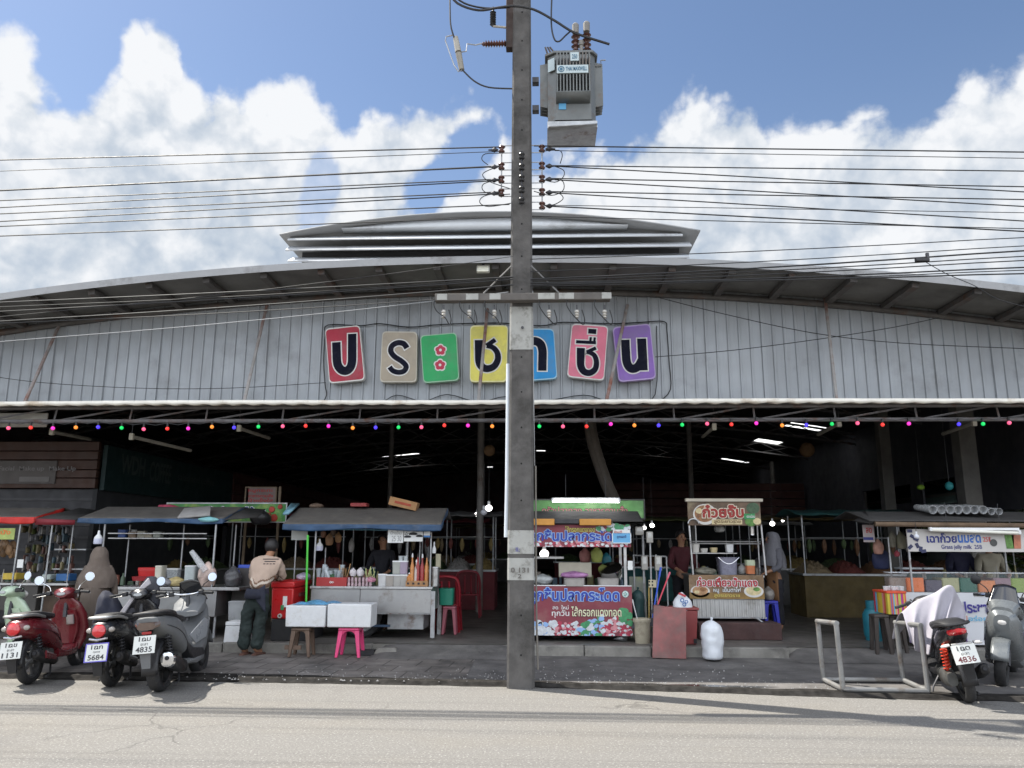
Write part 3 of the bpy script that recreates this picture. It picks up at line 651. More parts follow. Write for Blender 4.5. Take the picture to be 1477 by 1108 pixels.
TL=[((0,436),(740,400),.008,'upper thick telecom bundle left of the pole under the eave'),((0,449),(740,404),.007,'telecom cable just under the thick bundle, left of the pole'),((0,463),(740,412),.008,'lower thick telecom bundle left of the pole'),((0,466),(740,425),.006,'telecom cable crossing the crossarm from the left'),((0,442),(740,402),.005,'thin telecom cable between the two left bundles'),((0,492),(480,447),.005,'pale thin cable low across the left cladding'),((0,456),(740,372),.004,'thin cable sloping up to the pole across the left soffit')]
for i,(a,c,r,l) in enumerate(TL):
    p,q=at(*a,TY),at(*c,TY); 
    if i==5: q=q+(q-p)*.52
    p=p+(p-q)*.8; pts=[p+(q-p)*(j/12)+Vector((0,0,-(.05+.02*i)*4*(j/12)*(1-j/12)+ (0.05+.02*i)*4*.44*.56*(1-abs(j/12-.44)*1.6))) for j in range(13)]
    tag(B().tube(pts,r,5).o('telecom_cable',wl if i!=5 else M('cable_grey',(.25,.26,.27),.5,0,.1,5)),('pale ' if i==5 else 'black ')+l if i!=5 else l,'cable')
TR=[((765,374),(1477,342),.006,'topmost telecom cable rising to the right of the pole'),((765,392),(1477,354),.006,'second telecom cable rising right of the pole'),((765,403),(1477,361),.010,'thick upper telecom bundle right of the pole'),((765,405),(1477,369),.007,'telecom cable just under the thick upper right bundle'),((765,409),(1477,375),.007,'telecom cable in the middle of the right bundle fan'),((765,411),(1477,385),.009,'thick lower telecom bundle right of the pole'),((765,413),(1477,389),.006,'thin cable below the thick lower right bundle'),((765,408),(1477,394),.009,'lowest telecom cable right of the pole')]
for i,(a,c,r,l) in enumerate(TR):
    p,q=at(*a,TY),at(*c,TY); q=q+(q-p)*.8
    pts=[p+(q-p)*(j/12)+Vector((0,0,-.09*4*(j/12)*(1-j/12)+.09*4*.5*(j/12 if j<7 else (13-j)/12)*.9)) for j in range(13)]
    tag(B().tube(pts,r,5).o('telecom_cable',wl),'black '+l,'cable')
sp=thing('cable_splice','small black splice box clipped on the telecom cables at right','splice box',tuple(at(1330,374,TY)))
p=at(1330,375,TY); B().box(p,(.16,.05,.05)).o('box',blackp,sp,bev=.01); B().box(p+Vector((.06,-.01,.05)),(.03,.03,.06)).o('clip',darkmetal,sp)
cable('thin wire drooping from the splice box down over the right eave',pc([(1335,378),(1365,395),(1405,412),(1440,432),(1490,445)],TY),.005)
cable('thin wire sagging across the right cladding, falling to the right',pc([(945,428),(1040,452),(1170,480),(1300,495),(1480,503)],WY-.4),.006)
cable('thin wire rising across the right cladding towards the eave',pc([(945,515),(1060,505),(1190,488),(1290,472),(1355,458)],WY-.4),.006)
cable('faint wire slung low across the left cladding',pc([(-30,540),(60,552),(200,560),(330,560),(470,552)],WY-.3),.005)
# jumper loops beside the racks
for i,pl in enumerate(([(722,240),(706,245),(696,252),(706,262),(735,272)],[(722,259),(698,265),(697,275),(712,281),(736,280)],[(722,278),(698,283),(692,292),(705,298),(738,293)],[(722,221),(700,222),(695,230),(704,238)])):
    cable(['uppermost','second','third','small top'][i]+' jumper loop of cable hanging left of the pole rack',pc(pl,PY-.04),.006,'jumper_cable')
for i,pl in enumerate(([(780,258),(800,263),(812,256),(813,246),(800,240)],[(770,276),(795,282),(812,275),(812,262),(800,258)],[(785,297),(800,295),(812,287),(808,280),(798,278)],[(785,218),(806,217),(811,224),(808,236)])):
    cable(['uppermost','second','third','small top'][i]+' jumper loop of cable hanging right of the pole rack',pc(pl,PY-.04),.006,'jumper_cable')
# ---- transformer
tr=thing('transformer','grey finned electrical transformer mounted high on the right of the pole','transformer',(.2,PY,pz(205)))
tg=M('transformer_grey',(.145,.155,.155),.5,.15,.12,4,dirt=((.12,.07,.04),.3,2.5))
TYc=PY+.02
xL,xM,xR=X(774,PY,120),X(799,PY-.25,120),X(858,PY-.25,120)
zt_,zb_=Z(84,PY-.1,800),Z(176,PY-.1,800)
cx=(xM+xR)/2-.03
def oct_(z,s=1,dy=0): return [(cx+x*s,TYc+y*s+dy,z) for x,y in ((-.3,-.13),(-.2,-.2),(.24,-.2),(.3,-.12),(.3,.2),(-.3,.2))]
b=B(); A=oct_(zb_-.02); D=oct_(zt_); b.add(A+D,[(0,1,2,3,4,5)[::-1],(6,7,8,9,10,11)]+[(i,(i+1)%6,6+(i+1)%6,6+i) for i in range(6)]); b.o('tank',tg,tr,sm=20)
B().slab(oct_(zt_+.005,1.12),(0,0,.035)).o('lid',tg,tr,bev=.006)
f0,f1=zt_-.05,zb_+.22
b=B(); nf=11
for i in range(nf):
    xx=cx-.185+.40*i/(nf-1); b.slab([(xx-.007,TYc-.2,f0),(xx-.007,TYc-.36,f0-.02),(xx-.007,TYc-.36,f1+.05),(xx-.007,TYc-.2,f1)],(.014,0,0))
b.o('cooling_fins',tg,tr,sm=0)
B().add([(cx-.2,TYc-.37,f1+.05),(cx+.225,TYc-.37,f1+.05),(cx+.225,TYc-.19,f1-.02),(cx-.2,TYc-.19,f1-.02)],[(0,1,2,3)]).o('fin_tray',tg,tr,solid=.012)
for sg in(-1,1):
    b=B(); b.bb(min(cx+sg*.295,cx+sg*.31),max(cx+sg*.295,cx+sg*.31),TYc-.09,TYc+.15,f1,f0)
    for i in range(4):
        y=TYc-.08+.07*i; b.slab([(cx+sg*.3,y,f0),(cx+sg*.40,y,f0-.02),(cx+sg*.40,y,f1+.02),(cx+sg*.3,y,f1)],(0,.014,0))
    b.o('side_fins',tg,tr,sm=0)
pass
pl=M('plate_pale',(.42,.5,.52),.4,0,.05,5); pb=M('plate_ink',(.03,.12,.2),.5,0,0)
B().bb(cx-.19,cx+.2,TYc-.375,TYc-.36,f0-.33,f0-.22).o('name_plate',pl,tr)
letters(tr,'THAI MAXWELL',(cx-.08,TYc-.376,f0-.30),UX,UZ,.265,.055,pb,.02,.002)
B().lathe([(.03,0),(.04,0),(.04,.003),(.03,.003)],(cx-.135,TYc-.376,f0-.275),16,axis=(0,-1,0)).o('emblem',pb,tr)
B().lathe([(.0,0),(.018,0),(.018,.003),(0,.003)],(cx-.135,TYc-.376,f0-.275),16,axis=(0,-1,0)).o('emblem',pb,tr)
B().bb(cx-.02,cx+.085,TYc-.375,TYc-.36,f0-.16,f0-.045).o('rating_plate',pl,tr)
letters(tr,'250',(cx,TYc-.376,f0-.135),UX,UZ,.065,.06,pb,.02,.002)
B().box((cx-.255,TYc-.195,f0-.1),(.1,.012,.17),rz=rad(-35)).o('side_plate',pl,tr)
B().box((cx-.12,TYc-.205,f1-.06),(.09,.01,.08)).o('blue_sticker',M('sticker_blue',(.1,.35,.6),.5,0,.1,5),tr)
for xx,yy in ((cx+.06,TYc-.13),(cx+.2,TYc-.16)):
    prof=[(.03,0)]
    for i in range(4): prof+=[(.03,.03+.07*i),(.058,.05+.07*i),(.03,.07+.07*i)]
    prof+=[(.03,.306),(.042,.31),(.045,.43),(.03,.45),(0,.45)]
    B().lathe(prof[:-5],(xx,yy,zt_+.03),14).o('bushing',porc,tr); B().lathe([(0,.305)]+prof[-5:],(xx,yy,zt_+.03),12).o('bushing_cap',M('cap_grey',(.2,.19,.175),.6,0,.1,6),tr)
B().lathe([(.025,0),(.025,.1),(.035,.11),(.035,.17),(0,.18)],(cx+.13,TYc-.17,zt_+.03),12).o('oil_cap',M('cap_grey'),tr)
b=B(); 
for i in range(3): b.tube(smooth_pts([(cx-.28+.06*i,TYc-.02,zt_),(cx-.3+.05*i,TYc-.05,zt_+.1),(cx-.33+.03*i,TYc-.03,zt_+.22)],3),.012,5)
b.box((cx-.22,TYc,zt_+.06),(.18,.14,.09)); b.o('low_voltage_terminals',M('terminal_dark',(.12,.1,.09),.6,.2,.2,8),tr)
B().tube([(cx+.3,TYc-.1,zt_-.1),(cx+.38,TYc-.1,zt_-.1),(cx+.38,TYc-.1,zt_-.03),(cx+.44,TYc-.1,zt_-.03)],.009,5).o('hook',galv,tr)
B().box((cx-.0,TYc+.02,zb_-.1),(.62,.5,.09)).o('platform_beam',galv,tr)
B().bb(-.12,cx-.415,PY-.05,PY+.05,zb_+.2,zb_+.27).o('mount_bracket',darkmetal,tr); B().bb(-.12,cx-.415,PY-.05,PY+.05,zt_-.3,zt_-.23).o('mount_bracket',darkmetal,tr)
s0=at(797,205,PY-.25)
B().add([(cx-.3,TYc-.36,zb_-.2),(cx+.3,TYc-.36,zb_-.17),(cx+.3,TYc+.2,zb_-.02),(cx-.3,TYc+.2,zb_-.05)],[(0,1,2,3)]).o('drip_tray',galv,tr,solid=.015)
# ---- steel channel, arrester and fuse on the upper left of the pole
ch=thing('steel_channel','dark steel channel bracket strapped up the left of the pole top','bracket',tuple(at(735,70,PY-.05)))
a,c=at(731,-10,PY-.02),at(736,72,PY-.02); B().bb(a.x-.005,-.36,PY-.08,PY+.04,c.z,a.z).o('channel',M('rust_dark',(.05,.035,.03),.8,.3,.3,5),ch,bev=.006)
fu=thing('fuse_cutout','grey drop-out fuse on a ribbed brown insulator left of the pole top','fuse cutout',tuple(at(690,64,PY-.02)))
p0,p1=at(735,63,PY-.02),at(688,63,PY-.02); prof=[(0,0),(.03,0)]
for i in range(9): prof+=[(.022,.01+.035*i),(.05,.028+.035*i),(.022,.04+.035*i)]
prof+=[(.03,.345),(0,.37)]
B().lathe(prof,p0,14,axis=(-1,0,0)).o('insulator',porc,fu)
t0,t1=at(657,54,PY-.02),at(666,101,PY-.02); tm=(t0+t1)/2; gq=M('fuse_grey',(.34,.32,.28),.5,0,.1,6)
B().tube([t0,t0+(tm-t0)*.9],[.035,.042],12).o('upper_housing',gq,fu); B().tube([tm,t1],[.042,.036],12).o('lower_housing',M('fuse_dark',(.25,.23,.19),.5,0,.15,6),fu)
B().tube([tm+Vector((.03,0,.02)),tm+Vector((.1,0,.03)),tm+Vector((.11,0,.14)),p1+Vector((-.02,0,-.02)),p1+Vector((.06,0,0))],.009,5).o('clip_arm',galv,fu)
B().tube([t0+Vector((-.02,-.01,.03)),t0+Vector((-.12,-.02,.0)),t0+Vector((-.13,-.02,-.06)),t1+Vector((-.1,-.02,.06)),t1+Vector((-.04,-.01,-.03)),t1],.009,5).o('fuse_tube',galv,fu)
ar=thing('surge_arrester','short ribbed black surge arrester hanging left of the pole top','surge arrester',tuple(at(711,40,PY-.05)))
p=at(711,38,PY-.05); prof=[(0,.0),(.02,0)]
for i in range(6): prof+=[(.022,.01+.035*i),(.042,.025+.035*i),(.022,.035+.035*i)]
prof+=[(.014,.24),(.014,.28),(0,.28)]
B().lathe(prof,p,12).o('body',blackp,ar); B().tube([p,p+Vector((.08,0,-.01)),at(731,40,PY-.05)],.016,6).o('arm',gq,ar)
cable('black lead curving from the left fuse up out of the frame',pc([(655,54),(650,35),(649,0),(648,-40)],PY-.05),.011)
cable('thick black cable from upper left over the pole to the transformer',pc([(645,-15),(660,5),(690,15),(720,11),(742,9),(770,14),(800,30),(830,48),(879,64)],PY-.2),.016,n=7)
cable('black cable above the thick one, entering at the top left of the pole',pc([(650,-10),(670,5),(700,12),(735,11)],PY-.18),.013)
cable('black lead looping down to the transformer from above',pc([(797,-30),(795,30),(799,55),(806,60),(815,52),(824,44)],PY-.15),.011)
cable('black lead running from the fuse to the pole',pc([(667,101),(684,117),(705,126),(740,128)],PY-.05),.011)
# ================= BACKGROUND SHOPS =================
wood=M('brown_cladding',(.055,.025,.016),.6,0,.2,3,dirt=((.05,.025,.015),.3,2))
kio=thing('kiosk','brown board-clad shop front with a faded sign at the far left under the awning','shop front',(-9.3,13.6,FZ))
KYY=13.6; kx=X(140,KYY,670)
for i,(ya,yb) in enumerate(((637,650),(651,663),(664,677),(678,689),(690,704))):
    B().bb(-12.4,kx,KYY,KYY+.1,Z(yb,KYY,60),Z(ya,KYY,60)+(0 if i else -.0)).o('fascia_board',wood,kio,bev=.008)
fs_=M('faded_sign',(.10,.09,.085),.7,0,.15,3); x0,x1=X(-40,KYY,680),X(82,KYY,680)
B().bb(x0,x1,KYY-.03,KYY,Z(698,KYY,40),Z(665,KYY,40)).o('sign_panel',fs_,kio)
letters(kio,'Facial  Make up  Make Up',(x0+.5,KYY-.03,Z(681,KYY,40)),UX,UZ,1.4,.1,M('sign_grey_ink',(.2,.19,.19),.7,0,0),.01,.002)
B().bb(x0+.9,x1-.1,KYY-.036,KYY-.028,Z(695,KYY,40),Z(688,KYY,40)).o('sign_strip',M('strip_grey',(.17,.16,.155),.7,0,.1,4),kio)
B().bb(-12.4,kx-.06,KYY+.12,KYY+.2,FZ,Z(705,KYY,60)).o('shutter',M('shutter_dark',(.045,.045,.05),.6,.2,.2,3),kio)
b=B()
for k in range(9): b.bb(-12.4,kx-.07,KYY+.095,KYY+.12,.5+.22*k,.55+.22*k)
b.o('shutter_ribs',M('shutter_rib',(.06,.06,.065),.6,.2,.2,3),kio)
B().bb(kx-.08,kx,KYY+.1,KYY+5,FZ,Z(704,KYY,60)).o('side_wall',M('dark_wall',(.03,.032,.035),.8,0,.2,2),kio)
gs=thing('green_sign','long dark green shop sign running back along the left side of the hall','shop sign',(kx,14,2.6))
z0,z1=2.45,3.25
B().bb(kx+.02,kx+.1,KYY+.12,19.5,z0,z1).o('panel',M('sign_green',(.008,.026,.026),.6,0,.15,2),gs)
letters(gs,'WDH',(kx+.1,14.2,z0+.34),(0,1,0),UZ,.9,.36,M('sign_text_grey',(.06,.075,.072),.6,0,0),.03,.004)
letters(gs,'COFFEE',(kx+.1,15.3,z0+.28),(0,1,0),UZ,.9,.4,MATS['sign_text_grey'],.02,.004)
letters(gs,'salad and coffee',(kx+.1,16.5,z0+.4),(0,1,0),UZ,1.9,.16,MATS['sign_text_grey'],.01,.004)
rs=thing('wooden_shopfront','dark red-brown boarded shop fronts further back on the left side of the hall','shop front',(kx,24,FZ))
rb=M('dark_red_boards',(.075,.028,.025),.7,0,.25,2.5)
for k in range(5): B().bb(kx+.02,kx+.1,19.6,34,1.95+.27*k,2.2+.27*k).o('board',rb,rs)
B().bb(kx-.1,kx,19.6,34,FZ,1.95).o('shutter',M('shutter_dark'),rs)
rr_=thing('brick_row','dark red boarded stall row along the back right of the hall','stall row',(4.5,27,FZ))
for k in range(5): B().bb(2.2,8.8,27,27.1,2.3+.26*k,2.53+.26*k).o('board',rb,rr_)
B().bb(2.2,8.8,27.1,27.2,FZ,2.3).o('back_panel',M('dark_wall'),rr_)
# green banner behind the left carts
def hexc(*c): return c
bgm=M('banner_green',(.05,.22,.05),.5,0,.5,3,dirt=((.4,.5,.1),.35,2.2))
def panel(name,label,cat,px0,px1,py0,py1,Y,mat,rim=None,d=.02):
    a,c=at(px0,py1,Y),at(px1,py0,Y); t=thing(name,label,cat,((a.x+c.x)/2,Y,a.z))
    B().bb(a.x,c.x,Y,Y+d,a.z,c.z).o('panel',mat,t)
    if rim:
        b=B(); 
        for q in ((a.x-.02,a.x,a.z,c.z),(c.x,c.x+.02,a.z,c.z),(a.x-.02,c.x+.02,a.z-.02,a.z),(a.x-.02,c.x+.02,c.z,c.z+.02)): b.bb(q[0],q[1],Y-.012,Y+d,q[2],q[3])
        b.o('frame',rim,t)
    return t
wtxt=M('text_white',(.75,.76,.75),.5,0,0); rtxt=M('text_red',(.42,.015,.02),.5,0,0); ytxt=M('text_yellow',(.6,.5,.12),.5,0,0)
g=panel('green_banner','green printed food banner behind the black bundle left of the bending man','banner',240,413,727,752,13.3,bgm,galv)
sign_text(g,'น้ำปั่น ผลไม้สด',300,384,731,746,13.3,navy,.02,wtxt,.05,.006)
b=B()
for (u,v,r) in ((392,735,5),(395,747,6),(404,731,4),(388,742,3),(250,733,5),(262,741,4),(281,736,4)):
    p=at(u,v,13.29); b.lathe([(0,0),(.011*r,0),(.009*r,.012),(0,.014)],p,9,axis=(0,-1,0))
b.o('fruit_prints',M('print_red',(.45,.05,.03),.5,0,.3,8),g)
p_=panel('menu_board','dim red and white lettered menu board on thin posts above the green banner','menu board',354,398,704,726,14.2,M('menu_pale',(.2,.15,.14),.7,0,.2,5),M('post_wood',(.2,.15,.1),.7,0,.2,5))
for k in range(3): sign_text(p_,['หมูกระทะ','อาหารตามสั่ง','น้ำแข็งใส'][k],358,394,706+6.5*k,711+6.5*k,14.2,rtxt,.02,lift=.004)
B().bb(X(352,14.2)-.02,X(352,14.2)+.02,14.2,14.24,FZ,Z(702,14.2,352)).o('post',MATS['post_wood'],p_)
B().bb(X(399,14.2)-.02,X(399,14.2)+.02,14.2,14.24,FZ,Z(702,14.2,399)).o('post',MATS['post_wood'],p_)
# far market stalls deep in the hall
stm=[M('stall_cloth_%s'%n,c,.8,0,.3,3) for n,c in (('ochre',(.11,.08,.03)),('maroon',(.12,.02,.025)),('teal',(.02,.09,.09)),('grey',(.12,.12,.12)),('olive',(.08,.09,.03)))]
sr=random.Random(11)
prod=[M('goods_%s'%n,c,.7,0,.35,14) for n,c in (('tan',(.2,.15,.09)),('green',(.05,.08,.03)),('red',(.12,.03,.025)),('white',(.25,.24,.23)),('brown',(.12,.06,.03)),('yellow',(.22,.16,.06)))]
def far_stall(x,y,w,d,i,label,roof=True):
    t=thing('market_stall',label,'market stall',(x,y,FZ),'dim market stalls inside the hall')
    B().bb(x-w/2,x+w/2,y,y+d,FZ,FZ+.78).o('counter',stm[i%5],t,bev=.01); B().bb(x-w/2-.03,x+w/2+.03,y-.03,y+d+.03,FZ+.782,FZ+.82).o('counter_top',galv,t)
    for sx in(-1,1):
        for yy in (y+.05,y+d-.05): B().cyl((x+sx*(w/2-.04),yy,FZ+.82),(x+sx*(w/2-.04),yy,FZ+1.95),.016,n=6).o('post',galv,t)
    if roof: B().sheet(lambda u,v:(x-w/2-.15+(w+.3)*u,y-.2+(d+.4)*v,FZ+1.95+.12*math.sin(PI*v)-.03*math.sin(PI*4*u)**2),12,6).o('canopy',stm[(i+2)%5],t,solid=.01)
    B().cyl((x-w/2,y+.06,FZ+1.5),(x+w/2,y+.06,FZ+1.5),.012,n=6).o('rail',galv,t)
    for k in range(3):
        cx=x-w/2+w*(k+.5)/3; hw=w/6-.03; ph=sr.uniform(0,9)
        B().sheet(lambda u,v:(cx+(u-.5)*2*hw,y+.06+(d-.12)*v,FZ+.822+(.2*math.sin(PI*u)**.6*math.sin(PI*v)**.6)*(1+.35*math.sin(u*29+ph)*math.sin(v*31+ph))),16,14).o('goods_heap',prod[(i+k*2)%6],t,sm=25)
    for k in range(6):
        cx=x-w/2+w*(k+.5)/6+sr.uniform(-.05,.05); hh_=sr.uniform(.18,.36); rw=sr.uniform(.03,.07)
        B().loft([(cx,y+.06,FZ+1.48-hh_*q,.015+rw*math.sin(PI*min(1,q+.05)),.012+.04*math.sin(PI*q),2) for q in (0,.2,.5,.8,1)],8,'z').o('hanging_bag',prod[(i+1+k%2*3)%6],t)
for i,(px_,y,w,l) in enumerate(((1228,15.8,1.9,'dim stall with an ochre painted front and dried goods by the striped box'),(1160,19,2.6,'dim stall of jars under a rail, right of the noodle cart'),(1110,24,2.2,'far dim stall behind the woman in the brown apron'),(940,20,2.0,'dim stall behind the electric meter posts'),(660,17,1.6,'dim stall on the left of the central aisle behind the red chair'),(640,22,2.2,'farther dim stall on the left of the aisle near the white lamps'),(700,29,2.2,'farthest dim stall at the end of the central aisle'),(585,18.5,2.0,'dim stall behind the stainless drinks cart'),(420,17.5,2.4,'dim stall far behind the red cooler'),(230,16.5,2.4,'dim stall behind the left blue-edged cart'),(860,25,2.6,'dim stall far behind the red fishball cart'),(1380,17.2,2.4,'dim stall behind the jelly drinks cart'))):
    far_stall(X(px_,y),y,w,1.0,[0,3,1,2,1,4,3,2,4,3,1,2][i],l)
# hanging lamps inside
lampm=M('lamp_lit',(1,.97,.92),.3,0,0,em=3.5,ecol=(1,.97,.93)); lampoff=M('lamp_white',(.7,.72,.78),.35,0,.04,6)
def bulb_lamp(px_,py,Y,label,r=.05,lit=True,top=None):
    p=at(px_,py,Y); t=thing('hanging_lamp',label,'hanging lamp',tuple(p),'bare lamps hanging in the market')
    B().sph(p,(r,r,r*.9),12,8).o('globe',lampm if lit else lampoff,t); B().cyl(p+Vector((0,0,r*.8)),p+Vector((0,0,r*2)),r*.4,n=8).o('socket',whitep,t)
    B().cyl(p+Vector((0,0,r*2)),p+Vector((0,0,top or .9)),.004,n=4).o('cord',blackp,t)
bulb_lamp(705,733,15,'bright round white lamp, the right one of the pair over the aisle',.065); bulb_lamp(688,742,17,'small lit lamp hanging just left of the bright round one over the aisle',.05)
bulb_lamp(929.5,761.5,14.2,'small lit lamp above the meter boxes, left one',.035); bulb_lamp(940.5,758,15.5,'small lit lamp above the meter boxes, right one',.045)
bulb_lamp(1114,755.5,16,'lit round lamp right of the noodle cart sign',.05); bulb_lamp(1129,751,19,'tiny lit lamp farther right of the noodle cart sign',.035)
bulb_lamp(785,799,12.6,'glowing white lamp inside the red fishball cart',.07,top=.35)
bulb_lamp(698,739,14.3,'unlit clear lamp between the two lit ones over the aisle',.06,False)
def led(px_,py,Y,label,h=.2):
    """bulb-shaped rechargeable lamp: neck, white shoulder, frosted body"""
    p=at(px_,py,Y); t=thing('led_lamp',label,'led lamp',tuple(p)); s=h/.2
    B().lathe([(.012*s,.1*s),(.016*s,.085*s),(.02*s,.045*s),(.05*s,.01*s),(.062*s,-.02*s)],p,16).o('housing',whitep,t)
    B().lathe([(.062*s,-.021*s),(.063*s,-.085*s),(.055*s,-.1*s),(0,-.102*s)],p,16).o('diffuser',M('lamp_frost',(.58,.6,.74),.4,0,.03,5),t)
    B().cyl(p+Vector((0,0,.1*s)),p+Vector((0,0,.25)),.004,n=4).o('hook',darkmetal,t)
led(142,775,11.7,'white bulb-shaped lamp hanging from the left blue-edged cart beside the veiled woman',.2)
led(461,786,11.9,'white bulb-shaped lamp hanging inside the stainless drinks cart',.17)
def tube_lamp(px0,px1,py0,py1,Y,label,lit,r=.018):
    a,c=at(px0,py0,Y),at(px1,py1,Y); t=thing('tube_lamp',label,'fluorescent lamp',tuple((a+c)/2))
    B().cyl(a,c,r,n=10).o('tube',M('tube_lit',(1,1,1),.3,0,0,em=9) if lit else M('tube_off',(.75,.74,.66),.4,0,.04,5),t)
    B().box((a+c)/2+Vector((0,.02,.035)),((c-a).length*1.01,.05,.035)).o('fitting',whitep,t)
    for q in(a,c): B().box(q+Vector((0,.0,.012)),(.03,.05,.05)).o('end_cap',whitep,t)
    for k in(.2,.8):
        q=a+(c-a)*k; B().cyl(q+Vector((0,.02,.05)),q+Vector((0,.02,.4)),.004,n=4).o('hanger',darkmetal,t)
tube_lamp(797,893,722.5,723.5,12.2,'lit white fluorescent tube above the red fishball cart',True)
for (a,c_,l) in (((75,623),(130,634),'unlit tube fitting under the awning at far left'),((190,630),(275,650),'unlit tube fitting under the awning, second from the left'),((345,618),(388,632),'unlit tube fitting under the awning, third from the left'),((1030,616),(1014,630),'unlit tube fitting under the awning above the noodle cart'),((1210,611),(1180,627),'unlit tube fitting under the awning, right of the noodle cart'),((1405,610),(1360,626),'unlit tube fitting under the awning at the far right')):
    p=at(*a,11.9); q=at(*c_,13.2); t=thing('tube_fitting',l,'tube fitting',tuple(p)); B().tube([p,q],.03,6).o('batten',M('batten_grey',(.28,.26,.22),.6,0,.2,5),t); B().box(p,(.06,.05,.1)).o('end_box',M('batten_end',(.45,.42,.34),.6,0,.1,5),t)
    B().cyl(p,p+Vector((0,0,.35)),.006,n=4).o('hanger',darkmetal,t)
bl=thing('paper_lantern','brown round lantern hanging dim inside the hall right of the noodle cart','lantern',tuple(at(1164,649,18))); p=at(1164,649,18); B().sph(p,.17,14,9).o('globe',M('lantern_tan',(.2,.12,.06),.8,0,.2,6),bl); B().cyl(p,p+Vector((0,0,1.1)),.005,n=4).o('cord',blackp,bl)
bl=thing('paper_lantern','teal lantern hanging above the cups on the jelly cart roof','lantern',tuple(at(1369,701,14))); p=at(1369,701,14); B().sph(p,(.07,.07,.075),10,7).o('globe',M('lantern_teal',(.03,.28,.3),.6,0,.2,6),bl); B().cyl(p,p+Vector((0,0,1.5)),.005,n=4).o('cord',blackp,bl)
bl=thing('paper_lantern','lime green lantern hanging left of the teal one','lantern',tuple(at(1328,703,15))); p=at(1328,703,15); B().sph(p,(.07,.07,.05),10,7).o('globe',M('lantern_lime',(.2,.35,.03),.6,0,.2,6),bl); B().cyl(p,p+Vector((0,0,1.5)),.005,n=4).o('cord',blackp,bl)
bl=thing('paper_lantern','brown round lantern hanging dim left of the slanting fabric tube','lantern',tuple(at(706,650,16))); p=at(706,650,16); B().sph(p,.12,14,9).o('globe',MATS['lantern_tan'],bl); B().cyl(p,p+Vector((0,0,1.3)),.005,n=4).o('cord',blackp,bl)

# outside beyond the right side: pale building and greenery
nb=thing('pale_building','pale building with a tin roof seen through the gap on the right of the hall','building',(13.5,22,0))
B().bb(12.2,18,16,40,-.05,3.1).o('wall',M('pale_wall',(.5,.52,.5),.8,0,.1,1.5,dirt=((.25,.25,.22),.3,1)),nb)
B().add([(11.6,15.6,2.75),(15,15.6,4.1),(15,40.4,4.1),(11.6,40.4,2.75),(18.4,15.6,2.75),(18.4,40.4,2.75)],[(0,1,2,3),(1,4,5,2)]).o('roof',M('tin_roof',(.3,.42,.4),.5,.2,.2,2),nb,solid=.04)
for k in range(5): 
    w_=B().bb(12.17,12.2,18+4*k,19.4+4*k,1.2,2.3).o('window',M('window_dark',(.04,.05,.06),.2,0,.1,4),nb); B().bb(12.14,12.17,17.95+4*k,19.45+4*k,1.13,1.2).o('sill',M('sill_grey',(.35,.35,.33),.8,0,.1,4),w_)
def bush(name,label,c,h,w,n,seed,trunk=True):
    t=thing(name,label,'tree' if trunk else 'shrub',c); g_=random.Random(seed); b=B(); c=Vector(c)
    cl=[(Vector((g_.gauss(0,w*.35),g_.gauss(0,w*.35),h*(.35 if trunk else .12)+abs(g_.gauss(.3,.22))*h*.8)),g_.uniform(.2,.4)*w*.5) for _ in range(16)]
    for i in range(n):
        k,r=g_.choice(cl); d=Vector((g_.gauss(0,1),g_.gauss(0,1),g_.gauss(0,.8))).normalized()*r*g_.uniform(.5,1.1); p=c+k+d; s=g_.uniform(.05,.13)
        u=Vector((g_.gauss(0,1),g_.gauss(0,1),g_.gauss(0,.6))).normalized(); v=u.orthogonal().normalized(); b.m=0 if g_.random()<.6 else 1
        b.add([p-u*s,p+v*s*.45,p+u*s,p-v*s*.45],[(0,1,2,3)])
    b.o('crown' if trunk else 'foliage',[M('leaf_mid',(.07,.12,.025),.6,0,.3,3),M('leaf_light',(.13,.17,.03),.6,0,.3,3)],t,sm=0)
    bt=B(); bt.tube([c,c+Vector((.05,0,h*.4)),c+Vector((-.05,.05,h*.75))],[.09 if trunk else .03,.06 if trunk else .02,.02],8)
    for _ in range(6):
        k,r=g_.choice(cl); bt.tube([c+Vector((.02,0,h*.35)),c+k*.6+Vector((0,0,h*.12)),c+k],[.04,.025,.01],5)
    bt.o('trunk' if trunk else 'stem',M('bark',(.1,.07,.045),.9,0,.3,6,.4),t)
bush('street_tree','leafy tree in sun beyond the right side of the hall',(10.8,15.2,0),3.2,1.8,2600,1)
bush('street_tree','second leafy tree behind the first beyond the right side of the hall',(11.3,18.6,0),3.4,1.9,2400,2)
bush('garden_shrub','low bushy shrub at the foot of the trees right of the hall',(10.4,13.4,0),1.5,1.3,1500,3,False)
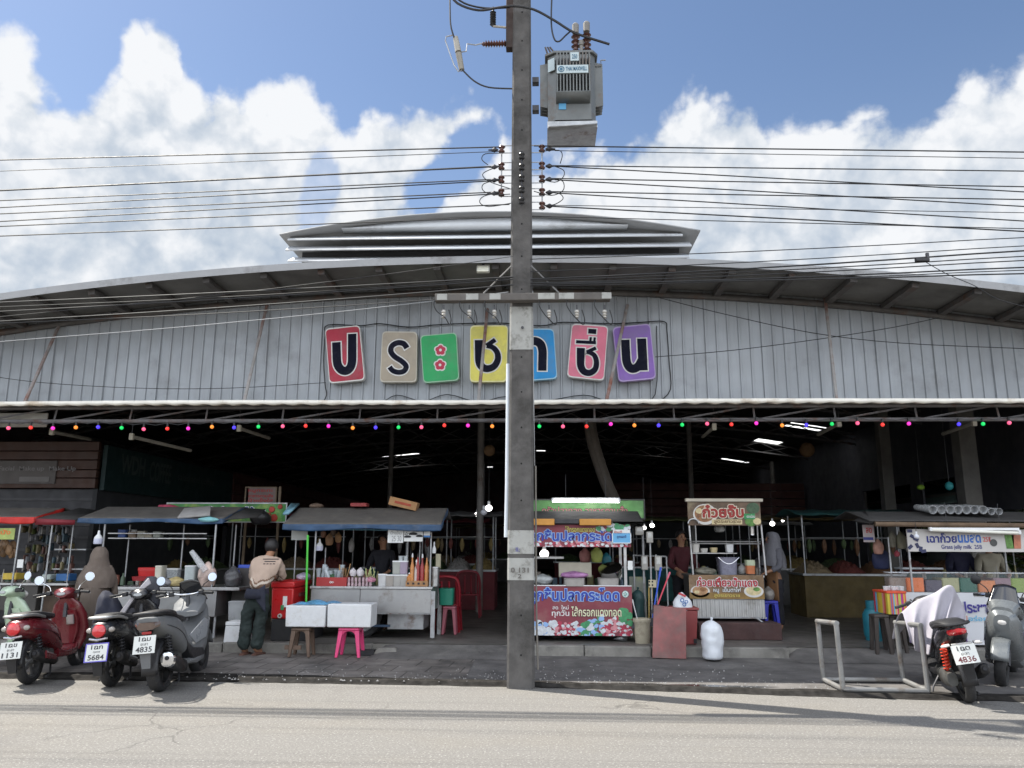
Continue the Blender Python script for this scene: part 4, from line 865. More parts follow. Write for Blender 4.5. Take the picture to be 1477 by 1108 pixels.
# ================= FOOD CARTS =================
canv=M('canvas_grey',(.105,.097,.088),.85,0,.2,4,.3,dirt=((.16,.14,.12),.25,3))
canv_d=M('canvas_dark',(.045,.043,.042),.85,0,.2,4,.3)
val_red=M('valance_red',(.5,.025,.02),.6,0,.15,6); val_blue=M('valance_blue',(.028,.068,.14),.6,0,.25,5,dirt=((.1,.12,.15),.2,4))
def canopy(t,x0,x1,yf,yb,zf,zr,mat,val=None,vh=.07,dip=0.,name='canopy'):
    """front slope from (yf,zf) up to a ridge at 55% and a shorter back slope, cloth sagging between battens"""
    ym=yf+(yb-yf)*.6
    def fn(u,v):
        x=x0+(x1-x0)*u; s=-.03*abs(math.sin(u*PI*3.))*(.7+.3*math.sin(u*5+x0))*math.sin(PI*min(1,v*1.6))
        if v<.6: k=v/.6; return (x,yf+(ym-yf)*k,zf+(zr-zf)*k+s)
        k=(v-.6)/.4; return (x,ym+(yb-ym)*k,zr-(zr-zf)*.6*k+s)
    B().sheet(fn,40,16).o(name,mat,t,solid=.012,sm=50)
    if val:
        b=B(); nn=60
        b.sheet(lambda u,v:(x0+(x1-x0)*u,yf-.012-.012*math.sin(u*37+v),zf-.0-(vh*(1+.25*math.sin(u*9)+dip*math.exp(-((u-.3)/.09)**2)))*v),nn,4)
        for xe in (x0,x1): b.sheet(lambda u,v:(xe+.01*math.sin(u*9),yf+(ym-yf)*u,zf+(zr-zf)*u-vh*v),10,3)
        b.o('valance',val,t,solid=.006,sm=50)
def post(t,px_,pya,pyb,Y,r=.014,mat=None,lean=0):
    a=at(px_,pya,Y); B().cyl((a.x+lean,Y,at(px_,pyb,Y).z),(a.x,Y,a.z),r,n=8).o('post',mat or galv,t)
def wheel(t,x,y,z,r,ax=(0,1,0),w=.06):
    b=B().lathe([(r*.72,-w/2),(r*.93,-w/2),(r,-w/4),(r,w/4),(r*.93,w/2),(r*.72,w/2)],(x,y,z),24,axis=ax); o=b.o('wheel',rubber,t)
    b=B().lathe([(0,-w*.3),(r*.12,-w*.55),(r*.14,-w*.3),(r*.2,-w*.2),(r*.7,-w*.35),(r*.74,w*.35),(r*.2,w*.2),(0,w*.3)],(x,y,z),16,axis=ax); q=b.o('rim',galv,o)
def item(name,label,cat,bld,mat,group=None,**k):
    o=bld.o(name,mat,**k); return tag(o,label,cat,group)
def tub(px0,px1,py0,py1,Y,d=.2,taper=.9):
    a,c=at(px0,py1,Y),at(px1,py0,Y); w=c.x-a.x; h=c.z-a.z
    return (a.x+c.x)/2,Y+d/2,a.z,w,h,d
def tubmesh(px0,px1,py0,py1,Y,d=.2,taper=.88,e=5):
    x,y,z,w,h,d=tub(px0,px1,py0,py1,Y,d)
    return B().loft([(x,y,z,w/2*taper,d/2*taper,e),(x,y,z+h*.96,w/2*.98,d/2*.98,e),(x,y,z+h*.965,w/2,d/2,e),(x,y,z+h,w/2,d/2,e)],20,'z')
def lidded(name,label,cat,px0,px1,py0,py1,Y,mat,lidm,d=.2,lh=.16,fill=None,group=None):
    x,y,z,w,h,d=tub(px0,px1,py0,py1,Y,d); t=thing(name,label,cat,(x,y,z),group)
    B().loft([(x,y,z,w/2*.88,d/2*.88,5),(x,y,z+h*(1-lh),w/2*.97,d/2*.97,5)],20,'z').o('tub',mat,t)
    B().loft([(x,y,z+h*(1-lh)+.001,w/2,d/2,5),(x,y,z+h*.97,w/2,d/2,5),(x,y,z+h,w/2*.95,d/2*.95,5)],20,'z').o('lid',lidm,t)
    if fill: B().loft([(x,y,z+.006,w/2*.85,d/2*.85,5),(x,y,z+h*(1-lh)*.72,w/2*.9,d/2*.9,5)],20,'z').o('contents',fill,t)
def bag(name,label,cat,px0,px1,py0,py1,Y,mat,d=.22,seed=1,knot=False,group=None):
    x,y,z,w,h,d=tub(px0,px1,py0,py1,Y,d); g_=random.Random(seed); b=B(); n,m=18,10; vs=[]
    for i in range(m+1):
        v=i/m; prof=((.82+.3*math.sin(PI*min(1,v*1.15)))*(1 if v<.72 else (1-(v-.72)/.28*.86))) if not knot else ((.98+.05*math.sin(v*9+seed))*(1 if v<.8 else math.sqrt(max(.01,1-((v-.8)/.2)**2*.97))))
        for j in range(n):
            a=2*PI*j/n; k=prof*(1+g_.uniform(-.09,.09)+.05*math.sin(3*a+v*5)+(.05*math.sin(9*a+v*3)+.04*math.sin(v*23+2*a) if knot else 0)); vs.append((x+w/2*.95*k*math.cos(a),y+d/2*k*math.sin(a),z+h*v+g_.uniform(-.02,.02)*h*(0<i<m)))
    b.add(vs,[(i*n+j,i*n+(j+1)%n,(i+1)*n+(j+1)%n,(i+1)*n+j) for i in range(m) for j in range(n)]+[tuple(range(n))[::-1],tuple(range(m*n,m*n+n))])
    if knot: b.loft([(x,y,z+h*.98,.012,.012),(x+.01,y,z+h*1.04,.03,.02),(x,y,z+h*1.08,.02,.02)],8,'z')
    return item(name,label,cat,b,mat,group,sm=80,sub=1)
cl_p=clear('clear_plastic',(.75,.8,.82),.45,.2); cl_b=clear('clear_bag',(.8,.82,.84),.4,.25); blkbag=M('black_bag',(.03,.03,.033),.35,0,.3,9)
bagw=M('bag_white',(.68,.71,.75),.45,0,.06,7,.3)
# ---- 1: far left snack cart with red edge
Y1=11.75
c1=thing('snack_cart','snack cart with a grey canopy edged in red at the far left','food cart',(X(40,Y1),Y1,FZ))
xL,xM,xR=X(-130,Y1,748),X(50,Y1,748),X(109,Y1+.1,750)
canopy(c1,xL,xM,Y1,Y1+1.2,Z(746,Y1,40),Z(733,Y1+.9,40),canv,val_red,.085,.5)
B().add([(xM+.01,Y1+.02,Z(748,Y1,60)),(xR,Y1+.1,Z(750,Y1,108)),(xR-.05,Y1+1.1,Z(738,Y1+1,100)),(xM+.2,Y1+.8,Z(733,Y1+.8,80))],[(0,1,2,3)]).o('side_canopy',canv_d,c1,solid=.012)
B().add([(xM+.01,Y1+.01,Z(748,Y1,60)),(xR,Y1+.09,Z(750,Y1,108)),(xR,Y1+.09,Z(757,Y1,108)),(xM+.01,Y1+.01,Z(757,Y1,60))],[(0,1,2,3)]).o('side_valance',M('valance_maroon',(.2,.015,.025),.6,0,.15,6),c1,solid=.008)
post(c1,30,756,905,Y1+.06,lean=-.03); post(c1,76,756,905,Y1+.1,lean=-.02); post(c1,106,757,905,Y1+.2,.01)
B().bb(xL,xM+.1,Y1+.12,Y1+.95,FZ+.35,FZ+.72).o('counter',M('counter_dark',(.06,.055,.05),.6,.2,.2,4),c1,bev=.01)
B().bb(xL,xR,Y1+.1,Y1+1.0,FZ+.725,FZ+.755).o('counter_top',steel,c1); B().bb(xM+.15,xR-.03,Y1+.2,Y1+.9,FZ+.3,FZ+.72).o('side_box',M('wood_dark',(.07,.045,.03),.8,0,.3,5),c1)
for xx in (xL+.6,xM): wheel(c1,xx,Y1+.5,FZ+.23,.23)
for z in (1.12,1.42): B().bb(xM+.05,xR-.02,Y1+.5,Y1+.85,z,z+.02).o('shelf',galv,c1)
cg=random.Random(21)
p=at(10,770,Y1+.03); o=panel('snack_sign','orange and green printed snack sign hung under the red-edged canopy','sign',-30,22,762,778,Y1+.05,M('sign_lime',(.35,.42,.12),.6,0,.3,9),None,.008)
sign_text(o,'ขนมปัง',-24,16,764,771,Y1+.05,M('text_orange',(.6,.16,.03),.5,0,0),.03,lift=.003)
b=B()
for k in range(15):
    p=at(cg.uniform(-30,28),cg.uniform(783,803),Y1+cg.uniform(.15,.4)); b.sph(p,(cg.uniform(.04,.075),.04,cg.uniform(.06,.1)),9,6,.12,cg)
item('bread_bags','bunch of brown bread bags hanging in the red-edged cart','bread',b,M('bread_brown',(.24,.14,.07),.5,0,.4,9))
for k,(u0,u1,v0,v1,c,l) in enumerate(((3,24,827,836,(.5,.36,.05),'yellow'),(60,73,829,836,(.35,.4,.38),'pale green'),(80,100,828,838,(.03,.11,.28),'blue'))):
    x,y,z,w,h,d=tub(u0,u1,v0,v1,Y1+.2,.2); item('snack_box',l+' snack box on the counter of the red-edged cart','box',B().box((x,y,z+h/2),(w,d,h)),M('box_'+l.replace(' ','_'),c,.6,0,.15,9),bev=.006)
# packets hanging and stacked in its side cabinet
for k in range(72):
    px_=36+((k*7.3)%69)+cg.uniform(-2,2); py=[764,777,791,806,818][k%5]+cg.uniform(-3,3); Y=Y1+cg.uniform(.45,.8); p=at(px_,py,Y); c=cg.choice([(.2,.19,.18),(.1,.12,.04),(.18,.15,.08),(.12,.06,.05),(.05,.08,.1),(.17,.17,.18),(.1,.075,.06)])
    w,h=cg.uniform(.06,.13),cg.uniform(.08,.15)
    item('snack_packet','small snack packet among others crowding the red-edged cart','packet',B().loft([(p.x,Y,p.z-h/2,w/2,.006,6),(p.x,Y,p.z-h*.3,w/2*.96,.02,3),(p.x,Y,p.z+h*.3,w/2*.96,.02,3),(p.x,Y,p.z+h/2,w/2,.005,6)],14,'z'),M('packet_%d'%([(.2,.19,.18),(.1,.12,.04),(.18,.15,.08),(.12,.06,.05),(.05,.08,.1),(.17,.17,.18),(.1,.075,.06)].index(c)),c,.4,0,.4,20),'snack packets in the red-edged cart')
x=X(29,Y1-.02,813); B().bb(x-.045,x+.045,Y1-.02,Y1-.01,Z(819,Y1,29),Z(807,Y1,29)).o('price_card',paper,c1)
# ---- 2: blue-edged steel cart at left
Y2=11.7
c2=thing('steel_cart','stainless cart with a blue-edged grey canopy behind the parked scooters','food cart',(X(250,Y2),Y2,FZ))
x0,x1=X(113,Y2,750),X(322,Y2,750)
canopy(c2,x0,x1,Y2,Y2+1.35,Z(748,Y2,200),Z(731.5,Y2+1,200),canv,val_blue,.065)
B().add([(x1+.01,Y2+.02,Z(750,Y2,330)),(X(357,Y2,750),Y2+.4,Z(746,Y2+.4,350)),(X(352,Y2,740),Y2+.9,Z(735,Y2+.9,350)),(x1-.02,Y2+.8,Z(733,Y2+.8,330))],[(0,1,2,3)]).o('side_canopy',canv_d,c2,solid=.012)
post(c2,152,756,905,Y2+.05,.016); post(c2,312,757,905,Y2+.05,.016); post(c2,188,757,905,Y2+.75,.013); post(c2,266,757,905,Y2+.75,.013); post(c2,341,757,905,Y2+.8,.013)
xa,xb=X(163,Y2,850),X(345,Y2,850); zc=Z(847,Y2,250)
B().bb(xa,xb,Y2,Y2+.85,zc-.045,zc).o('counter_top',steel,c2,bev=.006)
B().bb(xa+.02,X(310,Y2,870),Y2+.03,Y2+.8,FZ+.3,zc-.047).o('cabinet',M('steel_dull',(.36,.36,.36),.4,.7,.12,3,dirt=((.2,.18,.16),.3,3)),c2,bev=.006)
B().bb(X(318,Y2,870),xb-.02,Y2+.4,Y2+.8,FZ+.1,zc-.05).o('under_shelf',M('counter_dark'),c2)
for xx in (xa+.06,X(308,Y2,880)): B().cyl((xx,Y2+.08,FZ),(xx,Y2+.08,FZ+.3),.02,n=8).o('leg',galv,c2)
wheel(c2,xa+.9,Y2+.4,FZ+.22,.22)
zs=Z(776,Y2+.6,230); B().bb(X(158,Y2+.6),X(300,Y2+.6),Y2+.55,Y2+.8,zs-.015,zs).o('shelf',steel,c2); B().bb(X(158,Y2+.6),X(300,Y2+.6),Y2+.53,Y2+.55,zs+.06,zs+.075).o('shelf_rail',steel,c2)
for k,(u0,u1,v0,v1,c,nm) in enumerate(((168,181,764,775,(.04,.09,.3),'blue plastic cup'),(184,193,767,775.5,(.25,.18,.12),'brown jar'),(197,206,766,775.5,(.42,.4,.33),'pale bowl stack'),(208,216,769,775.5,(.4,.36,.28),'beige tub'),(218,233,767,775.5,(.35,.38,.34),'grey-green lidded tub'))):
    o=tubmesh(u0,u1,v0,v1,Y2+.6,.14,.85).o('shelf_tub',M('tub_%d'%k,c,.4,0,.1,6)); tag(o,nm+' on the upper shelf of the left blue-edged cart','tub')
pp=B().bb(X(187,Y2+.7),X(195,Y2+.7),Y2+.72,Y2+.725,Z(780,Y2+.7),Z(766,Y2+.7)).o('price_card',paper,c2)
lidded('red_basin','red plastic basin with lid on the left steel cart','basin',199,219,819,833,Y2+.3,M('plastic_red',(.5,.02,.02),.35,0,.1,6),M('plastic_red'),.35,.35)
item('red_tray','flat dark red tray under the red basin','tray',tubmesh(188,212,832,838,Y2+.2,.3,.9),M('tray_red',(.3,.02,.025),.4,0,.1,6))
lidded('white_tub','tall pale square food tub leaning on the left steel cart','tub',218,239,816,845,Y2+.15,M('tub_cream',(.52,.5,.42),.4,0,.08,6),M('tub_cream'),.12,.08)
lidded('clear_box','clear lidded food box behind the noodle bag on the left steel cart','food box',238,255,820,834,Y2+.4,cl_p,whitep,.2,.15)
lidded('clear_tank','clear upright liquid container on the left steel cart','container',262,283,816,846,Y2+.1,M('milky_plastic',(.42,.47,.47),.3,0,.06,5),whitep,.18,.05)
bag('noodle_bag','clear bag of yellow noodles on the left steel cart','food bag',236,263,832,846,Y2+.12,M('noodle_yellow',(.45,.36,.17),.5,0,.35,16,.3),.2,2)
bag('plastic_bag','crumpled grey bag beside the pale tub on the left steel cart','bag',222,245,834,846,Y2+.06,M('bag_grey',(.25,.25,.27),.35,0,.3,8),.18,3)
bag('plastic_bag','clear bag of orange packets tied to the cart post behind the grey scooter','bag',281,309,810,848,Y2-.02,M('bag_orange',(.5,.38,.33),.3,0,.55,8,.2),.2,4)
item('plastic_roll','slanting roll of clear plastic bags above the orange bag','bag roll',B().tube([at(276,795,Y2),at(288,812,Y2),at(297,824,Y2)],[.035,.05,.05],10),cl_b)
bag('plastic_bag','dark clear bag of crumpled black bags right of the cart post','bag',319,344,816,848,Y2+.1,M('bag_smoke',(.08,.08,.085),.25,0,.5,7,.3),.25,5)
lidded('bucket','dark bucket with a blue lid behind the smoky bag','bucket',342,364,815,848,Y2+.35,M('bucket_grey',(.06,.055,.055),.5,0,.2,6),M('lid_blue',(.02,.06,.4),.4,0,.1,6),.3,.14)
o=B().add([at(256,747,Y2-.03),at(303,743,Y2-.03),at(304,731,Y2+.5),at(266,734,Y2+.5)],[(0,1,2,3)]).o('white_sheet',M('sheet_grey',(.33,.32,.31),.8,0,.15,6),solid=.03,bev=.005); tag(o,'warped pale board lying on the left blue-edged canopy','board')
bag('turquoise_cloth','small turquoise cloth bunched at the corner of the blue-edged canopy','cloth',284,313,745,753,Y2-.06,M('cloth_turquoise',(.2,.45,.47),.7,0,.3,8),.12,6)
o=B().tube([at(229,731,Y2+1.1),at(245,731.5,Y2+1.1),at(262,735,Y2+1.0)],[.03,.045,.03],8).o('pink_roll',M('pink_cloth',(.4,.05,.1),.7,0,.2,6)); tag(o,'pink rolled cloth on top of the left blue-edged canopy','cloth')
bag('black_bundle','black wrapped bundle on top of the stall behind the bending man','bundle',356,386,734,757,12.9,M('black_bag'),.3,8)
lidded('grey_crate','grey plastic crate standing on the white foam box by the man','crate',327,352,868,896,11.55,M('crate_grey',(.3,.31,.32),.5,0,.15,6,dirt=((.15,.14,.12),.3,5)),M('crate_grey'),.3,.06)
t=thing('foam_box','worn white foam box with lid on the kerb left of the man','foam box',(X(337,11.35),11.35,PZ)); x,y,z,w,h,d=tub(321,354,897,930,11.3,.32)
B().frustum((x,y,z),(w*.98,d),(w*.9,d*.92),h*.82).o('box',foam,t,bev=.012); B().frustum((x,y,z+h*.823),(w*.93,d*.96),(w*.9,d*.92),h*.17).o('lid',foam,t,bev=.01)
bag('yellow_packet','yellow-green packet under the grey stall left of the man','packet',346,353,880,893,11.5,M('pack_lime',(.3,.35,.06),.5,0,.3,9),.08,9)
# ---- red cooler
cy=11.45
rc=thing('red_cooler','big red ice cooler with a white sticker that the man leans on','cooler',(X(410,cy),cy,FZ))
cr_=M('cooler_red',(.50,.018,.02),.35,0,.08,4,dirt=((.25,.02,.02),.2,3)); xa,xb=X(391,cy,860),X(423,cy,860); z0,z1=Z(893,cy,405),Z(841,cy,405)
B().frustum(((xa+xb)/2,cy+.42,z0),(xb-xa-.02,.8),(xb-xa,.84),z1-z0-.07).o('body',cr_,rc,bev=.02)
B().bb(xa-.012,xb+.012,cy-.015,cy+.855,z1-.068,z1+.02).o('lid',cr_,rc,bev=.02)
B().bb(X(408,cy,868),X(414,cy,868),cy-.004,cy+.003,Z(876,cy,410),Z(860,cy,410)).o('sticker',paper,rc); B().bb(X(405.5,cy,868),X(410,cy,868),cy-.005,cy+.003,Z(880,cy,408),Z(873,cy,408)).o('sticker',M('sticker_green',(.05,.25,.1),.5,0,0),rc)
p=at(403.5,888.5,cy); B().lathe([(.012,-.02),(.03,-.02),(.034,.0),(.03,.016),(.016,.016),(.012,.0)],p,14,axis=(0,-1,0)).o('drain_plug',M('plug_pale',(.5,.48,.45),.5,0,.05,6),rc)
B().bb(xb,xb+.03,cy+.25,cy+.5,z1-.2,z1-.15).o('handle',M('handle_dark',(.12,.02,.02),.5,0,.1,6),rc)
item('black_crate','black plastic crate under the red cooler','crate',B().bb(xa+.02,xb+.25,cy+.02,cy+.75,FZ,z0-.004),M('crate_black',(.02,.02,.022),.6,0,.2,6),bev=.01)
bag('clear_bag','pale translucent bag lying on the red cooler lid','bag',424,444,826,838,cy+.45,M('bag_lilac',(.4,.36,.45),.3,0,.25,8),.3,12)
# ---- 3: stainless drinks cart
Y3=11.75
c3=thing('drinks_cart','long stainless drinks cart with a blue-edged canopy left of the pole','food cart',(X(530,Y3),Y3,FZ))
x0,x1=X(413,Y3,757),X(638,Y3,757)
canopy(c3,x0,x1,Y3-.15,Y3+1.15,Z(756.5,Y3-.15,520),Z(732,Y3+.6,520),canv,val_blue,.08)
B().add([at(408,742,Y3+.2),at(420,727,Y3+.6),at(432,727,Y3+.62),at(416,741,Y3+.1)],[(0,1,2,3)]).o('blue_cover',M('cover_sky',(.2,.4,.5),.6,0,.2,6),c3,solid=.03)
post(c3,456,766,930,Y3+.03,.014); post(c3,622,768,850,Y3+.03,.014); post(c3,588,776,846,Y3+.8,.02); post(c3,606,776,846,Y3+.8,.01)
post(c3,428,768,915,Y3+.5,.012); post(c3,470,790,845,Y3+.75,.01)
B().cyl(at(430,763,Y3-.02),at(620,765.5,Y3-.02),.008,n=6).o('rail',M('rail_blue',(.1,.25,.33),.5,.2,.1,6),c3)
xa,xb=X(449,Y3,850),X(622,Y3,850); zc=Z(846,Y3,530); zb_=Z(884,Y3,530)
B().bb(xa-.02,xb+.02,Y3-.02,Y3+.9,zc-.035,zc).o('counter_top',steel,c3,bev=.005)
seam=X(519,Y3,865)
for q0,q1 in ((xa,seam-.004),(seam+.004,xb)): B().bb(q0,q1,Y3,Y3+.04,zb_,zc-.037).o('front_panel',MATS['steel_dull'],c3,bev=.004)
B().bb(xa,xb,Y3+.042,Y3+.86,zb_+.02,zc-.04).o('cabinet',M('steel_dull'),c3)
B().bb(xa,xb,Y3-.012,Y3+.02,zb_-.015,zb_-.002).o('bottom_rail',galv,c3)
B().bb(X(556,Y3,890),X(609,Y3,890),Y3+.15,Y3+.7,Z(908,Y3+.15,580),zb_-.02).o('lower_box',galv,c3,bev=.005)
p0,p1=at(625,853,Y3),at(625,914,Y3); B().bb(p0.x-.03,p0.x+.03,Y3-.01,Y3+.02,FZ+.03,p0.z).o('leg',galv,c3); B().bb(p0.x-.03,p0.x+.03,Y3+.75,Y3+.78,FZ,p0.z).o('leg',galv,c3)
wheel(c3,X(522,Y3+.2,900),Y3+.2,FZ+.28,.28); wheel(c3,X(522,Y3+.2,900),Y3+.75,FZ+.28,.28)
B().box((X(540,Y3+.1,905),Y3+.12,FZ+.18),(.45,.05,.03)).o('axle_bar',M('bar_blue',(.04,.07,.12),.5,.3,.2,6),c3)
gp=B().cyl(at(441.5,868,Y3-.2),at(444,772,Y3-.2),.016,n=8).o('green_pole',M('pole_green',(.08,.55,.06),.4,0,.1,5)); tag(gp,'bright green pole standing beside the white foam boxes','pole')
fp=panel('cut_out_card','plain pale cut-out card hung at the left of the drinks cart','card',420,444,763,779,Y3+.1,M('card_grey',(.34,.35,.33),.7,0,.08,5),None,.012)
t=panel('price_sign','white hand-drawn price sign with fish sketches hung on the drinks cart, left half','price sign',559,582,764,783,Y3-.05,paper,None,.006); sign_text(t,'25 30',565,579,773,781,Y3-.05,M('pencil',(.3,.3,.31),.7,0,0),.0,lift=.003); sign_text(t,'น้ำเย็น',563,579,766,771,Y3-.05,MATS['pencil'],.0,lift=.003)
t=panel('price_sign','white sign with black animal sketches hung on the drinks cart, right half','price sign',582.5,610,763,781,Y3-.05,paper,None,.006)
b=B()
for (u,v,s) in ((600,766,7),(596,771,6),(605,774,5),(588,775,5)):
    p=at(u,v,Y3-.056); b.slab([(p.x+s*.011*math.cos(k*PI/8)*(1 if k<9 else .6),p.y,p.z+s*.0055*max(-.25,math.sin(k*PI/8))) for k in range(16)],(0,.003,0))
b.o('sketches',ink,t,sm=0); sign_text(t,'ม้า',584,591,768,772,Y3-.05,ink,.01,lift=.003)
t=panel('price_sign','small white and blue card at the right end of the drinks cart canopy','price sign',611,620.5,764,775,Y3-.04,paper,None,.006); B().bb(X(611,Y3-.045),X(620.5,Y3-.045),Y3-.045,Y3-.041,Z(775,Y3,615),Z(772.5,Y3,615)).o('stripe',M('stripe_blue',(.05,.2,.5),.5,0,0),t)
# goods on the counter
def crate(label,px0,px1,py0,py1,Y,mat,d=.3):
    x,y,z,w,h,d=tub(px0,px1,py0,py1,Y,d); b=B(); th=.012
    b.bb(x-w/2,x+w/2,y-d/2,y-d/2+th,z,z+h); b.bb(x-w/2,x+w/2,y+d/2-th,y+d/2,z,z+h); b.bb(x-w/2,x-w/2+th,y-d/2+th,y+d/2-th,z,z+h); b.bb(x+w/2-th,x+w/2,y-d/2+th,y+d/2-th,z,z+h); b.bb(x-w/2+th,x+w/2-th,y-d/2+th,y+d/2-th,z,z+.01)
    return x,y,z,w,h,d,b
x,y,z,w,h,d,b=crate('',456,500,833,845.5,Y3+.02,None); rcx=thing('red_crate','red open crate of utensils and bags on the drinks cart','crate',(x,y,z)); b.o('tray',M('crate_red',(.36,.03,.03),.5,0,.1,5),rcx,sm=0)
b=B(); yy=y-d/2-.002
for dx,rr in ((-.012,.016),(.016,.014),(.03,.008)): b.lathe([(rr*.55,0),(rr,0),(rr,.002),(rr*.55,.002)],(x+dx,yy,z+h*.45),14,axis=(0,-1,0))
b.o('emblem',wtxt,rcx,sm=0)
ug=random.Random(31)
def sticks(label,px0,px1,pyb,pyt,Y,mat,n,r=.012,name='utensil'):
    for k in range(n):
        u=px0+(px1-px0)*(k+.5)/n; a=at(u+ug.uniform(-2,2),pyb,Y+ug.uniform(0,.2)); p2=Vector(at(u+ug.uniform(-5,5),pyt+ug.uniform(-5,5),a.y)); p2.y=a.y+ug.uniform(-.03,.05)
        item(name,label,name.replace('_',' '),B().tube([a,(a+p2)/2,p2],[r*.8,r,r*1.3],8),mat,label.split(' in ')[0]+'s')
sticks('clear plastic cup sleeve in the red crate on the drinks cart',459,494,838,818,Y3+.1,M('sleeve_grey',(.42,.47,.5),.25,0,.25,9),8,.028,'cup_sleeve'); sticks('wooden skewer stick in the red crate on the drinks cart',488,502,836,817,Y3+.1,M('skewer',(.38,.22,.1),.7,0,.2,9),8,.006,'skewer')
sticks('dark green leaf bunch in the red crate on the drinks cart',474,484,838,828,Y3+.06,M('leaf_dark',(.03,.1,.04),.6,0,.3,9),3,.025,'leaf_bunch')
for i in range(7):
    for j in range(2):
        u=503+5.2*i; p=at(u,845.5-j*6.5,Y3+.05+.03*j); 
        item('yogurt_bottle','small pink-labelled drink bottle in the block on the drinks cart','bottle',B().lathe([(0,0),(.02,.0),(.021,.035),(.017,.045),(.02,.06),(.0,.062)],p,10),M('bottle_pink',(.42,.3,.33),.4,0,.2,12),'pink-labelled bottles on the drinks cart')
bag('napkin_pack','white wrapped pack lying on the pink bottles, left one','pack',503,513,819,832,Y3+.08,M('pack_white',(.62,.58,.6),.4,0,.12,12),.12,13); bag('napkin_pack','white wrapped pack lying on the pink bottles, right one','pack',513,524,818.5,832,Y3+.1,M('pack_white'),.12,14)
sticks('pale green straw in the bunch on the drinks cart',527,541,836,822,Y3+.1,M('straw_lime',(.5,.55,.25),.5,0,.3,9),9,.005,'straw')
bag('flower_packet','pink flowered packet beside the straws on the drinks cart','packet',527,541,832,840,Y3+.06,M('packet_pink',(.5,.2,.28),.5,0,.4,12),.1,15)
for k,(u0,u1,v0,v1,fc_) in enumerate(((545,556,828,846,(.5,.5,.5)),(556,567,829,846,(.33,.3,.27)),(567,577,829,846,(.36,.35,.33)),(577,587,829,846,(.36,.35,.33)),(566,576.5,809,828,(.35,.36,.33)),(576.5,587,809,828,(.33,.27,.35)))):
    lidded('food_container',['pale rounded tub','brown-filled container','grey-filled container beside the brown one','right grey-filled container of the lower row','grey-green container of the upper pair','lilac container of the upper pair'][k]+' on the drinks cart','container',u0,u1,v0,v1,Y3+.06+(.002*k),M('cont_%d'%k,fc_,.35,0,.1,7),whitep,.13,.1)
for k in range(2): item('plastic_cup','clear plastic cup standing on the container stack, %s one'%('left','right')[k],'cup',tubmesh(574+7*k,581+7*k,802,809,Y3+.1,.07,.8,2),cl_p)
x,y,z,w,h,d,b=crate('',585,617,838,846,Y3+.03,None,.25); wt=thing('wooden_tray','low wooden slatted tray of syrup bottles on the drinks cart','tray',(x,y,z)); b.o('tray',M('tray_wood',(.34,.18,.08),.7,0,.25,8),wt,sm=0)
b=B()
for k in range(4): B().bb(x-w/2+.02+w*.24*k,x-w/2+.02+w*.24*k+.03,y-d/2-.003,y-d/2,z+h*.35,z+h*.7).o('slot',ink,wt)
pass
def bottle(u,vb,vt,Y,mat,capm,label,r=.03):
    a=at(u,vb,Y); h=at(u,vt,Y).z-a.z; t=thing('syrup_bottle',label,'bottle',tuple(a))
    B().lathe([(0,0),(r,.0),(r,h*.55),(r*.4,h*.72),(r*.35,h*.86)],a,12).o('body',mat,t); B().lathe([(r*.42,h*.86),(r*.42,h*.93),(r*.2,h),(0,h)],a,10).o('cap',capm,t)
om=M('syrup_orange',(.5,.2,.05),.25,0,.25,14); rm=M('syrup_red',(.3,.03,.03),.25,0,.3,14); pk=M('syrup_pale',(.5,.42,.38),.3,0,.2,14)
for (u,vt,m1,m2,l) in ((594,798,om,whitep,'orange syrup bottle with a tall white nozzle'),(600,807,pk,whitep,'short pale bottle with a white nozzle'),(602,798,rm,rubber,'slim red bottle behind the nozzle bottles'),(608.5,799,rm,whitep,'dark red bottle with a pale cap'),(615,799,om,rubber,'amber bottle at the right end of the tray'),(590,826,om,whitep,'low orange jar at the left of the tray')): bottle(u,840,vt,Y3+.08,m1,m2,l+' on the drinks cart',.03 if vt<820 else .035)
item('stock_pot','tall stainless pot at the right end of the drinks cart','pot',B().lathe([(0,0),(.065,0),(.068,.26),(.072,.265),(.07,.28),(0,.285)],(X(627,Y3+.1),Y3+.2,zc),18),steel)
sb=thing('spray_bottle','white spray bottle hung above the stock pot','bottle',tuple(at(626,797,Y3+.1))); p=at(626,798,Y3+.15); B().lathe([(0,0),(.028,0),(.03,.07),(.015,.1),(.012,.12)],p,12).o('body',whitep,sb); B().lathe([(.014,.121),(.014,.15),(.006,.17),(0,.17)],p,10).o('nozzle',whitep,sb)
hb=random.Random(5)
for k,(u,v,w_,h_,c) in enumerate(((474,778,12,18,(.22,.12,.06)),(487,775,10,16,(.26,.14,.06)),(466,770,8,12,(.2,.1,.06)),(506,786,9,22,(.16,.15,.14)),(480,768,9,12,(.15,.1,.07)))): bag('hanging_bag',['brown paper bag hanging in the middle of the drinks cart','tan paper bag hanging right of the brown one','small brown bag above the hanging white lamp','grey cloth hanging right of the paper bags','dark brown bag hanging behind the paper bags'][k],'bag',u-w_/2,u+w_/2,v-h_/2,v+h_/2,Y3+.45+.03*k,M('hang_%d'%k,c,.7,0,.3,9),.08,40+k)
t=thing('cardboard_box','tilted cardboard box with a red mark on the drinks cart canopy','cardboard box',tuple(at(585,732,Y3+.6)))
p=at(583,727,Y3+.55); B().box(p,(.44,.25,.13),ry=rad(13)).o('box',cardboard,t,bev=.004); B().box(p+Vector((0,-.127,0)),(.26,.006,.035),ry=rad(13)).o('print',M('print_rust',(.35,.06,.03),.7,0,.1,9),t)
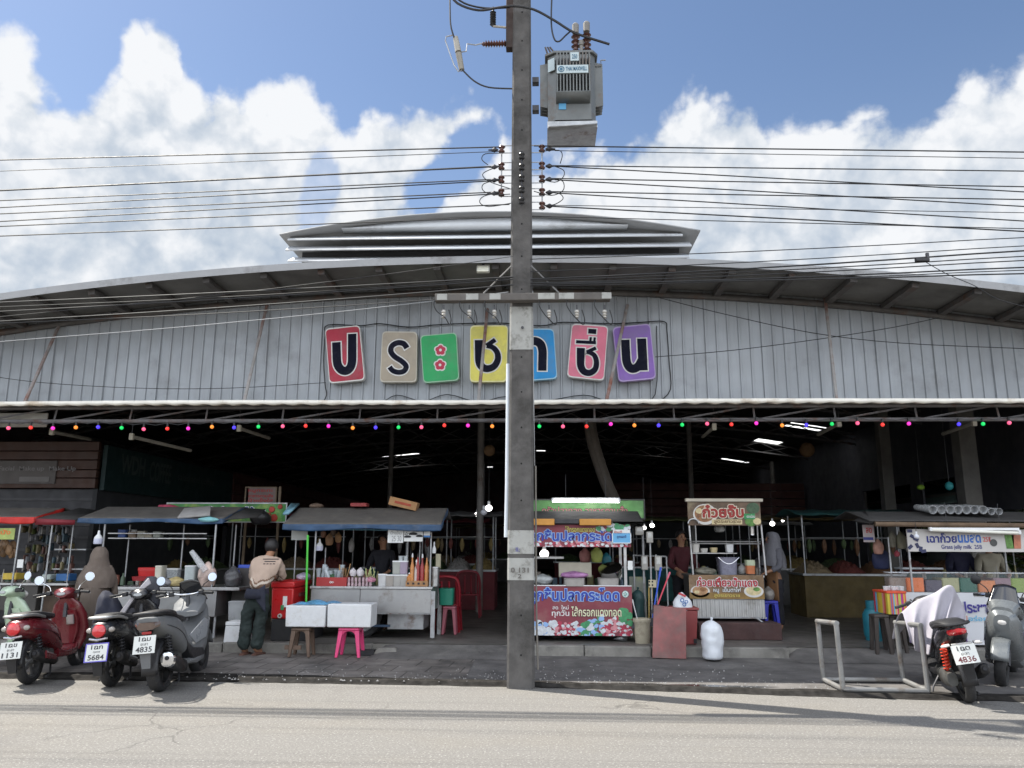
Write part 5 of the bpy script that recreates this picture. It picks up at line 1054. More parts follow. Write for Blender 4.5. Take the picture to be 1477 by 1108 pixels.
item('red_carton','flat red carton lying on the drinks cart canopy','carton',B().box(at(519,728.5,Y3+.55),(.25,.2,.055)),M('carton_red',(.25,.03,.03),.6,0,.15,7),bev=.004)
bag('dried_bundle','bundle of dried brown twigs on the drinks cart canopy','bundle',444,464,725,733,Y3+.7,M('twigs',(.16,.11,.08),.9,0,.5,30,.5),.2,17)
# ---- white foam boxes on stools in front
YB=10.72
def foambox(label,px0,px1,py0,py1,d):
    a,c=at(px0,py1,YB),at(px1,py0,YB); t=thing('foam_box',label,'foam box',((a.x+c.x)/2,YB+d/2,a.z))
    w=c.x-a.x; B().frustum(((a.x+c.x)/2,YB+d/2,a.z),(w*.985,d*.97),(w,d),(c.z-a.z)).o('box',foam,t,bev=.012); B().bb(a.x+.04,c.x-.04,YB+.05,YB+d-.05,c.z-.0,c.z+.004).o('inner_rim',M('foam_inside',(.5,.51,.52),.8,0,.1,9),t); return a,c
a1,c1_=foambox('long white foam box heaped with blue bags on the brown stool',410.5,470,874,904.5,.4); a2,c2_=foambox('long plain white foam box on the bright pink stool',470.8,536,872,905,.4)
bg_=random.Random(6); blu=clear('bag_blue',(.12,.36,.6),.75,.3)
b=B(); b.sheet(lambda u,v:(a1.x+.08+(c1_.x-a1.x+.1)*u,YB+.03+.34*v,c1_.z+.012+.055*abs(math.sin(u*7+v*3))*math.sin(PI*u)**.5*math.sin(PI*v)**.4),30,10); item('blue_bags','heap of translucent blue plastic bags on the left foam box','bags',b,blu,sm=60)
def stool(name,label,px0,px1,pyt,pyb,Y,mat,group=None,zg=PZ):
    """moulded plastic stool: square top, four splayed legs, arched aprons"""
    a=at(px0,pyb,Y); c=at(px1,pyt,Y); x=(a.x+c.x)/2; w=c.x-a.x; z0=zg+.008; h=c.z-z0; y=Y+w*.45; t=thing(name,label,'stool',(x,y,z0),group); ws=w*.8
    B().frustum((x,y,z0+h-.035),(ws*1.06,ws*1.06),(ws,ws),.035).o('seat',mat,t,bev=.01)
    for sx in(-1,1):
        for sy in(-1,1):
            tx,ty=x+sx*(ws/2-.03),y+sy*(ws/2-.03); bx,by=x+sx*(w/2-.02),y+sy*(w/2-.03)
            b=B(); vs=[]
            for (px_,py_,z,s) in ((bx,by,z0,.019),(tx,ty,z0+h-.036,.03)): vs+=[(px_+q*s,py_+r_*s,z) for q,r_ in((-1,-1),(1,-1),(1,1),(-1,1))]
            b.add(vs,[(3,2,1,0),(4,5,6,7)]+[(i,(i+1)%4,4+(i+1)%4,4+i) for i in range(4)]); b.o('leg',mat,t,bev=.006)
    for sx,sy in ((0,-1),(0,1),(-1,0),(1,0)):
        n=10; top=z0+h-.036; hw=ws/2-.03; pts=[(-hw,top),(hw,top)]+[(hw*(1-2*i/n),top-.01-.09*abs(1-2*i/n)**3) for i in range(n+1)]
        off=(ws/2-.015); q=[(x+p,y+sy*off,z) for p,z in pts] if sx==0 else [(x+sx*off,y+p,z) for p,z in pts]
        B().slab(q,(0,.012,0) if sx==0 else (.012,0,0)).o('apron',mat,t)
    return t
pinkm=M('plastic_pink',(.72,.06,.20),.35,0,.06,5); brownm=M('stool_brown',(.13,.085,.06),.6,0,.2,6); dpink=M('plastic_dusty_pink',(.33,.09,.12),.45,0,.12,5)
stool('plastic_stool','bright pink plastic stool under the plain foam box',482,521,906,951,10.75,pinkm)
t=stool('wooden_stool','brown square stool under the foam box with blue bags',414,449,906,949,10.75,brownm)
B().bb(X(420,10.8),X(443,10.8),10.78,10.81,Z(937,10.8,430),Z(931,10.8,430)).o('stretcher',brownm,t)
stool('plastic_stool','dusty pink plastic stool with a green bucket behind the drinks cart',636,659,875,917,12.35,dpink,zg=FZ)
lidded('green_bucket','green plastic bucket on the dusty pink stool','bucket',632,654,849,873,12.4,M('bucket_green',(.02,.24,.16),.4,0,.1,5),M('bucket_green'),.24,.1)
def chair(label,px0,px1,pyt,Y,mat,rz=0):
    x=(X(px0,Y)+X(px1,Y))/2; w=.44; t=thing('plastic_chair',label,'chair',(x,Y,FZ)); 
    B().frustum((x,Y+.22,FZ+.40),(w,.42),(w*.98,.42),.035).o('seat',mat,t,bev=.01)
    for sx in(-1,1):
        for yy in(Y+.03,Y+.4): B().tube([(x+sx*.22,yy,FZ),(x+sx*.19,yy,FZ+.4)],.022,6).o('leg',mat,t)
    b=B(); 
    for k in range(4): b.tube([(x-.18+.12*k,Y+.02,FZ+.42),(x-.18+.12*k,Y-.04,FZ+.78)],.017,5)
    b.tube(smooth_pts([(x-.22,Y+.02,FZ+.4),(x-.22,Y-.05,FZ+.7),(x-.14,Y-.07,FZ+.84),(x+.14,Y-.07,FZ+.84),(x+.22,Y-.05,FZ+.7),(x+.22,Y+.02,FZ+.4)],4),.022,6); b.o('backrest',mat,t)
chair('dark red plastic chair behind the green bucket',632,656,822,12.7,M('chair_red',(.28,.015,.025),.4,0,.1,5)); chair('dim red plastic chair further back beside the aisle',664,688,828,15.2,M('chair_maroon',(.2,.015,.025),.45,0,.1,5))
item('soap_block','pale upright block beside the spray bottle on the drinks cart','block',B().bb(X(629,Y3+.3),X(636,Y3+.3),Y3+.3,Y3+.36,Z(820,Y3+.3,632),Z(799,Y3+.3,632)),M('block_cream',(.45,.42,.3),.6,0,.1,5),bev=.006)
item('paving_block','broken pale kerb stone lying under the drinks cart','stone',B().frustum((X(562,11.05),11.1,PZ),(.36,.16),(.24,.1),.1),conc,bev=.015)
item('dark_crate','small dark crate on the pavement behind the pink stool','crate',B().bb(X(520,11.0),X(545,11.0),11.0,11.15,PZ,PZ+.07),M('crate_black'),bev=.006)
# ---- 4: red fishball cart right of the pole
Y4=11.7
c4=thing('fishball_cart','red cart with printed fishball banners just right of the concrete pole','food cart',(X(840,Y4),Y4,FZ))
redb=M('banner_red',(.22,.04,.058),.5,0,.15,2,dirt=((.26,.1,.1),.35,3)); x0=X(742,Y4,880); x1=X(912,Y4,880)
zt,zb_=Z(845.5,Y4,840),Z(917,Y4,840)
lb=B().bb(x0,x1,Y4,Y4+.02,zb_,zt).o('lower_banner',redb,c4)
tl0,tl1=Z(757,Y4-.05,840),Z(789,Y4-.05,840); ub=B().bb(x0,x1,Y4-.05,Y4-.035,tl1,tl0).o('upper_banner',redb,c4)
blt=M('text_blue',(.02,.05,.36),.45,0,0); bl2=M('text_lightblue',(.28,.45,.75),.5,0,0)
def st(s,a,b_,c,d,Y,m,bd=.012,out=None,ow=.03,lift=.004): 
    p,q=at(a,d,Y),at(b_,c,Y); letters(c4,s,(p.x,Y,p.z),UX,UZ,q.x-p.x,q.z-p.z,m,bd,lift,'lettering',out,ow)
st('ลูกชิ้นปลากระโดด',763,893,848,872,Y4,blt,.022,bl2,.05); st('ลูกชิ้นปลากระโดด',763,894,764,785,Y4-.05,blt,.022,bl2,.05)
st('ทุกวัน',796,821,880,891,Y4,wtxt,.012); st('สด  ใหม่',797,820,873,879,Y4,wtxt,.012); st('ไส้กรอกแดงทอด',824,896,875,889,Y4,M('text_cream',(.75,.72,.5),.5,0,0),.016,ink,.035); st('ไส้กรอกแดงทอด',815,858,759,767.5,Y4-.05,ytxt,.016,M('text_dkgreen',(.05,.1,.03),.5,0,0),.035)
fg=random.Random(9); fw=M('print_white',(.6,.63,.66),.5,0,.15,30); fr_=M('print_crimson',(.42,.04,.08),.5,0,.2,30); fpk=M('print_rose',(.6,.25,.28),.5,0,.2,30); fgn=M('print_leaf',(.06,.28,.12),.5,0,.3,20)
def blobs(u0,u1,v0,v1,n,mats,Y,r0,r1,hump=None):
    by={}
    for k in range(n):
        u=fg.uniform(u0,u1); v=v1-(v1-v0)*fg.random()**1.2*(hump(u) if hump else 1); p=at(u,v,Y); r=fg.uniform(r0,r1); j=fg.randrange(len(mats)); b=by.setdefault(j,B()); m=9
        rr=[r*fg.uniform(.7,1.1) for _ in range(m)]; yy=Y-.001-.00035*k*30/max(n,30)-.0003*j
        b.add([(max(x0,min(x1,p.x+rr[i]*math.cos(2*PI*i/m))),yy,max(zb_ if v0>800 else tl1,p.z+rr[i]*.8*math.sin(2*PI*i/m))) for i in range(m)],[tuple(range(m))])
    for j,b in by.items(): b.o('food_print',mats[j],c4,sm=0)
blobs(752,800,897,917,70,[fw,fw,bl2],Y4,.03,.06); blobs(800,836,898,917,60,[fr_,fpk,fw],Y4,.02,.04); blobs(834,870,888,917,60,[fw,fgn,bl2],Y4,.03,.06,lambda u:.4+.6*(u-834)/36); blobs(868,911,888,917,120,[fr_,fw,fpk,fr_],Y4,.02,.045,lambda u:max(.3,1-abs(u-888)/34)); blobs(893,911,878,900,18,[fgn],Y4,.04,.06)
blobs(748,905,781,789,120,[fw,fr_,fw,fpk],Y4-.05,.015,.035); blobs(862,908,757,764,26,[fgn,fw],Y4-.05,.03,.05)
p=at(902,857,Y4); B().lathe([(0,.001),(.048,.001),(.048,.004),(0,.004)],p,18,axis=(0,-1,0)).o('round_logo',M('logo_teal',(.12,.4,.36),.5,0,.1,12),c4); B().lathe([(.034,.005),(.042,.005),(.042,.0055),(.034,.0055)],p,18,axis=(0,-1,0)).o('logo_ring',wtxt,c4); st('สด',898.5,905.5,854,860,Y4-.006,wtxt,.01)
for xx in (x0+.04,x1-.08): B().bb(xx-.02,xx+.02,Y4+.03,Y4+.07,FZ+.1,tl1).o('post',steel,c4); B().bb(xx-.02,xx+.02,Y4+.75,Y4+.79,FZ+.1,tl1).o('post',steel,c4)
B().bb(x0+.03,x1-.03,Y4+.025,Y4+.85,zt-.12,zt-.02).o('counter_top',steel,c4); B().bb(x0+.08,x1-.08,Y4+.1,Y4+.8,zb_+.03,zt-.13).o('cabinet',M('counter_dark'),c4)
B().bb(x0,x1,Y4-.006,Y4+.025,zt,zt+.012).o('edge_trim',whitep,c4)
wheel(c4,X(805,Y4+.25),Y4+.3,FZ+.25,.25); wheel(c4,X(805,Y4+.25),Y4+.8,FZ+.25,.25); B().add([at(884,922,Y4+.1),at(905,926,Y4+.1),at(905,917,Y4+.1),at(897,915,Y4+.1)],[(0,1,2,3)]).o('mud_flap',galv,c4,solid=.02)
canopy(c4,x0,X(926,Y4,752),Y4-.12,Y4+1.0,Z(752,Y4-.12,850),Z(737,Y4+.5,850),canv_d); 
for a,c_,nm in ((760,800,'l'),(836,882,'r')): B().bb(X(a,Y4-.13),X(c_,Y4-.13),Y4-.16,Y4-.13,Z(758,Y4-.13,840),Z(748.5,Y4-.13,840)).o('rolled_blind',M('blind_orange',(.55,.26,.05),.6,0,.12,6),c4,bev=.01)
B().bb(X(800.5,Y4-.13),X(835,Y4-.13),Y4-.14,Y4-.1,Z(755,Y4-.13,815),Z(749,Y4-.13,815)).o('roof_beam',darkmetal,c4)
B().bb(X(883,Y4-.08),X(910.5,Y4-.08),Y4-.085,Y4-.07,Z(784,Y4-.08,895),Z(764,Y4-.08,895)).o('notice_card',M('card_blue',(.12,.38,.65),.4,0,.08,4),c4)
b=B(); q0,q1,r0,r1=X(883,Y4-.09),X(910.5,Y4-.09),Z(784,Y4-.09,895),Z(764,Y4-.09,895)
for k in ((q0,q1,r1-.05,r1-.0),(q0,q1,r0,r0+.012),(q0,q0+.012,r0,r1),(q1-.012,q1,r0,r1)): b.bb(k[0],k[1],Y4-.089,Y4-.086,k[2],k[3])
b.o('card_border',paper,c4); st('ถูกและดี',890,903,772,777,Y4-.09,navy,.02); st('ยินดี',886,897,765.5,769,Y4-.09,rtxt,.01)
B().bb(X(904,Y4),X(911,Y4),Y4-.06,Y4-.05,Z(822,Y4,907),Z(809,Y4,907)).o('price_card',paper,c4)
g=panel('green_banner','green menu banner with pink lettering above the red fishball cart','banner',768,928,722,747,12.6,M('banner_leaf',(.10,.26,.08),.5,0,.5,2.5,dirt=((.35,.5,.25),.35,1.5)),M('rim_dark',(.05,.05,.05),.6,0,.1,5))
sign_text(g,'ครัวปลาทอง อาหารตามสั่ง',782,905,730,742,12.6,M('text_pink',(.5,.2,.2),.5,0,0),.012,ink,.04,.006)
# things on its counter
Yc=Y4+.2; zc=zt-.02
item('foam_cover','white foam lid propped upright on the fishball cart','foam cover',B().box(((X(806,Yc)+X(854,Yc))/2,Yc+.25,(Z(812,Yc,830)+Z(834,Yc,830))/2),(X(854,Yc)-X(806,Yc),.05,Z(812,Yc,830)-Z(834,Yc,830)),rx=rad(-8)),M('foam_cream',(.5,.47,.38),.8,0,.08,9),bev=.01)
bag('meat_bag','pink and grey bag lying on the foam boxes of the fishball cart','food bag',809,848,824,834,Yc,M('bag_mauve',(.42,.2,.4),.35,0,.4,6),.2,21)
for k,(u0,u1) in enumerate(((800,857),(858.5,898))): item('foam_tray',('long pale foam tray on the fishball cart counter, left one','short pale foam tray on the fishball cart counter, right one')[k],'tray',tubmesh(u0,u1,834.5,845,Yc-.1,.3,.95,8),M('foam_grey',(.36,.34,.32),.8,0,.12,9))
bag('plastic_bag','silver plastic bag behind the pole end of the fishball cart','bag',768,797,828,843,Yc,M('bag_silver',(.4,.42,.42),.25,0,.4,8,.2),.25,22)
bag('hanging_bag','dull pink bag hanging in the fishball cart','bag',836,852,790,812,Yc+.4,M('hang_pink',(.3,.12,.11),.6,0,.2,6),.12,23); bag('hanging_bag','olive green bag with a dark slot hanging in the fishball cart','bag',853,869,788,812,Yc+.3,M('hang_olive',(.27,.3,.07),.6,0,.2,6),.1,24); bag('hanging_bag','teal bag hanging behind the olive one in the fishball cart','bag',868,882,797,816,Yc+.5,M('hang_teal',(.02,.16,.2),.5,0,.2,6),.1,25)
p=at(881,826,Yc+.2); item('steel_pot','shiny round steel pot on the fishball cart','pot',B().lathe([(0,-.12),(.1,-.11),(.16,-.03),(.17,.06),(.18,.065),(.18,.08),(.15,.08),(.05,.11),(0,.11)],p,24,axis=(-.2,-.5,1)),M('pot_steel',(.7,.7,.7),.18,1,.05,5))
B().bb(X(768,Yc+.5),X(813,Yc+.5),Yc+.5,Yc+.75,Z(806,Yc+.5,790),Z(803,Yc+.5,790)).o('inner_shelf',steel,c4)
# ---- meter posts
Ym=12.0
mp=thing('meter_post','steel posts carrying grey electric meter boxes beside the fishball cart','meter post',(X(938,Ym),Ym,FZ)); mgrey=M('meter_grey',(.34,.33,.3),.6,0,.12,7)
for u,v0,v1,Y,r in ((927,772,905,Ym,.018),(914,800,905,Ym+.1,.014),(937.5,782,905,Ym-.1,.014),(946,800,905,Ym+.05,.012),(961,803,905,Ym+.1,.012)): a=at(u,v0,Y); B().cyl((a.x,Y,FZ),(a.x,Y,a.z),r,n=8).o('post',galv,mp)
for u0,u1,v0,v1,Y in ((916,928.5,760,772,Ym-.03),(932,941.5,767,783,Ym-.13),(924,933,802,822,Ym-.03),(943,953,802,823,Ym+.02)):
    o=B().bb(X(u0,Y),X(u1,Y),Y-.05,Y+.03,Z(v1,Y,930),Z(v0,Y,930)).o('meter_box',mgrey,mp,bev=.008); B().bb(X(u0+2.2,Y),X(u1-2.2,Y),Y-.054,Y-.049,Z(v0+(v1-v0)*.55,Y,930),Z(v0+1.8,Y,930)).o('dial',M('dial_pale',(.5,.5,.48),.3,0,.1,9),o)
B().bb(X(933.5,Ym-.13),X(944.5,Ym-.13),Ym-.15,Ym-.11,Z(847,Ym,938),Z(836,Ym,938)).o('socket_box',M('socket_cream',(.5,.45,.3),.5,0,.1,7),mp,bev=.006)
b=B()
for i in range(2):
    for j in range(2): c=at(936.5+4.6*i,839+5*j,Ym-.152); b.box(c,(.02,.004,.025))
b.o('sockets',ink,mp)
for u in (936,940.5): B().cyl(at(u,847,Ym-.1),at(u,905,Ym-.1),.011,n=6).o('conduit',M('conduit_yellow',(.45,.33,.1),.5,0,.1,6),mp)
B().cyl(at(914,801,Ym+.05),at(961,803,Ym+.05),.012,n=6).o('rail',galv,mp)
item('notice_panel','pale greenish upright panel behind the meter posts','panel',B().bb(X(906,Ym+.25),X(930,Ym+.25),Ym+.25,Ym+.29,FZ,Z(832,Ym+.25,918)),M('panel_sage',(.26,.28,.23),.6,0,.2,5,dirt=((.35,.36,.12),.3,5)),bev=.006)
bag('green_sack','dark green sack standing beside the fishball cart','sack',912,931,851,900,Ym-.25,M('sack_green',(.008,.035,.035),.6,0,.3,6),.22,26,True)
# ---- buckets, brooms, board, bin, bags
def bucket(name,label,px0,px1,py0,zb,Y,mat,rim=None):
    a,c=at(px0,py0,Y),at(px1,py0,Y); w=(c.x-a.x)/2; x=(a.x+c.x)/2; h=a.z-zb; t=thing(name,label,'bucket',(x,Y+w,zb))
    B().lathe([(0,.0),(w*.78,0),(w*.92,h*.86),(w*.9,h*.86)],(x,Y+w,zb),20).o('body',mat,t); B().lathe([(w*.86,h*.865),(w,h*.86),(w,h*.97),(w*.94,h),(w*.86,h),(w*.7,h*.5)],(x,Y+w,zb),20).o('rim',rim or mat,t); return t
bucket('waste_bucket','dirty beige plastic bucket at the right foot of the fishball cart',914,941,893,FZ,11.5,M('bucket_beige',(.4,.36,.27),.6,0,.15,6,dirt=((.18,.15,.11),.4,6)))
def broom(label,a,c,mat,r=.012,gripm=None,bristle=True):
    p,q=Vector(a),Vector(c); t=thing('broom',label,'broom',tuple(p)); B().cyl(p,q,r,n=8).o('handle',mat,t); B().cyl(q-(q-p)*.18,q+(q-p)*.005,r*1.35,n=8).o('grip',gripm or mat,t)
    B().frustum(p+Vector((0,0,-.1)),(.2,.05),(.06,.04),.12).o('head',M('broom_head',(.05,.05,.06),.8,0,.2,9),t)
broom('blue broom handle leaning against the meter posts',at(941,893,11.6),at(953,819,11.85),M('handle_blue',(.02,.08,.5),.35,0,.08,5)); broom('red-handled brush leaning behind the pink board',at(948,874,11.55),at(966,826,11.8),M('handle_red',(.55,.05,.08),.35,0,.1,5),.011,M('grip_pink',(.6,.12,.18),.35,0,.1,5)); broom('thin pale stick standing in the beige bucket',at(920,896,11.62),at(912,865,11.72),M('stick_pale',(.5,.5,.5),.5,0,.1,5),.008)
p0,p1,p2,p3=at(941,949,11.0),at(990,951,11.0),at(990,878,11.22),at(943,873,11.22)
o=B().slab([p0,p1,p2,p3],(0,.035,0)).o('pink_board',M('board_worn_pink',(.25,.095,.09),.75,0,.3,3,.15,dirt=((.14,.105,.095),.55,2.2)),bev=.006); tag(o,'worn pink-red board leaning upright in front of the bin','board')
binm=M('bin_red',(.23,.045,.045),.5,0,.12,5); t=thing('litter_bin','dull red plastic bin half hidden behind the pink board','bin',(X(983,11.45),11.5,PZ))
x=X(984,11.5); B().frustum((x,11.62,FZ),(.28,.3),(.34,.36),.46).o('body',binm,t,bev=.015); B().bb(x-.185,x+.185,11.43,11.81,FZ+.462,FZ+.5).o('lid_rim',binm,t,bev=.01); B().bb(x+.1,x+.14,11.45,11.47,FZ+.02,FZ+.08).o('slot',ink,t)
wb=bag('plastic_bag','white shopping bag with a red and blue print on the red bin','bag',973,999,855,892,11.45,bagw,.25,27); 
b=B(); 
for (u,v,s) in ((984,866,.03),(990,868,.025),(987,872,.028)): p=at(u,v,11.43); b.lathe([(s*.6,0),(s,0),(s,.004),(s*.6,.004)],p,10,axis=(0,-1,0))
b.o('blue_print',M('print_blue',(.05,.15,.4),.5,0,0),wb); p=at(984,858,11.46); B().box(p,(.1,.03,.03),ry=.4).o('red_print',M('print_red2',(.45,.05,.06),.5,0,0),wb)
bag('rubbish_bag','tall knotted white plastic bag standing alone on the pavement','bag',1015,1046,896,954,10.75,bagw,.3,28,True)
# ---- 5: noodle cart
Y5=12.3
c5=thing('noodle_cart','tall stainless noodle cart with two printed food signs','food cart',(X(1047,Y5),Y5,FZ)); 
a,c_=X(992,Y5,740),X(1097,Y5,740); u0,u1=Z(758,Y5,1045),Z(724,Y5,1045)
sgn=M('sign_dark_food',(.12,.075,.045),.5,0,.6,3.5,dirt=((.3,.25,.15),.3,2.5))
B().bb(a,c_,Y5,Y5+.02,u0,u1).o('upper_sign',sgn,c5); B().bb(a-.03,c_+.04,Y5-.03,Y5+.05,u1+.002,u1+.05).o('sign_cap',M('cap_cream',(.5,.46,.38),.6,0,.1,5),c5,bev=.006)
def disc(u,v,r,mat,nm,Y,k=0,sq=.85): 
    p=at(u,v,Y); B().add([(max(a,min(c_,p.x+r*math.cos(2*PI*i/28))),Y-.003-.0012*k,p.z+r*sq*math.sin(2*PI*i/28)) for i in range(28)]+[],[tuple(range(28))]).o(nm,mat,c5,sm=0)
bowlw=M('bowl_white',(.62,.6,.56),.4,0,.05,5); soup=M('soup_brown',(.25,.11,.04),.4,0,.5,20); meat=M('meat_tan',(.42,.24,.12),.5,0,.5,20); egg=M('egg_pale',(.6,.5,.28),.5,0,.2,20); herb=M('herb_green',(.1,.22,.05),.6,0,.5,20)
disc(1017,742,.185,bowlw,'bowl_print',Y5); disc(1016,741,.15,soup,'bowl_print',Y5,1); disc(1008,737,.05,egg,'bowl_print',Y5,2); disc(1019,733,.05,meat,'bowl_print',Y5,3); disc(1086,733,.1,M('print_darkgreen',(.05,.1,.05),.5,0,.5,20),'bowl_print',Y5,1); disc(1083,752,.09,herb,'bowl_print',Y5,2); disc(1092,752,.06,egg,'bowl_print',Y5,3)
B().bb(X(1075,Y5-.008),X(1091,Y5-.008),Y5-.009,Y5-.006,Z(749,Y5,1083),Z(741,Y5,1083)).o('green_label',M('label_green',(.03,.25,.08),.5,0,0),c5)
B().bb(X(1028,Y5-.008),X(1072,Y5-.008),Y5-.0075,Y5-.006,Z(756.5,Y5,1050),Z(749.5,Y5,1050)).o('pale_strip',egg,c5)
def s5(s,p0,p1,q0,q1,Y,m,bd,out=None,ow=.04,lift=.006): 
    p,q=at(p0,q1,Y),at(p1,q0,Y); letters(c5,s,(p.x,Y,p.z),UX,UZ,q.x-p.x,q.z-p.z,m,bd,lift,'lettering',out,ow)
dkr=M('text_maroon',(.3,.02,.015),.5,0,0); s5('ก๋วยจั๊บ',1013,1072,728,747,Y5,dkr,.04,M('text_cream2',(.7,.64,.5),.5,0,0),.05,.008); s5('สูตรเยาวราช',1030,1068,750.5,756,Y5-.008,M('text_brown',(.12,.05,.02),.5,0,0),.01)
s5('ยอดนิยม',1077,1089,743,747,Y5-.01,wtxt,.01,lift=.003)
bl0,bl1=X(994,Y5-.03,845),X(1102,Y5-.03,845); lz0,lz1=Z(864,Y5-.03,1048),Z(829.5,Y5-.03,1048); a,c_=bl0,bl1
B().bb(bl0,bl1,Y5-.03,Y5-.01,lz0,lz1).o('lower_sign',M('sign_brown_food',(.2,.12,.06),.5,0,.5,3,dirt=((.35,.3,.22),.35,2)),c5)
B().bb(bl0,bl1,Y5-.033,Y5-.029,lz0,lz0+.09).o('gold_strip',M('strip_gold',(.25,.15,.04),.5,0,.3,6),c5)
Y5b=Y5-.03
for u,v,k in ((1010,853,0),(1087,853,4)): disc(u,v,.145,bowlw,'bowl_print',Y5b,k,.62); disc(u,v-1,.115,meat if u<1050 else egg,'bowl_print',Y5b,k+1,.6); disc(u+4,v-3,.05,soup if u<1050 else herb,'bowl_print',Y5b,k+2,.6); disc(u-5,v+1,.04,egg,'bowl_print',Y5b,k+3,.6)
s5('ก๋วยเตี๋ยวน้ำแดง',1005,1092,833,846,Y5b,M('text_crimson',(.4,.02,.03),.5,0,0),.03,wtxt,.05,.012); s5('หมู  เย็นตาโฟ',1029,1068,847,856,Y5b,wtxt,.012,ink,.04,.01); s5('สูตรเยาวราช',1030,1067,857.5,862.5,Y5b,ytxt,.008,lift=.006)
x0,x1=X(1000,Y5,878),X(1103,Y5,878); z0,z1=Z(890,Y5,1050),Z(865,Y5,1050); n=64
b=B(); P=[(x0+(x1-x0)*i/n,(.012 if i%4<2 else 0)) for i in range(n+1)]; b.add([(x,Y5-d,z0) for x,d in P]+[(x,Y5-d,z1) for x,d in P],[(i,i+1,n+2+i,n+1+i) for i in range(n)]); b.o('ribbed_front',M('steel_rib',(.5,.5,.49),.4,.6,.08,4,dirt=((.25,.23,.2),.3,3)),c5,sm=0,solid=.004)
B().bb(x0,x1,Y5+.03,Y5+.75,z0+.01,lz1-.04).o('cabinet',MATS['steel_dull'],c5); B().bb(x0-.02,x1+.02,Y5-.005,Y5+.8,lz1-.035,lz1-.005).o('counter_top',steel,c5)
B().bb(x0-.01,x1+.02,Y5-.015,Y5+.02,z0-.02,z0-.002).o('bottom_rail',galv,c5); B().cyl(at(1092,892,Y5),at(1101,899,Y5),.018,n=8).o('leg',galv,c5)
for u in (994,1098): p=at(u,757,Y5+.02); B().cyl((p.x+(.03 if u<1000 else .03),Y5+.03,lz1),(p.x,Y5+.03,p.z),.015,n=8).o('post',steel,c5)
for u in (1003,1092): p=at(u,757,Y5+.7); B().cyl((p.x,Y5+.7,lz1-.1),(p.x,Y5+.7,u1),.013,n=8).o('post',steel,c5)
p=at(1000,757,Y5); B().tube([(p.x-.08+.08*(1-math.cos(k*PI/8)),Y5-.02,p.z+.02+.07*math.sin(k*PI/8)) for k in range(9)],.012,6).o('arch_rail',steel,c5)
for v in (781,784): B().cyl(at(995,v,Y5+.02),at(1097,v+.5,Y5+.02),.01,n=6).o('rail',steel,c5)
zs=Z(797.5,Y5+.35,1030); B().bb(X(998,Y5+.3),X(1062,Y5+.3),Y5+.3,Y5+.5,zs-.012,zs).o('shelf',steel,c5)
for k,(u0_,u1_,v0,v1,m_,l) in enumerate(((1000,1009,785,797,bowlw,'pale bowls stacked at the left of the noodle cart shelf'),(1011,1022,791,797,bowlw,'low white bowl on the noodle cart shelf'),(1025,1036,790,797,egg,'yellowish bowl on the noodle cart shelf'),(1047,1059,785,797,whitep,'white box of napkins on the noodle cart shelf'))): item('shelf_bowl',l,'bowl',tubmesh(u0_,u1_,v0,v1,Y5+.32,.12,.8,3 if k<3 else 8),m_)
lidded('clear_bucket','large translucent bucket on the noodle cart','bucket',1037,1066,804,829,Y5+.2,M('plastic_smoke',(.2,.2,.26),.25,0,.12,5),M('plastic_smoke'),.3,.06); p=at(1051,804,Y5+.2); B().tube([(p.x-.16+.32*k/10,Y5+.2,p.z+.0-.1*math.sin(PI*k/10)) for k in range(11)],.005,5).o('bucket_wire',chrome)
tag(bpy.data.objects['bucket_wire'],'thin wire handle hanging across the translucent bucket','handle')
lidded('foam_cup','orange and pale green striped cup tub on the noodle cart','tub',1077,1090,808,828,Y5+.1,M('tub_orange',(.5,.16,.06),.5,0,.2,6),M('tub_palegreen',(.4,.45,.3),.5,0,.1,6),.14,.4)
bag('meat_heap','heap of wrapped food at the left of the noodle cart counter','food',1004,1034,818,829,Y5+.15,M('food_grey',(.2,.19,.15),.6,0,.5,10),.25,31); bag('meat_heap','small pale bag right of the translucent bucket on the noodle cart','food',1066,1078,814,829,Y5+.2,M('food_pale',(.28,.28,.27),.4,0,.3,10),.15,32)
item('hanging_ladle','steel can hanging at the upper right of the noodle cart','can',B().lathe([(0,0),(.035,0),(.035,.13),(.037,.135),(0,.136)],at(1085,772,Y5+.2),14),chrome)
bag('hanging_bag','pale bag hanging below the upper noodle sign','bag',1032,1046,756,768,Y5+.25,M('food_pale'),.15,33)
item('brick_step','low red-brown brick plinth in front of the noodle cart','plinth',B().bb(X(1000,12.2),X(1116,12.2),12.05,12.9,FZ,Z(899,12.05,1050)),M('brick_plinth',(.065,.034,.032),.85,0,.3,5,.4,dirt=((.06,.04,.04),.35,3)),bev=.012)
stool('plastic_stool','dark blue plastic stool right of the noodle cart',1103,1125,867,905,12.45,M('plastic_blue',(.012,.02,.32),.4,0,.08,5),zg=FZ)
bag('food_bag','grey bag resting on the blue stool','bag',1104,1118,846,867,12.5,M('bag_greybrown',(.22,.2,.18),.4,0,.4,7),.2,34)
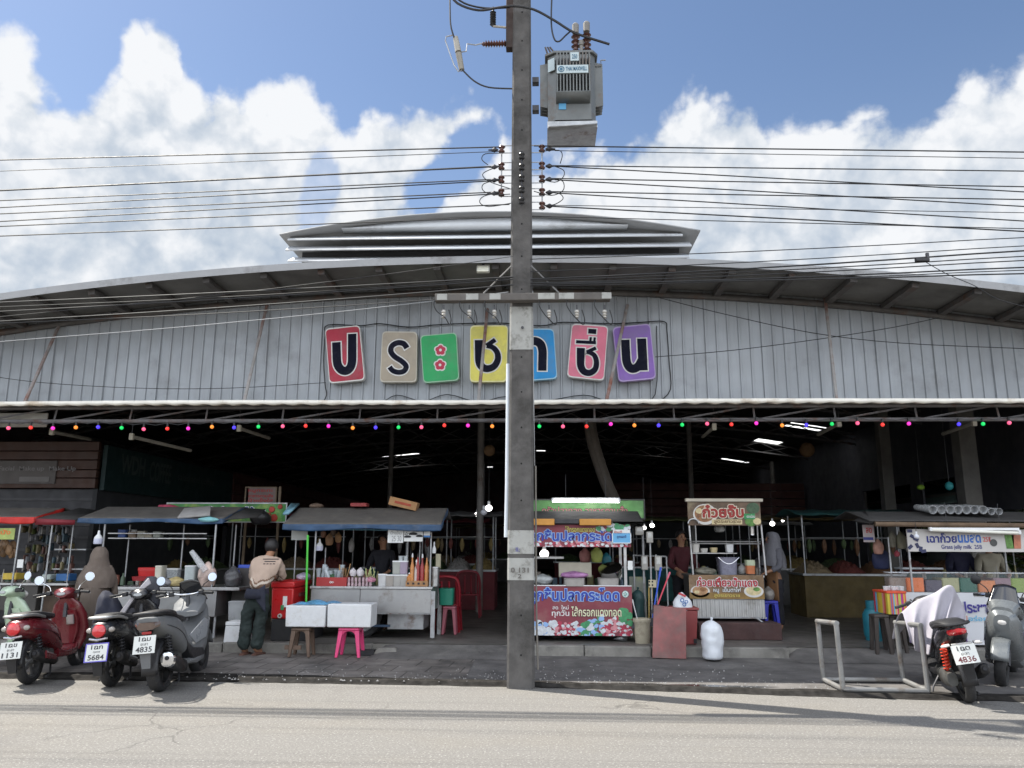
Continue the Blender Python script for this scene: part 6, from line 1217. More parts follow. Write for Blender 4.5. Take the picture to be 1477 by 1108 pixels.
# ---- 6: grass jelly cart
Y6=11.5
c6=thing('jelly_cart','white grass jelly drinks cart with a long canopy at the right edge','food cart',(X(1400,Y6),Y6,FZ))
canopy(c6,X(1250,Y6,750),X(1640,Y6,750),Y6-.1,Y6+1.3,Z(752,Y6-.1,1400),Z(738,Y6+.7,1400),canv_d)
B().add([at(1232,752,Y6+.4),at(1256,755,Y6-.05),at(1262,752,Y6-.08),at(1247,737,Y6+.7)],[(0,1,2,3)]).o('side_canopy',canv_d,c6,solid=.015)
B().cyl(at(1262,756,Y6-.08),at(1640,760,Y6-.08),.035,n=10).o('rolled_awning',M('roll_brown',(.12,.08,.05),.85,0,.4,5,.3),c6)
wsign=M('sign_offwhite',(.5,.48,.46),.5,0,.1,2); a,c_=X(1309,Y6,780),X(1500,Y6,780); z0,z1=Z(796,Y6,1390),Z(763.5,Y6,1390)
B().bb(a,c_,Y6,Y6+.02,z0,z1).o('upper_sign',wsign,c6)
def s6(s,p0,p1,q0,q1,Y,m,bd=.012,out=None,ow=.04,lift=.003): 
    p,q=at(p0,q1,Y),at(p1,q0,Y); letters(c6,s,(p.x,Y,p.z),UX,UZ,q.x-p.x,q.z-p.z,m,bd,lift,'lettering',out,ow)
blu6=M('text_blue6',(.03,.12,.42),.5,0,0); s6('เฉาก๊วย',1337,1379,769,783,Y6,navy,.035); s6('นมสด',1382,1414,771,783,Y6,blu6,.035); s6('25฿',1418,1429,774,782,Y6,M('text_rose',(.55,.1,.1),.5,0,0),.015); s6('Grass jelly milk  25B',1358,1416,786,793.5,Y6,navy,.015)
b=B()
for k,(u,v) in enumerate(((1312,767),(1316,775),(1323,788),(1328,793),(1313,790),(1332,796),(1321,779))): p=at(u,v-1,Y6-.002); b.box((p.x,Y6-.003-.0007*k,p.z),(.07,.003,.045),ry=.6*k)
b.o('jelly_cubes_print',M('print_navy',(.02,.025,.08),.5,0,.2,9),c6)
p=at(1433,783,Y6); B().lathe([(0,.002),(.05,.002),(.05,.005),(0,.005)],p,18,axis=(0,-1,0)).o('round_stamp',M('stamp_dark',(.06,.06,.06),.5,0,.1,9),c6)
for u,m_ in ((1456,herb),(1466,M('print_terracotta',(.4,.14,.08),.5,0,.3,9))): p=at(u,781,Y6); B().slab([(p.x-.05,Y6-.006,p.z-.1),(p.x+.05,Y6-.006,p.z-.1),(p.x+.065,Y6-.006,p.z+.09),(p.x-.06,Y6-.006,p.z+.09)],(0,.004,0)).o('cup_print',m_,c6)
tube_lamp(1342,1470,764.5,769,Y6-.1,'unlit cream fluorescent tube along the top of the jelly cart sign',False,.022)
bulb_lamp(1322,774,Y6-.12,'small white lamp hung at the left end of the jelly cart sign',.035,False,.2)
post(c6,1311,796,905,Y6+.03,.016); post(c6,1281,775,905,Y6+.35,.014); post(c6,1449,796,850,Y6+.7,.016)
zc=Z(855,Y6,1390); a,c_=X(1310,Y6,900),X(1560,Y6,900); zb_=Z(935,Y6,1390)
B().bb(a,c_,Y6+.0,Y6+.02,FZ+.05,zc).o('front_panel',M('panel_white',(.55,.56,.58),.5,0,.06,2),c6); B().bb(a,c_,Y6+.02,Y6+.9,zc-.04,zc-.005).o('counter_top',steel,c6); B().bb(X(1285,Y6+.3),a-.002,Y6+.3,Y6+.9,FZ+.1,zc-.04).o('side_cabinet',M('counter_dark'),c6)
B().bb(a,c_,Y6-.004,Y6-.001,FZ+.05,FZ+.22).o('purple_base',M('panel_purple',(.10,.04,.2),.5,0,.2,5),c6)
s6('เฉาก๊วยประชาชื่น',1335,1442,866,884,Y6,M('text_indigo',(.03,.02,.2),.5,0,0),.03,M('text_lav',(.5,.5,.62),.5,0,0),.03,.006); s6('หวาน',1372,1395,888,896,Y6,M('text_salmon',(.55,.25,.22),.5,0,0),.02); s6('อร่อย',1397,1424,888,896,Y6,M('text_sky',(.12,.4,.6),.5,0,0),.02)
for u0_,u1_ in ((1380,1408),(1414,1440),(1445,1470)): B().bb(X(u0_,Y6-.004),X(u1_,Y6-.004),Y6-.005,Y6-.001,Z(930,Y6,u0_),Z(899,Y6,u0_)).o('menu_card',M('card_frost',(.62,.63,.66),.5,0,.05,4),c6)
jc=[((1288,1307),(.2,.15,.12),'murky brown'),((1308,1334),(.6,.14,.03),'bright orange'),((1336,1359),(.06,.05,.08),'dark purple'),((1361,1384),(.3,.3,.16),'olive-yellow'),((1386,1410),(.01,.09,.06),'dark green'),((1411,1437),(.5,.17,.06),'amber orange'),((1438,1459),(.22,.14,.17),'mauve'),((1460,1484),(.2,.28,.06),'light green')]
for k,((u0_,u1_),c,l) in enumerate(jc):
    Yj=Y6+.12; x,y,z,w,h,d=tub(u0_,u1_,826,854.5,Yj,.26); z=zc-.004; h=Z(826,Yj,1390)-z; t=thing('drink_tank','clear square tank of %s drink on the jelly cart'%l,'drink tank',(x,y,z))
    fl_=.72 if k%3!=2 else .6
    B().loft([(x,y,z+.006,w/2*.93,d/2*.93,8),(x,y,z+h*fl_,w/2*.95,d/2*.95,8)],24,'z').o('drink',M('drink_%d'%k,c,.3,0,.08,5),t); B().loft([(x,y,z,w/2*.97,d/2*.97,8),(x,y,z+h*.97,w/2*.985,d/2*.985,8)],24,'z',cap=False).o('tank',clear('tank_clear',(.75,.78,.8),.07,.2),t); B().loft([(x,y,z+h*.971,w/2*.985,d/2*.985,8),(x,y,z+h,w/2*.97,d/2*.97,8)],24,'z').o('lid',clear('lid_clear',(.8,.82,.85),.7,.2),t)
for k,(u0_,u1_) in enumerate(((1294,1322),(1325,1352))): item('lid_sheet',('pale plastic lid lying over the left drink tanks','second pale plastic lid over the drink tanks')[k],'lid',B().box((X((u0_+u1_)/2,Y6+.55),Y6+.6,Z(820,Y6+.5,1310)),(.28,.3,.03)),M('lid_pale',(.4,.42,.44),.35,0,.1,6),bev=.01)
# stacked clear cups lying on the canopy
for k,u in enumerate((1345.5,1358,1370.5,1382,1394,1405.5,1418,1430,1441)):
    r=.058 if k<7 else .047; p=at(u,735.5 if k<7 else 738,Y6+.25); b=B(); b.lathe([(r*.75,.5),(r*.97,.06),(r,.0),(r*1.04,-.002),(r*1.04,-.008),(r*.96,-.008),(r*.9,.05),(r*.72,.1),(0,.11)],p,18,axis=(0,1,.12))
    item('cup_stack','stack of clear plastic cups lying end-on, in the row on the jelly cart canopy','cup stack',b,M('cup_frost',(.4,.41,.42),.25,0,.25,14),'clear cup stacks on the jelly cart canopy')
for k,(u0_,u1_,v0,v1,c,l) in enumerate(((1262,1275,777,800,(.3,.16,.12),'terracotta bag hanging at the left end of the jelly cart'),(1285,1293,766,790,(.18,.17,.13),'grey bag hanging left of the jelly cart post'),(1296,1308,766,792,(.2,.19,.13),'khaki bag hanging beside the jelly cart sign'),(1293,1299,794,803,(.35,.06,.08),'small red packet hanging in the jelly cart'))): bag('hanging_bag',l,'bag',u0_,u1_,v0,v1,Y6+.4,M('jhang_%d'%k,c,.7,0,.3,8),.1,60+k)
fl_=panel('striped_flag','small white cloth flag with dark stripes hanging left of the jelly cart','flag',1246,1260,757,782,Y6+.35,M('flag_white',(.38,.33,.33),.8,0,.1,6),None,.01); B().bb(X(1246,Y6+.34),X(1260,Y6+.34),Y6+.338,Y6+.349,Z(779,Y6+.34,1253),Z(775,Y6+.34,1253)).o('stripe',navy,fl_); sign_text(fl_,'สด',1249,1257,761,769,Y6+.35,rtxt,.02,lift=.004)
bag('hanging_jacket','dark navy cloth hanging at the left end of the jelly cart','cloth',1262,1285,788,822,Y6+.6,M('cloth_navy',(.015,.02,.06),.8,0,.2,6),.15,65)
# striped box on dark stools
YS=11.1; a,c_=at(1261,886,YS),at(1306,853,YS); t=thing('striped_box','box with rainbow vertical stripes and a red top holding cups of ice','box',((a.x+c_.x)/2,YS,a.z))
w=c_.x-a.x; h=c_.z-a.z; fx=X(1273,YS); 
B().bb(fx,c_.x,YS+.006,YS+.45,a.z,c_.z-.03).o('core',M('box_orange',(.6,.2,.05),.6,0,.1,5),t)
cols=[(.55,.45,.05),(.5,.3,.02),(.25,.1,.3),(.6,.1,.05),(.1,.35,.55),(.55,.45,.08),(.65,.25,.25),(.5,.03,.06),(.4,.5,.1),(.62,.5,.05),(.3,.05,.3),(.55,.03,.15),(.6,.4,.05),(.6,.1,.03)]
for k in range(14): B().bb(fx+(c_.x-fx)*k/14+.001,fx+(c_.x-fx)*(k+1)/14,YS,YS+.006,a.z,c_.z-.03).o('stripe',M('stripe_%d'%k,cols[k],.5,0,.05,5),t)
for k in range(8): B().bb(fx-.006,fx,YS+.006+.055*k,YS+.06+.055*k,a.z,c_.z-.03).o('stripe',M('stripe_%d'%((k*3)%14)),t)
B().bb(fx-.012,c_.x+.008,YS-.01,YS+.46,c_.z-.03,c_.z).o('top_rim',M('rim_redorange',(.65,.08,.03),.5,0,.08,5),t,bev=.006)
ig=random.Random(8)
for k in range(7): p=at(1277+4*k,849+ig.uniform(-1,2),YS+.15+.04*(k%3)); p.z=c_.z+.0; item('ice_cup','small clear cup with ice on the striped box','cup',B().lathe([(0,.004),(.025,.004),(.032,.055),(.03,.058),(.02,.05),(0,.048)],p,12),cl_p,'ice cups on the striped box')
for k,(u0_,u1_) in enumerate(((1263,1285),(1285,1307))): stool('wooden_stool',('dark stool under the left half of the striped box','dark stool under the right half of the striped box')[k],u0_,u1_,887,935,11.1+.06*k,M('stool_dark',(.05,.04,.035),.7,0,.2,6),zg=FZ-.0 if False else PZ)
p=Vector((X(1251.5,12.2),12.2,FZ)); t=thing('gas_cylinder','teal blue gas cylinder standing on the floor left of the striped box','gas cylinder',tuple(p)); B().lathe([(.09,.02),(.15,.05),(.16,.1),(.16,.36),(.12,.44),(.06,.47),(0,.47)],p,20).o('tank',M('gas_teal',(.02,.17,.23),.4,.1,.15,5),t); B().lathe([(.13,0),(.14,0),(.14,.06),(.13,.06)],p,20).o('foot_ring',M('gas_teal'),t); B().lathe([(.1,.45),(.105,.45),(.105,.56),(.1,.56)],p,16).o('collar',M('gas_teal'),t); B().cyl(p+Vector((0,0,.47)),p+Vector((0,0,.54)),.025,n=8).o('valve',M('brass',(.5,.35,.12),.35,.9,.1,6),t)
# ---- pipe rack on the road edge
pr_=thing('pipe_rack','grey welded pipe frame rack standing on the road edge','pipe rack',(3.55,9.1,0)); gp_=M('pipe_grey',(.24,.24,.235),.5,.45,.15,5,dirt=((.12,.09,.07),.35,4)); R_=.027
lb,lf,rb_,rf=Vector((3.12,9.36,.075)),Vector((3.14,8.84,.062)),Vector((4.0,9.38,.075)),Vector((4.0,8.8,.06)); hh=.73
for p_,q_ in ((lb,lf),(rb_,rf)):
    tb,tf=at({0:1183,1:1294}[int(p_ is rb_)],896 if p_ is lb else 898,9.38),at({0:1210,1:1331}[int(p_ is rb_)],899 if p_ is lb else 901.5,8.85)
    tb=Vector((p_.x-.02,p_.y,tb.z)); tf=Vector((q_.x-.02,q_.y,tf.z))
    for s_,e_,nm in ((p_,tb,'upright'),(q_,tf,'upright'),(tb+(tb-tf)*.04,tf+(tf-tb)*.04,'top_bar'),(p_,q_,'floor_bar')): B().tube([s_,e_],R_,10).o(nm,gp_,pr_)
for s_,e_ in ((lb,rb_),(lf,rf)): B().tube([s_,e_],R_*.98,10).o('floor_bar',gp_,pr_)

# ---- small clutter standing about the carts
kg=random.Random(77)
def clutter(label,group,px0,px1,zb,Y0,Y1,n,hs=(.06,.16)):
    for k in range(n):
        u=px0+(px1-px0)*(k+kg.uniform(.2,.8))/n; Y=kg.uniform(Y0,Y1); x=X(u,Y); h=kg.uniform(*hs); r=kg.uniform(.022,.045); c=kg.choice([(.3,.28,.25),(.22,.08,.05),(.08,.12,.16),(.35,.33,.3),(.12,.1,.08),(.2,.18,.07),(.06,.1,.06)]); m_=M('clutter_%d'%int(c[0]*100),c,.4,0,.25,14); q=k%3
        if q==0: b=B().lathe([(0,0),(r,0),(r,h*.8),(r*.9,h*.85),(r*.95,h*.86),(r*.95,h),(0,h)],(x,Y,zb),12)
        elif q==1: b=B().lathe([(0,0),(r*.8,0),(r*.8,h*.75),(r*.3,h*1.0),(r*.3,h*1.25),(0,h*1.26)],(x,Y,zb),12)
        else: b=B().box((x,Y,zb+h*.4),(r*2.4,r*1.8,h*.8),rz=kg.uniform(-.4,.4))
        item('small_container',label,'container',b,m_,group)
clutter('small jar, bottle or box in the dim clutter at the back of the drinks cart','clutter on the drinks cart',462,548,Z(846,11.75,530),12.25,12.55,14)
clutter('small jar, bottle or box at the back of the blue-edged steel cart','clutter on the steel cart',170,300,Z(847,11.7,250),12.1,12.45,14)
clutter('small jar, bottle or box behind the drink tanks of the jelly cart','clutter on the jelly cart',1290,1477,Z(855,11.5,1390),12.0,12.3,18,(.1,.3))
clutter('small jar, bottle or box on the noodle cart counter','clutter on the noodle cart',1006,1094,Z(829.5,12.27,1048)-.005,12.55,12.9,10)
clutter('small jar, bottle or box at the back of the fishball cart','clutter on the fishball cart',775,900,Z(845.5,11.7,840)-.02,12.25,12.5,14,(.08,.2))
clutter('small jar, bottle or box on the counter of the red-edged cart','clutter on the red-edged cart',2,104,FZ+.755,12.1,12.6,16)
# ================= SCOOTERS =================
seatm=M('seat_vinyl',(.018,.018,.02),.5,0,.2,10,.1); engm=M('engine_grey',(.10,.10,.095),.55,.4,.3,9,dirt=((.05,.04,.03),.4,6)); alum=M('aluminium',(.45,.45,.44),.4,.8,.12,8,dirt=((.2,.17,.13),.3,6))
platew=M('plate_white',(.62,.63,.6),.45,0,.04,5); tailr=M('lamp_red',(.55,.012,.02),.12,0,.1,20,coat=1); tailw=M('lamp_clear',(.6,.58,.55),.1,0,.1,20,coat=1); exm=M('exhaust_black',(.025,.025,.027),.4,.4,.2,8,dirt=((.08,.05,.04),.3,5)); redsp=M('spring_red',(.6,.05,.02),.4,0,.1,8)
def arcfender(b,cx,cz,r,w,a0,a1,n=12,th=.02):
    b.sheet(lambda u,v:(cx+(r+.012*math.cos((v-.5)*PI))*math.cos(a0+(a1-a0)*u),(v-.5)*w,cz+(r+.012*math.cos((v-.5)*PI))*math.sin(a0+(a1-a0)*u)),n,6)
def bike_wheel(t,x,R,w,rim_mat,spokes=5):
    prof=[(R-.075,-w*.36),(R-.05,-w*.5),(R-.02,-w*.44),(R-.004,-w*.22),(R,0),(R-.004,w*.22),(R-.02,w*.44),(R-.05,w*.5),(R-.075,w*.36)]
    o=B().lathe(prof,(x,0,R),36,axis=(0,1,0)).o('tyre',rubber,t,sm=50)
    b=B().lathe([(R-.078,-w*.34),(R-.07,-w*.38),(R-.092,-w*.34),(R-.092,w*.34),(R-.07,w*.38),(R-.078,w*.34)],(x,0,R),30,axis=(0,1,0))
    b.lathe([(0,-.06),(.05,-.06),(.055,-.03),(.055,.03),(.05,.06),(0,.06)],(x,0,R),16,axis=(0,1,0))
    for k in range(spokes):
        a=2*PI*k/spokes; c_,s_=math.cos(a),math.sin(a); b.tube([(x+.045*c_,0,R+.045*s_),(x+(R-.09)*c_,0,R+(R-.09)*s_)],[.022,.014],6)
    b.o('rim',rim_mat,o)
def scooter(label,body,style,plate,inner=blackp,mirr=True,plate_rim=None,trim=None,rimm=None,front_only=False,shield=None,cover_lamp=None):
    t=thing('motor_scooter',label,'motor scooter',(0,0,0)); maxi=style=='maxi'; sport=style=='sport'
    R=.275 if not maxi else .27; w=.105 if not maxi else .14; WB=1.27; rimm=rimm or M('rim_black',(.03,.03,.03),.4,.4,.2,8); trim=trim or body; shield=shield or body
    bike_wheel(t,0,R,w,rimm); bike_wheel(t,WB,R,w*.9,rimm)
    # rear body, seat
    if maxi:
        secs=[(-.40,0,.82,.06,.02),(-.37,0,.80,.12,.05),(-.22,0,.76,.165,.10),(0,0,.70,.19,.14),(.18,0,.63,.19,.165),(.34,0,.54,.175,.16),(.46,0,.45,.165,.12),(.62,0,.36,.175,.10),(.80,0,.36,.20,.13),(.96,0,.47,.21,.21),(1.08,0,.62,.20,.24),(1.18,0,.72,.16,.2),(1.26,0,.74,.09,.11)]
        B().loft(secs,22,'x',3.2).o('body_panel',body,t,sm=40)
        B().loft([(.40,0,.26,.20,.03),(.62,0,.245,.215,.05),(.86,0,.27,.21,.06),(1.0,0,.36,.15,.06)],14,'x',4).o('floor_panel',body,t)
        B().slab([(.36,-.178,.50),(.56,-.186,.40),(.84,-.212,.36),(.9,-.212,.27),(.5,-.205,.27),(.42,-.185,.36)],(0,.376,0)).o('dark_side_panel',inner,t,bev=.012)
        B().slab([(.42,-.19,.56),(.86,-.225,.72),(1.1,-.2,.66),(.9,-.225,.48),(.6,-.2,.44)],(0,.012,0)).o('side_fairing',trim,t,bev=.006); B().slab([(.42,.19,.56),(.86,.225,.72),(1.1,.2,.66),(.9,.225,.48),(.6,.2,.44)],(0,-.012,0)).o('side_fairing',trim,t,bev=.006)
        B().loft([(-.36,0,.865,.08,.02),(-.28,0,.875,.13,.035),(-.05,0,.865,.15,.045),(.10,0,.83,.15,.06),(.14,0,.80,.15,.045),(.34,0,.765,.145,.045),(.52,0,.745,.10,.04),(.6,0,.745,.05,.02)],18,'x',3).o('seat',seatm,t,sm=50)
        B().tube(smooth_pts([(.02,-.165,.83),(-.2,-.175,.87),(-.4,-.13,.885),(-.44,0,.89),(-.4,.13,.885),(-.2,.175,.87),(.02,.165,.83)],4),.018,8).o('grab_rail',blackp,t)
        hx,hz=.86,1.02
        B().loft([(.80,0,.78,.16,.03),(.95,0,.86,.2,.10),(1.08,0,.92,.17,.10),(1.2,0,.84,.12,.1)],16,'x',3).o('dash_cowl',body,t)
        B().sheet(lambda u,v:(1.10-.16*v,(u-.5)*(.36-.12*v),.93+.24*v+.03*math.cos((u-.5)*PI)),10,6).o('windscreen',M('visor_black',(.01,.01,.012),.08,0,0,coat=1),t,solid=.006)
    else:
        if sport: secs=[(-.42,0,.84,.04,.03),(-.36,0,.80,.085,.06),(-.22,0,.75,.125,.10),(0,0,.68,.145,.13),(.2,0,.60,.145,.15),(.36,0,.52,.14,.16),(.46,0,.44,.13,.14)]
        else: secs=[(-.40,0,.67,.05,.04),(-.36,0,.675,.115,.085),(-.26,0,.67,.155,.115),(-.08,0,.645,.18,.14),(.12,0,.60,.185,.165),(.3,0,.53,.175,.18),(.42,0,.46,.16,.17),(.5,0,.38,.14,.1)]
        B().loft(secs,22,'x',2.5).o('body_panel',body,t,sm=50)
        B().loft([(.40,0,.30,.15,.07),(.6,0,.265,.17,.045),(.86,0,.27,.16,.05),(1.0,0,.34,.12,.05)],14,'x',4).o('floor_panel',body if not sport else inner,t)
        top=.815 if not sport else .86
        B().loft([(-.34,0,top-.02,.08,.02),(-.26,0,top,.13,.035),(-.02,0,top-.015,.15,.045),(.18,0,top-.045,.145,.045),(.36,0,top-.06,.11,.04),(.44,0,top-.06,.05,.02)],18,'x',3).o('seat',seatm,t,sm=50)
        B().tube(smooth_pts([(0,-.155,top-.05),(-.22,-.16,top-.01),(-.38,-.11,top+.0),(-.42,0,top+.0),(-.38,.11,top),(-.22,.16,top-.01),(0,.155,top-.05)],4),.017,8).o('grab_rail',blackp if sport else alum,t)
        ws=.24 if not sport else .18
        B().loft([(1.0,0,.27,.14,.045),(1.03,0,.40,ws*.85,.055),(1.02,0,.55,ws,.06),(.98,0,.72,ws*.95,.06),(.93,0,.86,ws*.7,.06),(.90,0,.93,ws*.4,.05)],20,'z',2.4).o('front_shield',shield,t,sm=50)
        B().loft([(.945,0,.36,.09,.02),(.955,0,.5,.14,.03),(.93,0,.66,.15,.03),(.89,0,.78,.12,.03)],16,'z',3).o('inner_panel',shield if not sport else inner,t,sm=50)
        B().loft([(.885,-.06,.60,.05,.012),(.875,-.06,.66,.05,.014),(.865,-.06,.72,.05,.012)],10,'z',3).o('glovebox',alum if style=='classic' else inner,t)
        hx,hz=.83,1.0
        B().loft([(.74,0,hz-.01,.07,.035),(.80,0,hz+.01,.12,.065),(.9,0,hz-.005,.125,.085),(.99,0,hz-.03,.10,.085),(1.04,0,hz-.04,.05,.05)],16,'x',2.3).o('handlebar_cover',body if not sport else inner,t,sm=50)
        B().loft([(.735,0,hz,.055,.022),(.728,0,hz+.004,.05,.018)],14,'x',2).o('dial',M('dial_glass',(.45,.47,.48),.1,0,.05,9),t)
    B().loft([(.90,0,hz-.02,.02,.02),(.86,0,.7,.03,.03)],8,'z',2).o('steering_stem',darkmetal,t)
    # headlight
    hl=(1.235,0,.76) if maxi else (1.045,0,hz-.045); B().sph(hl,(.03,.09,.055),14,8).o('headlight',tailw,t)
    # handlebar, grips, levers, mirrors
    B().tube(smooth_pts([(hx-.08,-.33,hz),(hx-.02,-.2,hz+.02),(hx+.02,-.08,hz+.0),(hx+.02,.08,hz+.0),(hx-.02,.2,hz+.02),(hx-.08,.33,hz)],4),.012,8).o('handlebar',chrome if maxi else darkmetal,t)
    for s in(-1,1):
        B().cyl((hx-.045,s*.23,hz+.012),(hx-.085,s*.35,hz-.002),.018,n=10).o('grip',rubber,t); B().tube([(hx,s*.19,hz+.0),(hx+.01,s*.24,hz-.01),(hx-.02,s*.34,hz-.02)],.006,6).o('brake_lever',alum,t); B().box((hx-.015,s*.185,hz+.015),(.07,.06,.055)).o('switch_box',blackp,t,bev=.01)
        if mirr:
            B().tube(smooth_pts([(hx,s*.17,hz+.03),(hx+.02,s*.2,hz+.1),(hx+.0,s*.29,hz+.16)],4),.006,6).o('mirror_stem',chrome if style=='classic' else blackp,t)
            m=B().lathe([(0,.012),(.035,.01),(.058,0),(.06,-.006),(.056,-.008)],(hx+.0,s*.32,hz+.19),18,axis=(1,0,-.1)).o('mirror_shell',chrome if style=='classic' else blackp,t); B().lathe([(0,-.0085),(.054,-.0085),(.054,-.007),(0,-.007)],(hx+.0,s*.32,hz+.19),18,axis=(1,0,-.1)).o('mirror_glass',mirror,m)
    # fork, fenders
    for s in(-1,1): B().tube([(.97,s*.06,.62),(WB,s*.075,R)],.017,8).o('fork_leg',alum if not maxi else darkmetal,t)
    b=B(); arcfender(b,WB,R,R+.03,w+.05,rad(15),rad(155)); b.o('front_fender',body,t,solid=.008,sm=60)
    b=B(); arcfender(b,0,R,R+.035,w+.04,rad(60),rad(190)); b.o('rear_fender',blackp,t,solid=.008,sm=60)
    # tail lamp
    tx,tz=(-.385,.77) if maxi else ((-.41,.80) if sport else (-.395,.67))
    if style=='classic':
        B().lathe([(0,.03),(.05,.025),(.072,.008),(.075,-.01)],(tx,0,tz),20,axis=(-1,0,.15)).o('tail_lamp',tailr,t)
        for s in(-1,1): B().sph((tx+.05,s*.115,tz+.005),(.03,.045,.032),12,8).o('indicator',M('lamp_amber_clear',(.34,.31,.28),.2,0,.3,30,coat=.5),t)
        B().tube([(tx-.0,-.1,tz-.085),(tx-.03,0,tz-.1),(tx-.0,.1,tz-.085)],.012,6).o('chrome_trim',chrome,t)
    elif maxi:
        B().loft([(tx-.02,0,tz-.02,.10,.04),(tx+.03,0,tz-.0,.14,.05)],14,'x',3).o('tail_lamp',M('lamp_smoke',(.10,.065,.05),.12,0,.2,14,coat=1),t); B().box((tx-.0,0,tz-.09),(.03,.1,.03)).o('reflector',M('reflector_red',(.3,.02,.02),.3,0,.1,9),t,bev=.005)
    else:
        B().loft([(tx-.015,0,tz-.0,.03,.02),(tx+.02,0,tz-.01,.075,.035),(tx+.07,0,tz-.02,.1,.045)],14,'x',2.5).o('tail_lamp',tailr,t)
        for s in(-1,1): B().loft([(tx+.03,s*.12,tz-.14,.03,.016),(tx+.035,s*.17,tz-.145,.03,.018),(tx+.04,s*.2,tz-.15,.012,.012)],10,'y',2).o('indicator',tailw,t)
        B().box((tx+.03,0,tz-.145),(.04,.2,.03)).o('indicator_bar',alum,t,bev=.006)
    # plate
    pxx,pzz=(-.45,.565) if maxi else ((-.43,.56) if sport else (-.44,.44)); up=Vector((.26,0,.966)); rt=Vector((0,-1,0)); c=Vector((pxx,0,pzz)); nz=rt.cross(up)
    pw_,ph=.235,.19
    pb_=B().add([c+rt*(a*pw_/2)+up*(b_*ph/2)+nz*k for k in(0,-.006) for a,b_ in((-1,-1),(1,-1),(1,1),(-1,1))],[(0,1,2,3),(7,6,5,4)]+[(i,4+i,4+(i+1)%4,(i+1)%4) for i in range(4)]).o('number_plate',platew,t)
    if plate_rim:
        b=B()
        for a0,a1,b0,b1 in((-1.06,1.06,.97,1.08),(-1.06,1.06,-1.08,-.97),(-1.06,-.97,-.97,.97),(.97,1.06,-.97,.97)): b.slab([c+rt*(p*pw_/2)+up*(q*ph/2)+nz*.003 for p,q in((a0,b0),(a1,b0),(a1,b1),(a0,b1))],nz*-.012)
        b.o('plate_rim',plate_rim,pb_)
    pk_=M('plate_ink_black',(.03,.03,.035),.6,0,0)
    if plate: letters(pb_,plate[0],c-rt*(pw_*.27)+up*(ph*.19),rt,up,pw_*.54,ph*.25,pk_,.014,.002); letters(pb_,plate[1],c-rt*(pw_*.16)-up*(ph*.05),rt,up,pw_*.32,ph*.13,pk_,0,.002); letters(pb_,plate[2],c-rt*(pw_*.37)-up*(ph*.42),rt,up,pw_*.74,ph*.30,pk_ if not sport else M('plate_ink_red',(.12,.015,.02),.6,0,0),.014,.002)
    B().slab([(pxx+.01,-.06,pzz-.06),(pxx+.01,.06,pzz-.06),(pxx+.05,.045,pzz-.26),(pxx+.05,-.045,pzz-.26)],(.02,0,.01)).o('mud_flap',blackp if not maxi else body,t); B().tube([(pxx+.02,0,pzz+.02),(-.25,0,pzz+.14)],.03,6).o('plate_arm',blackp,t)
    # panel seams, hoses
    for s in(-1,1):
        pts=[(q[0],s*(q[3]*1.0+.001),q[2]-.02) for q in secs[2:7]]; B().tube(smooth_pts(pts,3),.0035,4).o('panel_gap',ink,t)
        B().tube(smooth_pts([(hx-.0,s*.16,hz+.0),(hx+.1,s*.13,hz+.05),(hx+.16,s*.07,hz-.06),(hx+.1,s*.03,hz-.2)],4),.005,5).o('brake_hose',rubber,t)
    # engine (left), exhaust (right)
    B().loft([(-.1,.12,.27,.05,.07),(.02,.125,.28,.06,.10),(.22,.13,.27,.055,.085),(.42,.11,.29,.05,.07)],12,'x',3).o('engine_case',engm,t); B().loft([(.2,0,.30,.10,.09),(.42,0,.33,.09,.10),(.52,0,.36,.06,.07)],12,'x',3).o('engine_block',engm,t); B().cyl((.22,-.1,.3),(.22,-.14,.3),.075,n=16).o('fan_cover',engm,t)
    r_=.055 if not maxi else .075
    B().loft([(.32,-.15,.22,.03,.03),(.22,-.165,.235,r_*.9,r_),(-.05,-.175,.30,r_,r_*1.15),(-.24,-.18,.36,r_,r_*1.1),(-.26,-.18,.365,r_*.7,r_*.8)],16,'x',2.4).o('exhaust',exm,t,sm=50)
    if maxi: B().loft([(-.235,-.18,.36,r_*1.05,r_*1.15),(-.275,-.18,.37,r_*.95,r_*1.05),(-.28,-.18,.37,r_*.55,r_*.6)],16,'x',2.4).o('exhaust_tip',chrome,t); B().cyl((-.281,-.18,.385),(-.286,-.18,.385),.025,n=10).o('exhaust_hole',ink,t)
    else: B().cyl((-.262,-.18,.368),(-.275,-.18,.37),.022,n=10).o('exhaust_hole',ink,t); B().loft([(.16,-.225,.27,.008,.03),(-.12,-.238,.335,.012,.045)],10,'x',3).o('heat_shield',trim if style=='classic' else darkmetal,t)
    B().tube([(.32,-.15,.22),(.42,-.09,.24),(.46,0,.28)],.02,8).o('exhaust_pipe',exm,t)
    sm_=redsp if sport else darkmetal
    for s in ((1,) if sport else (-1,1)):
        b=B(); b.tube([(-.02,s*.13,.33),(-.12,s*.12,.64)],.016,8); n=70; b.tube([(-.03-.085*k/n+.034*math.cos(k*.62),s*.127+.034*math.sin(k*.62),.37+.24*k/n) for k in range(n)],.008,5); b.o('shock_absorber',sm_,t)
    B().tube([(.45,.13,.25),(.40,.24,.13),(.37,.3,.01)],.012,6).o('side_stand',darkmetal,t); B().tube([(.3,-.1,.2),(.22,-.13,.07),(.1,-.14,.06)],.012,6).o('centre_stand',darkmetal,t)
    return t
def place(t,loc,deg,lean=0,k=.93): t.scale=(k,k,k); t.location=loc; t.rotation_euler=(rad(lean),0,rad(deg)); return t
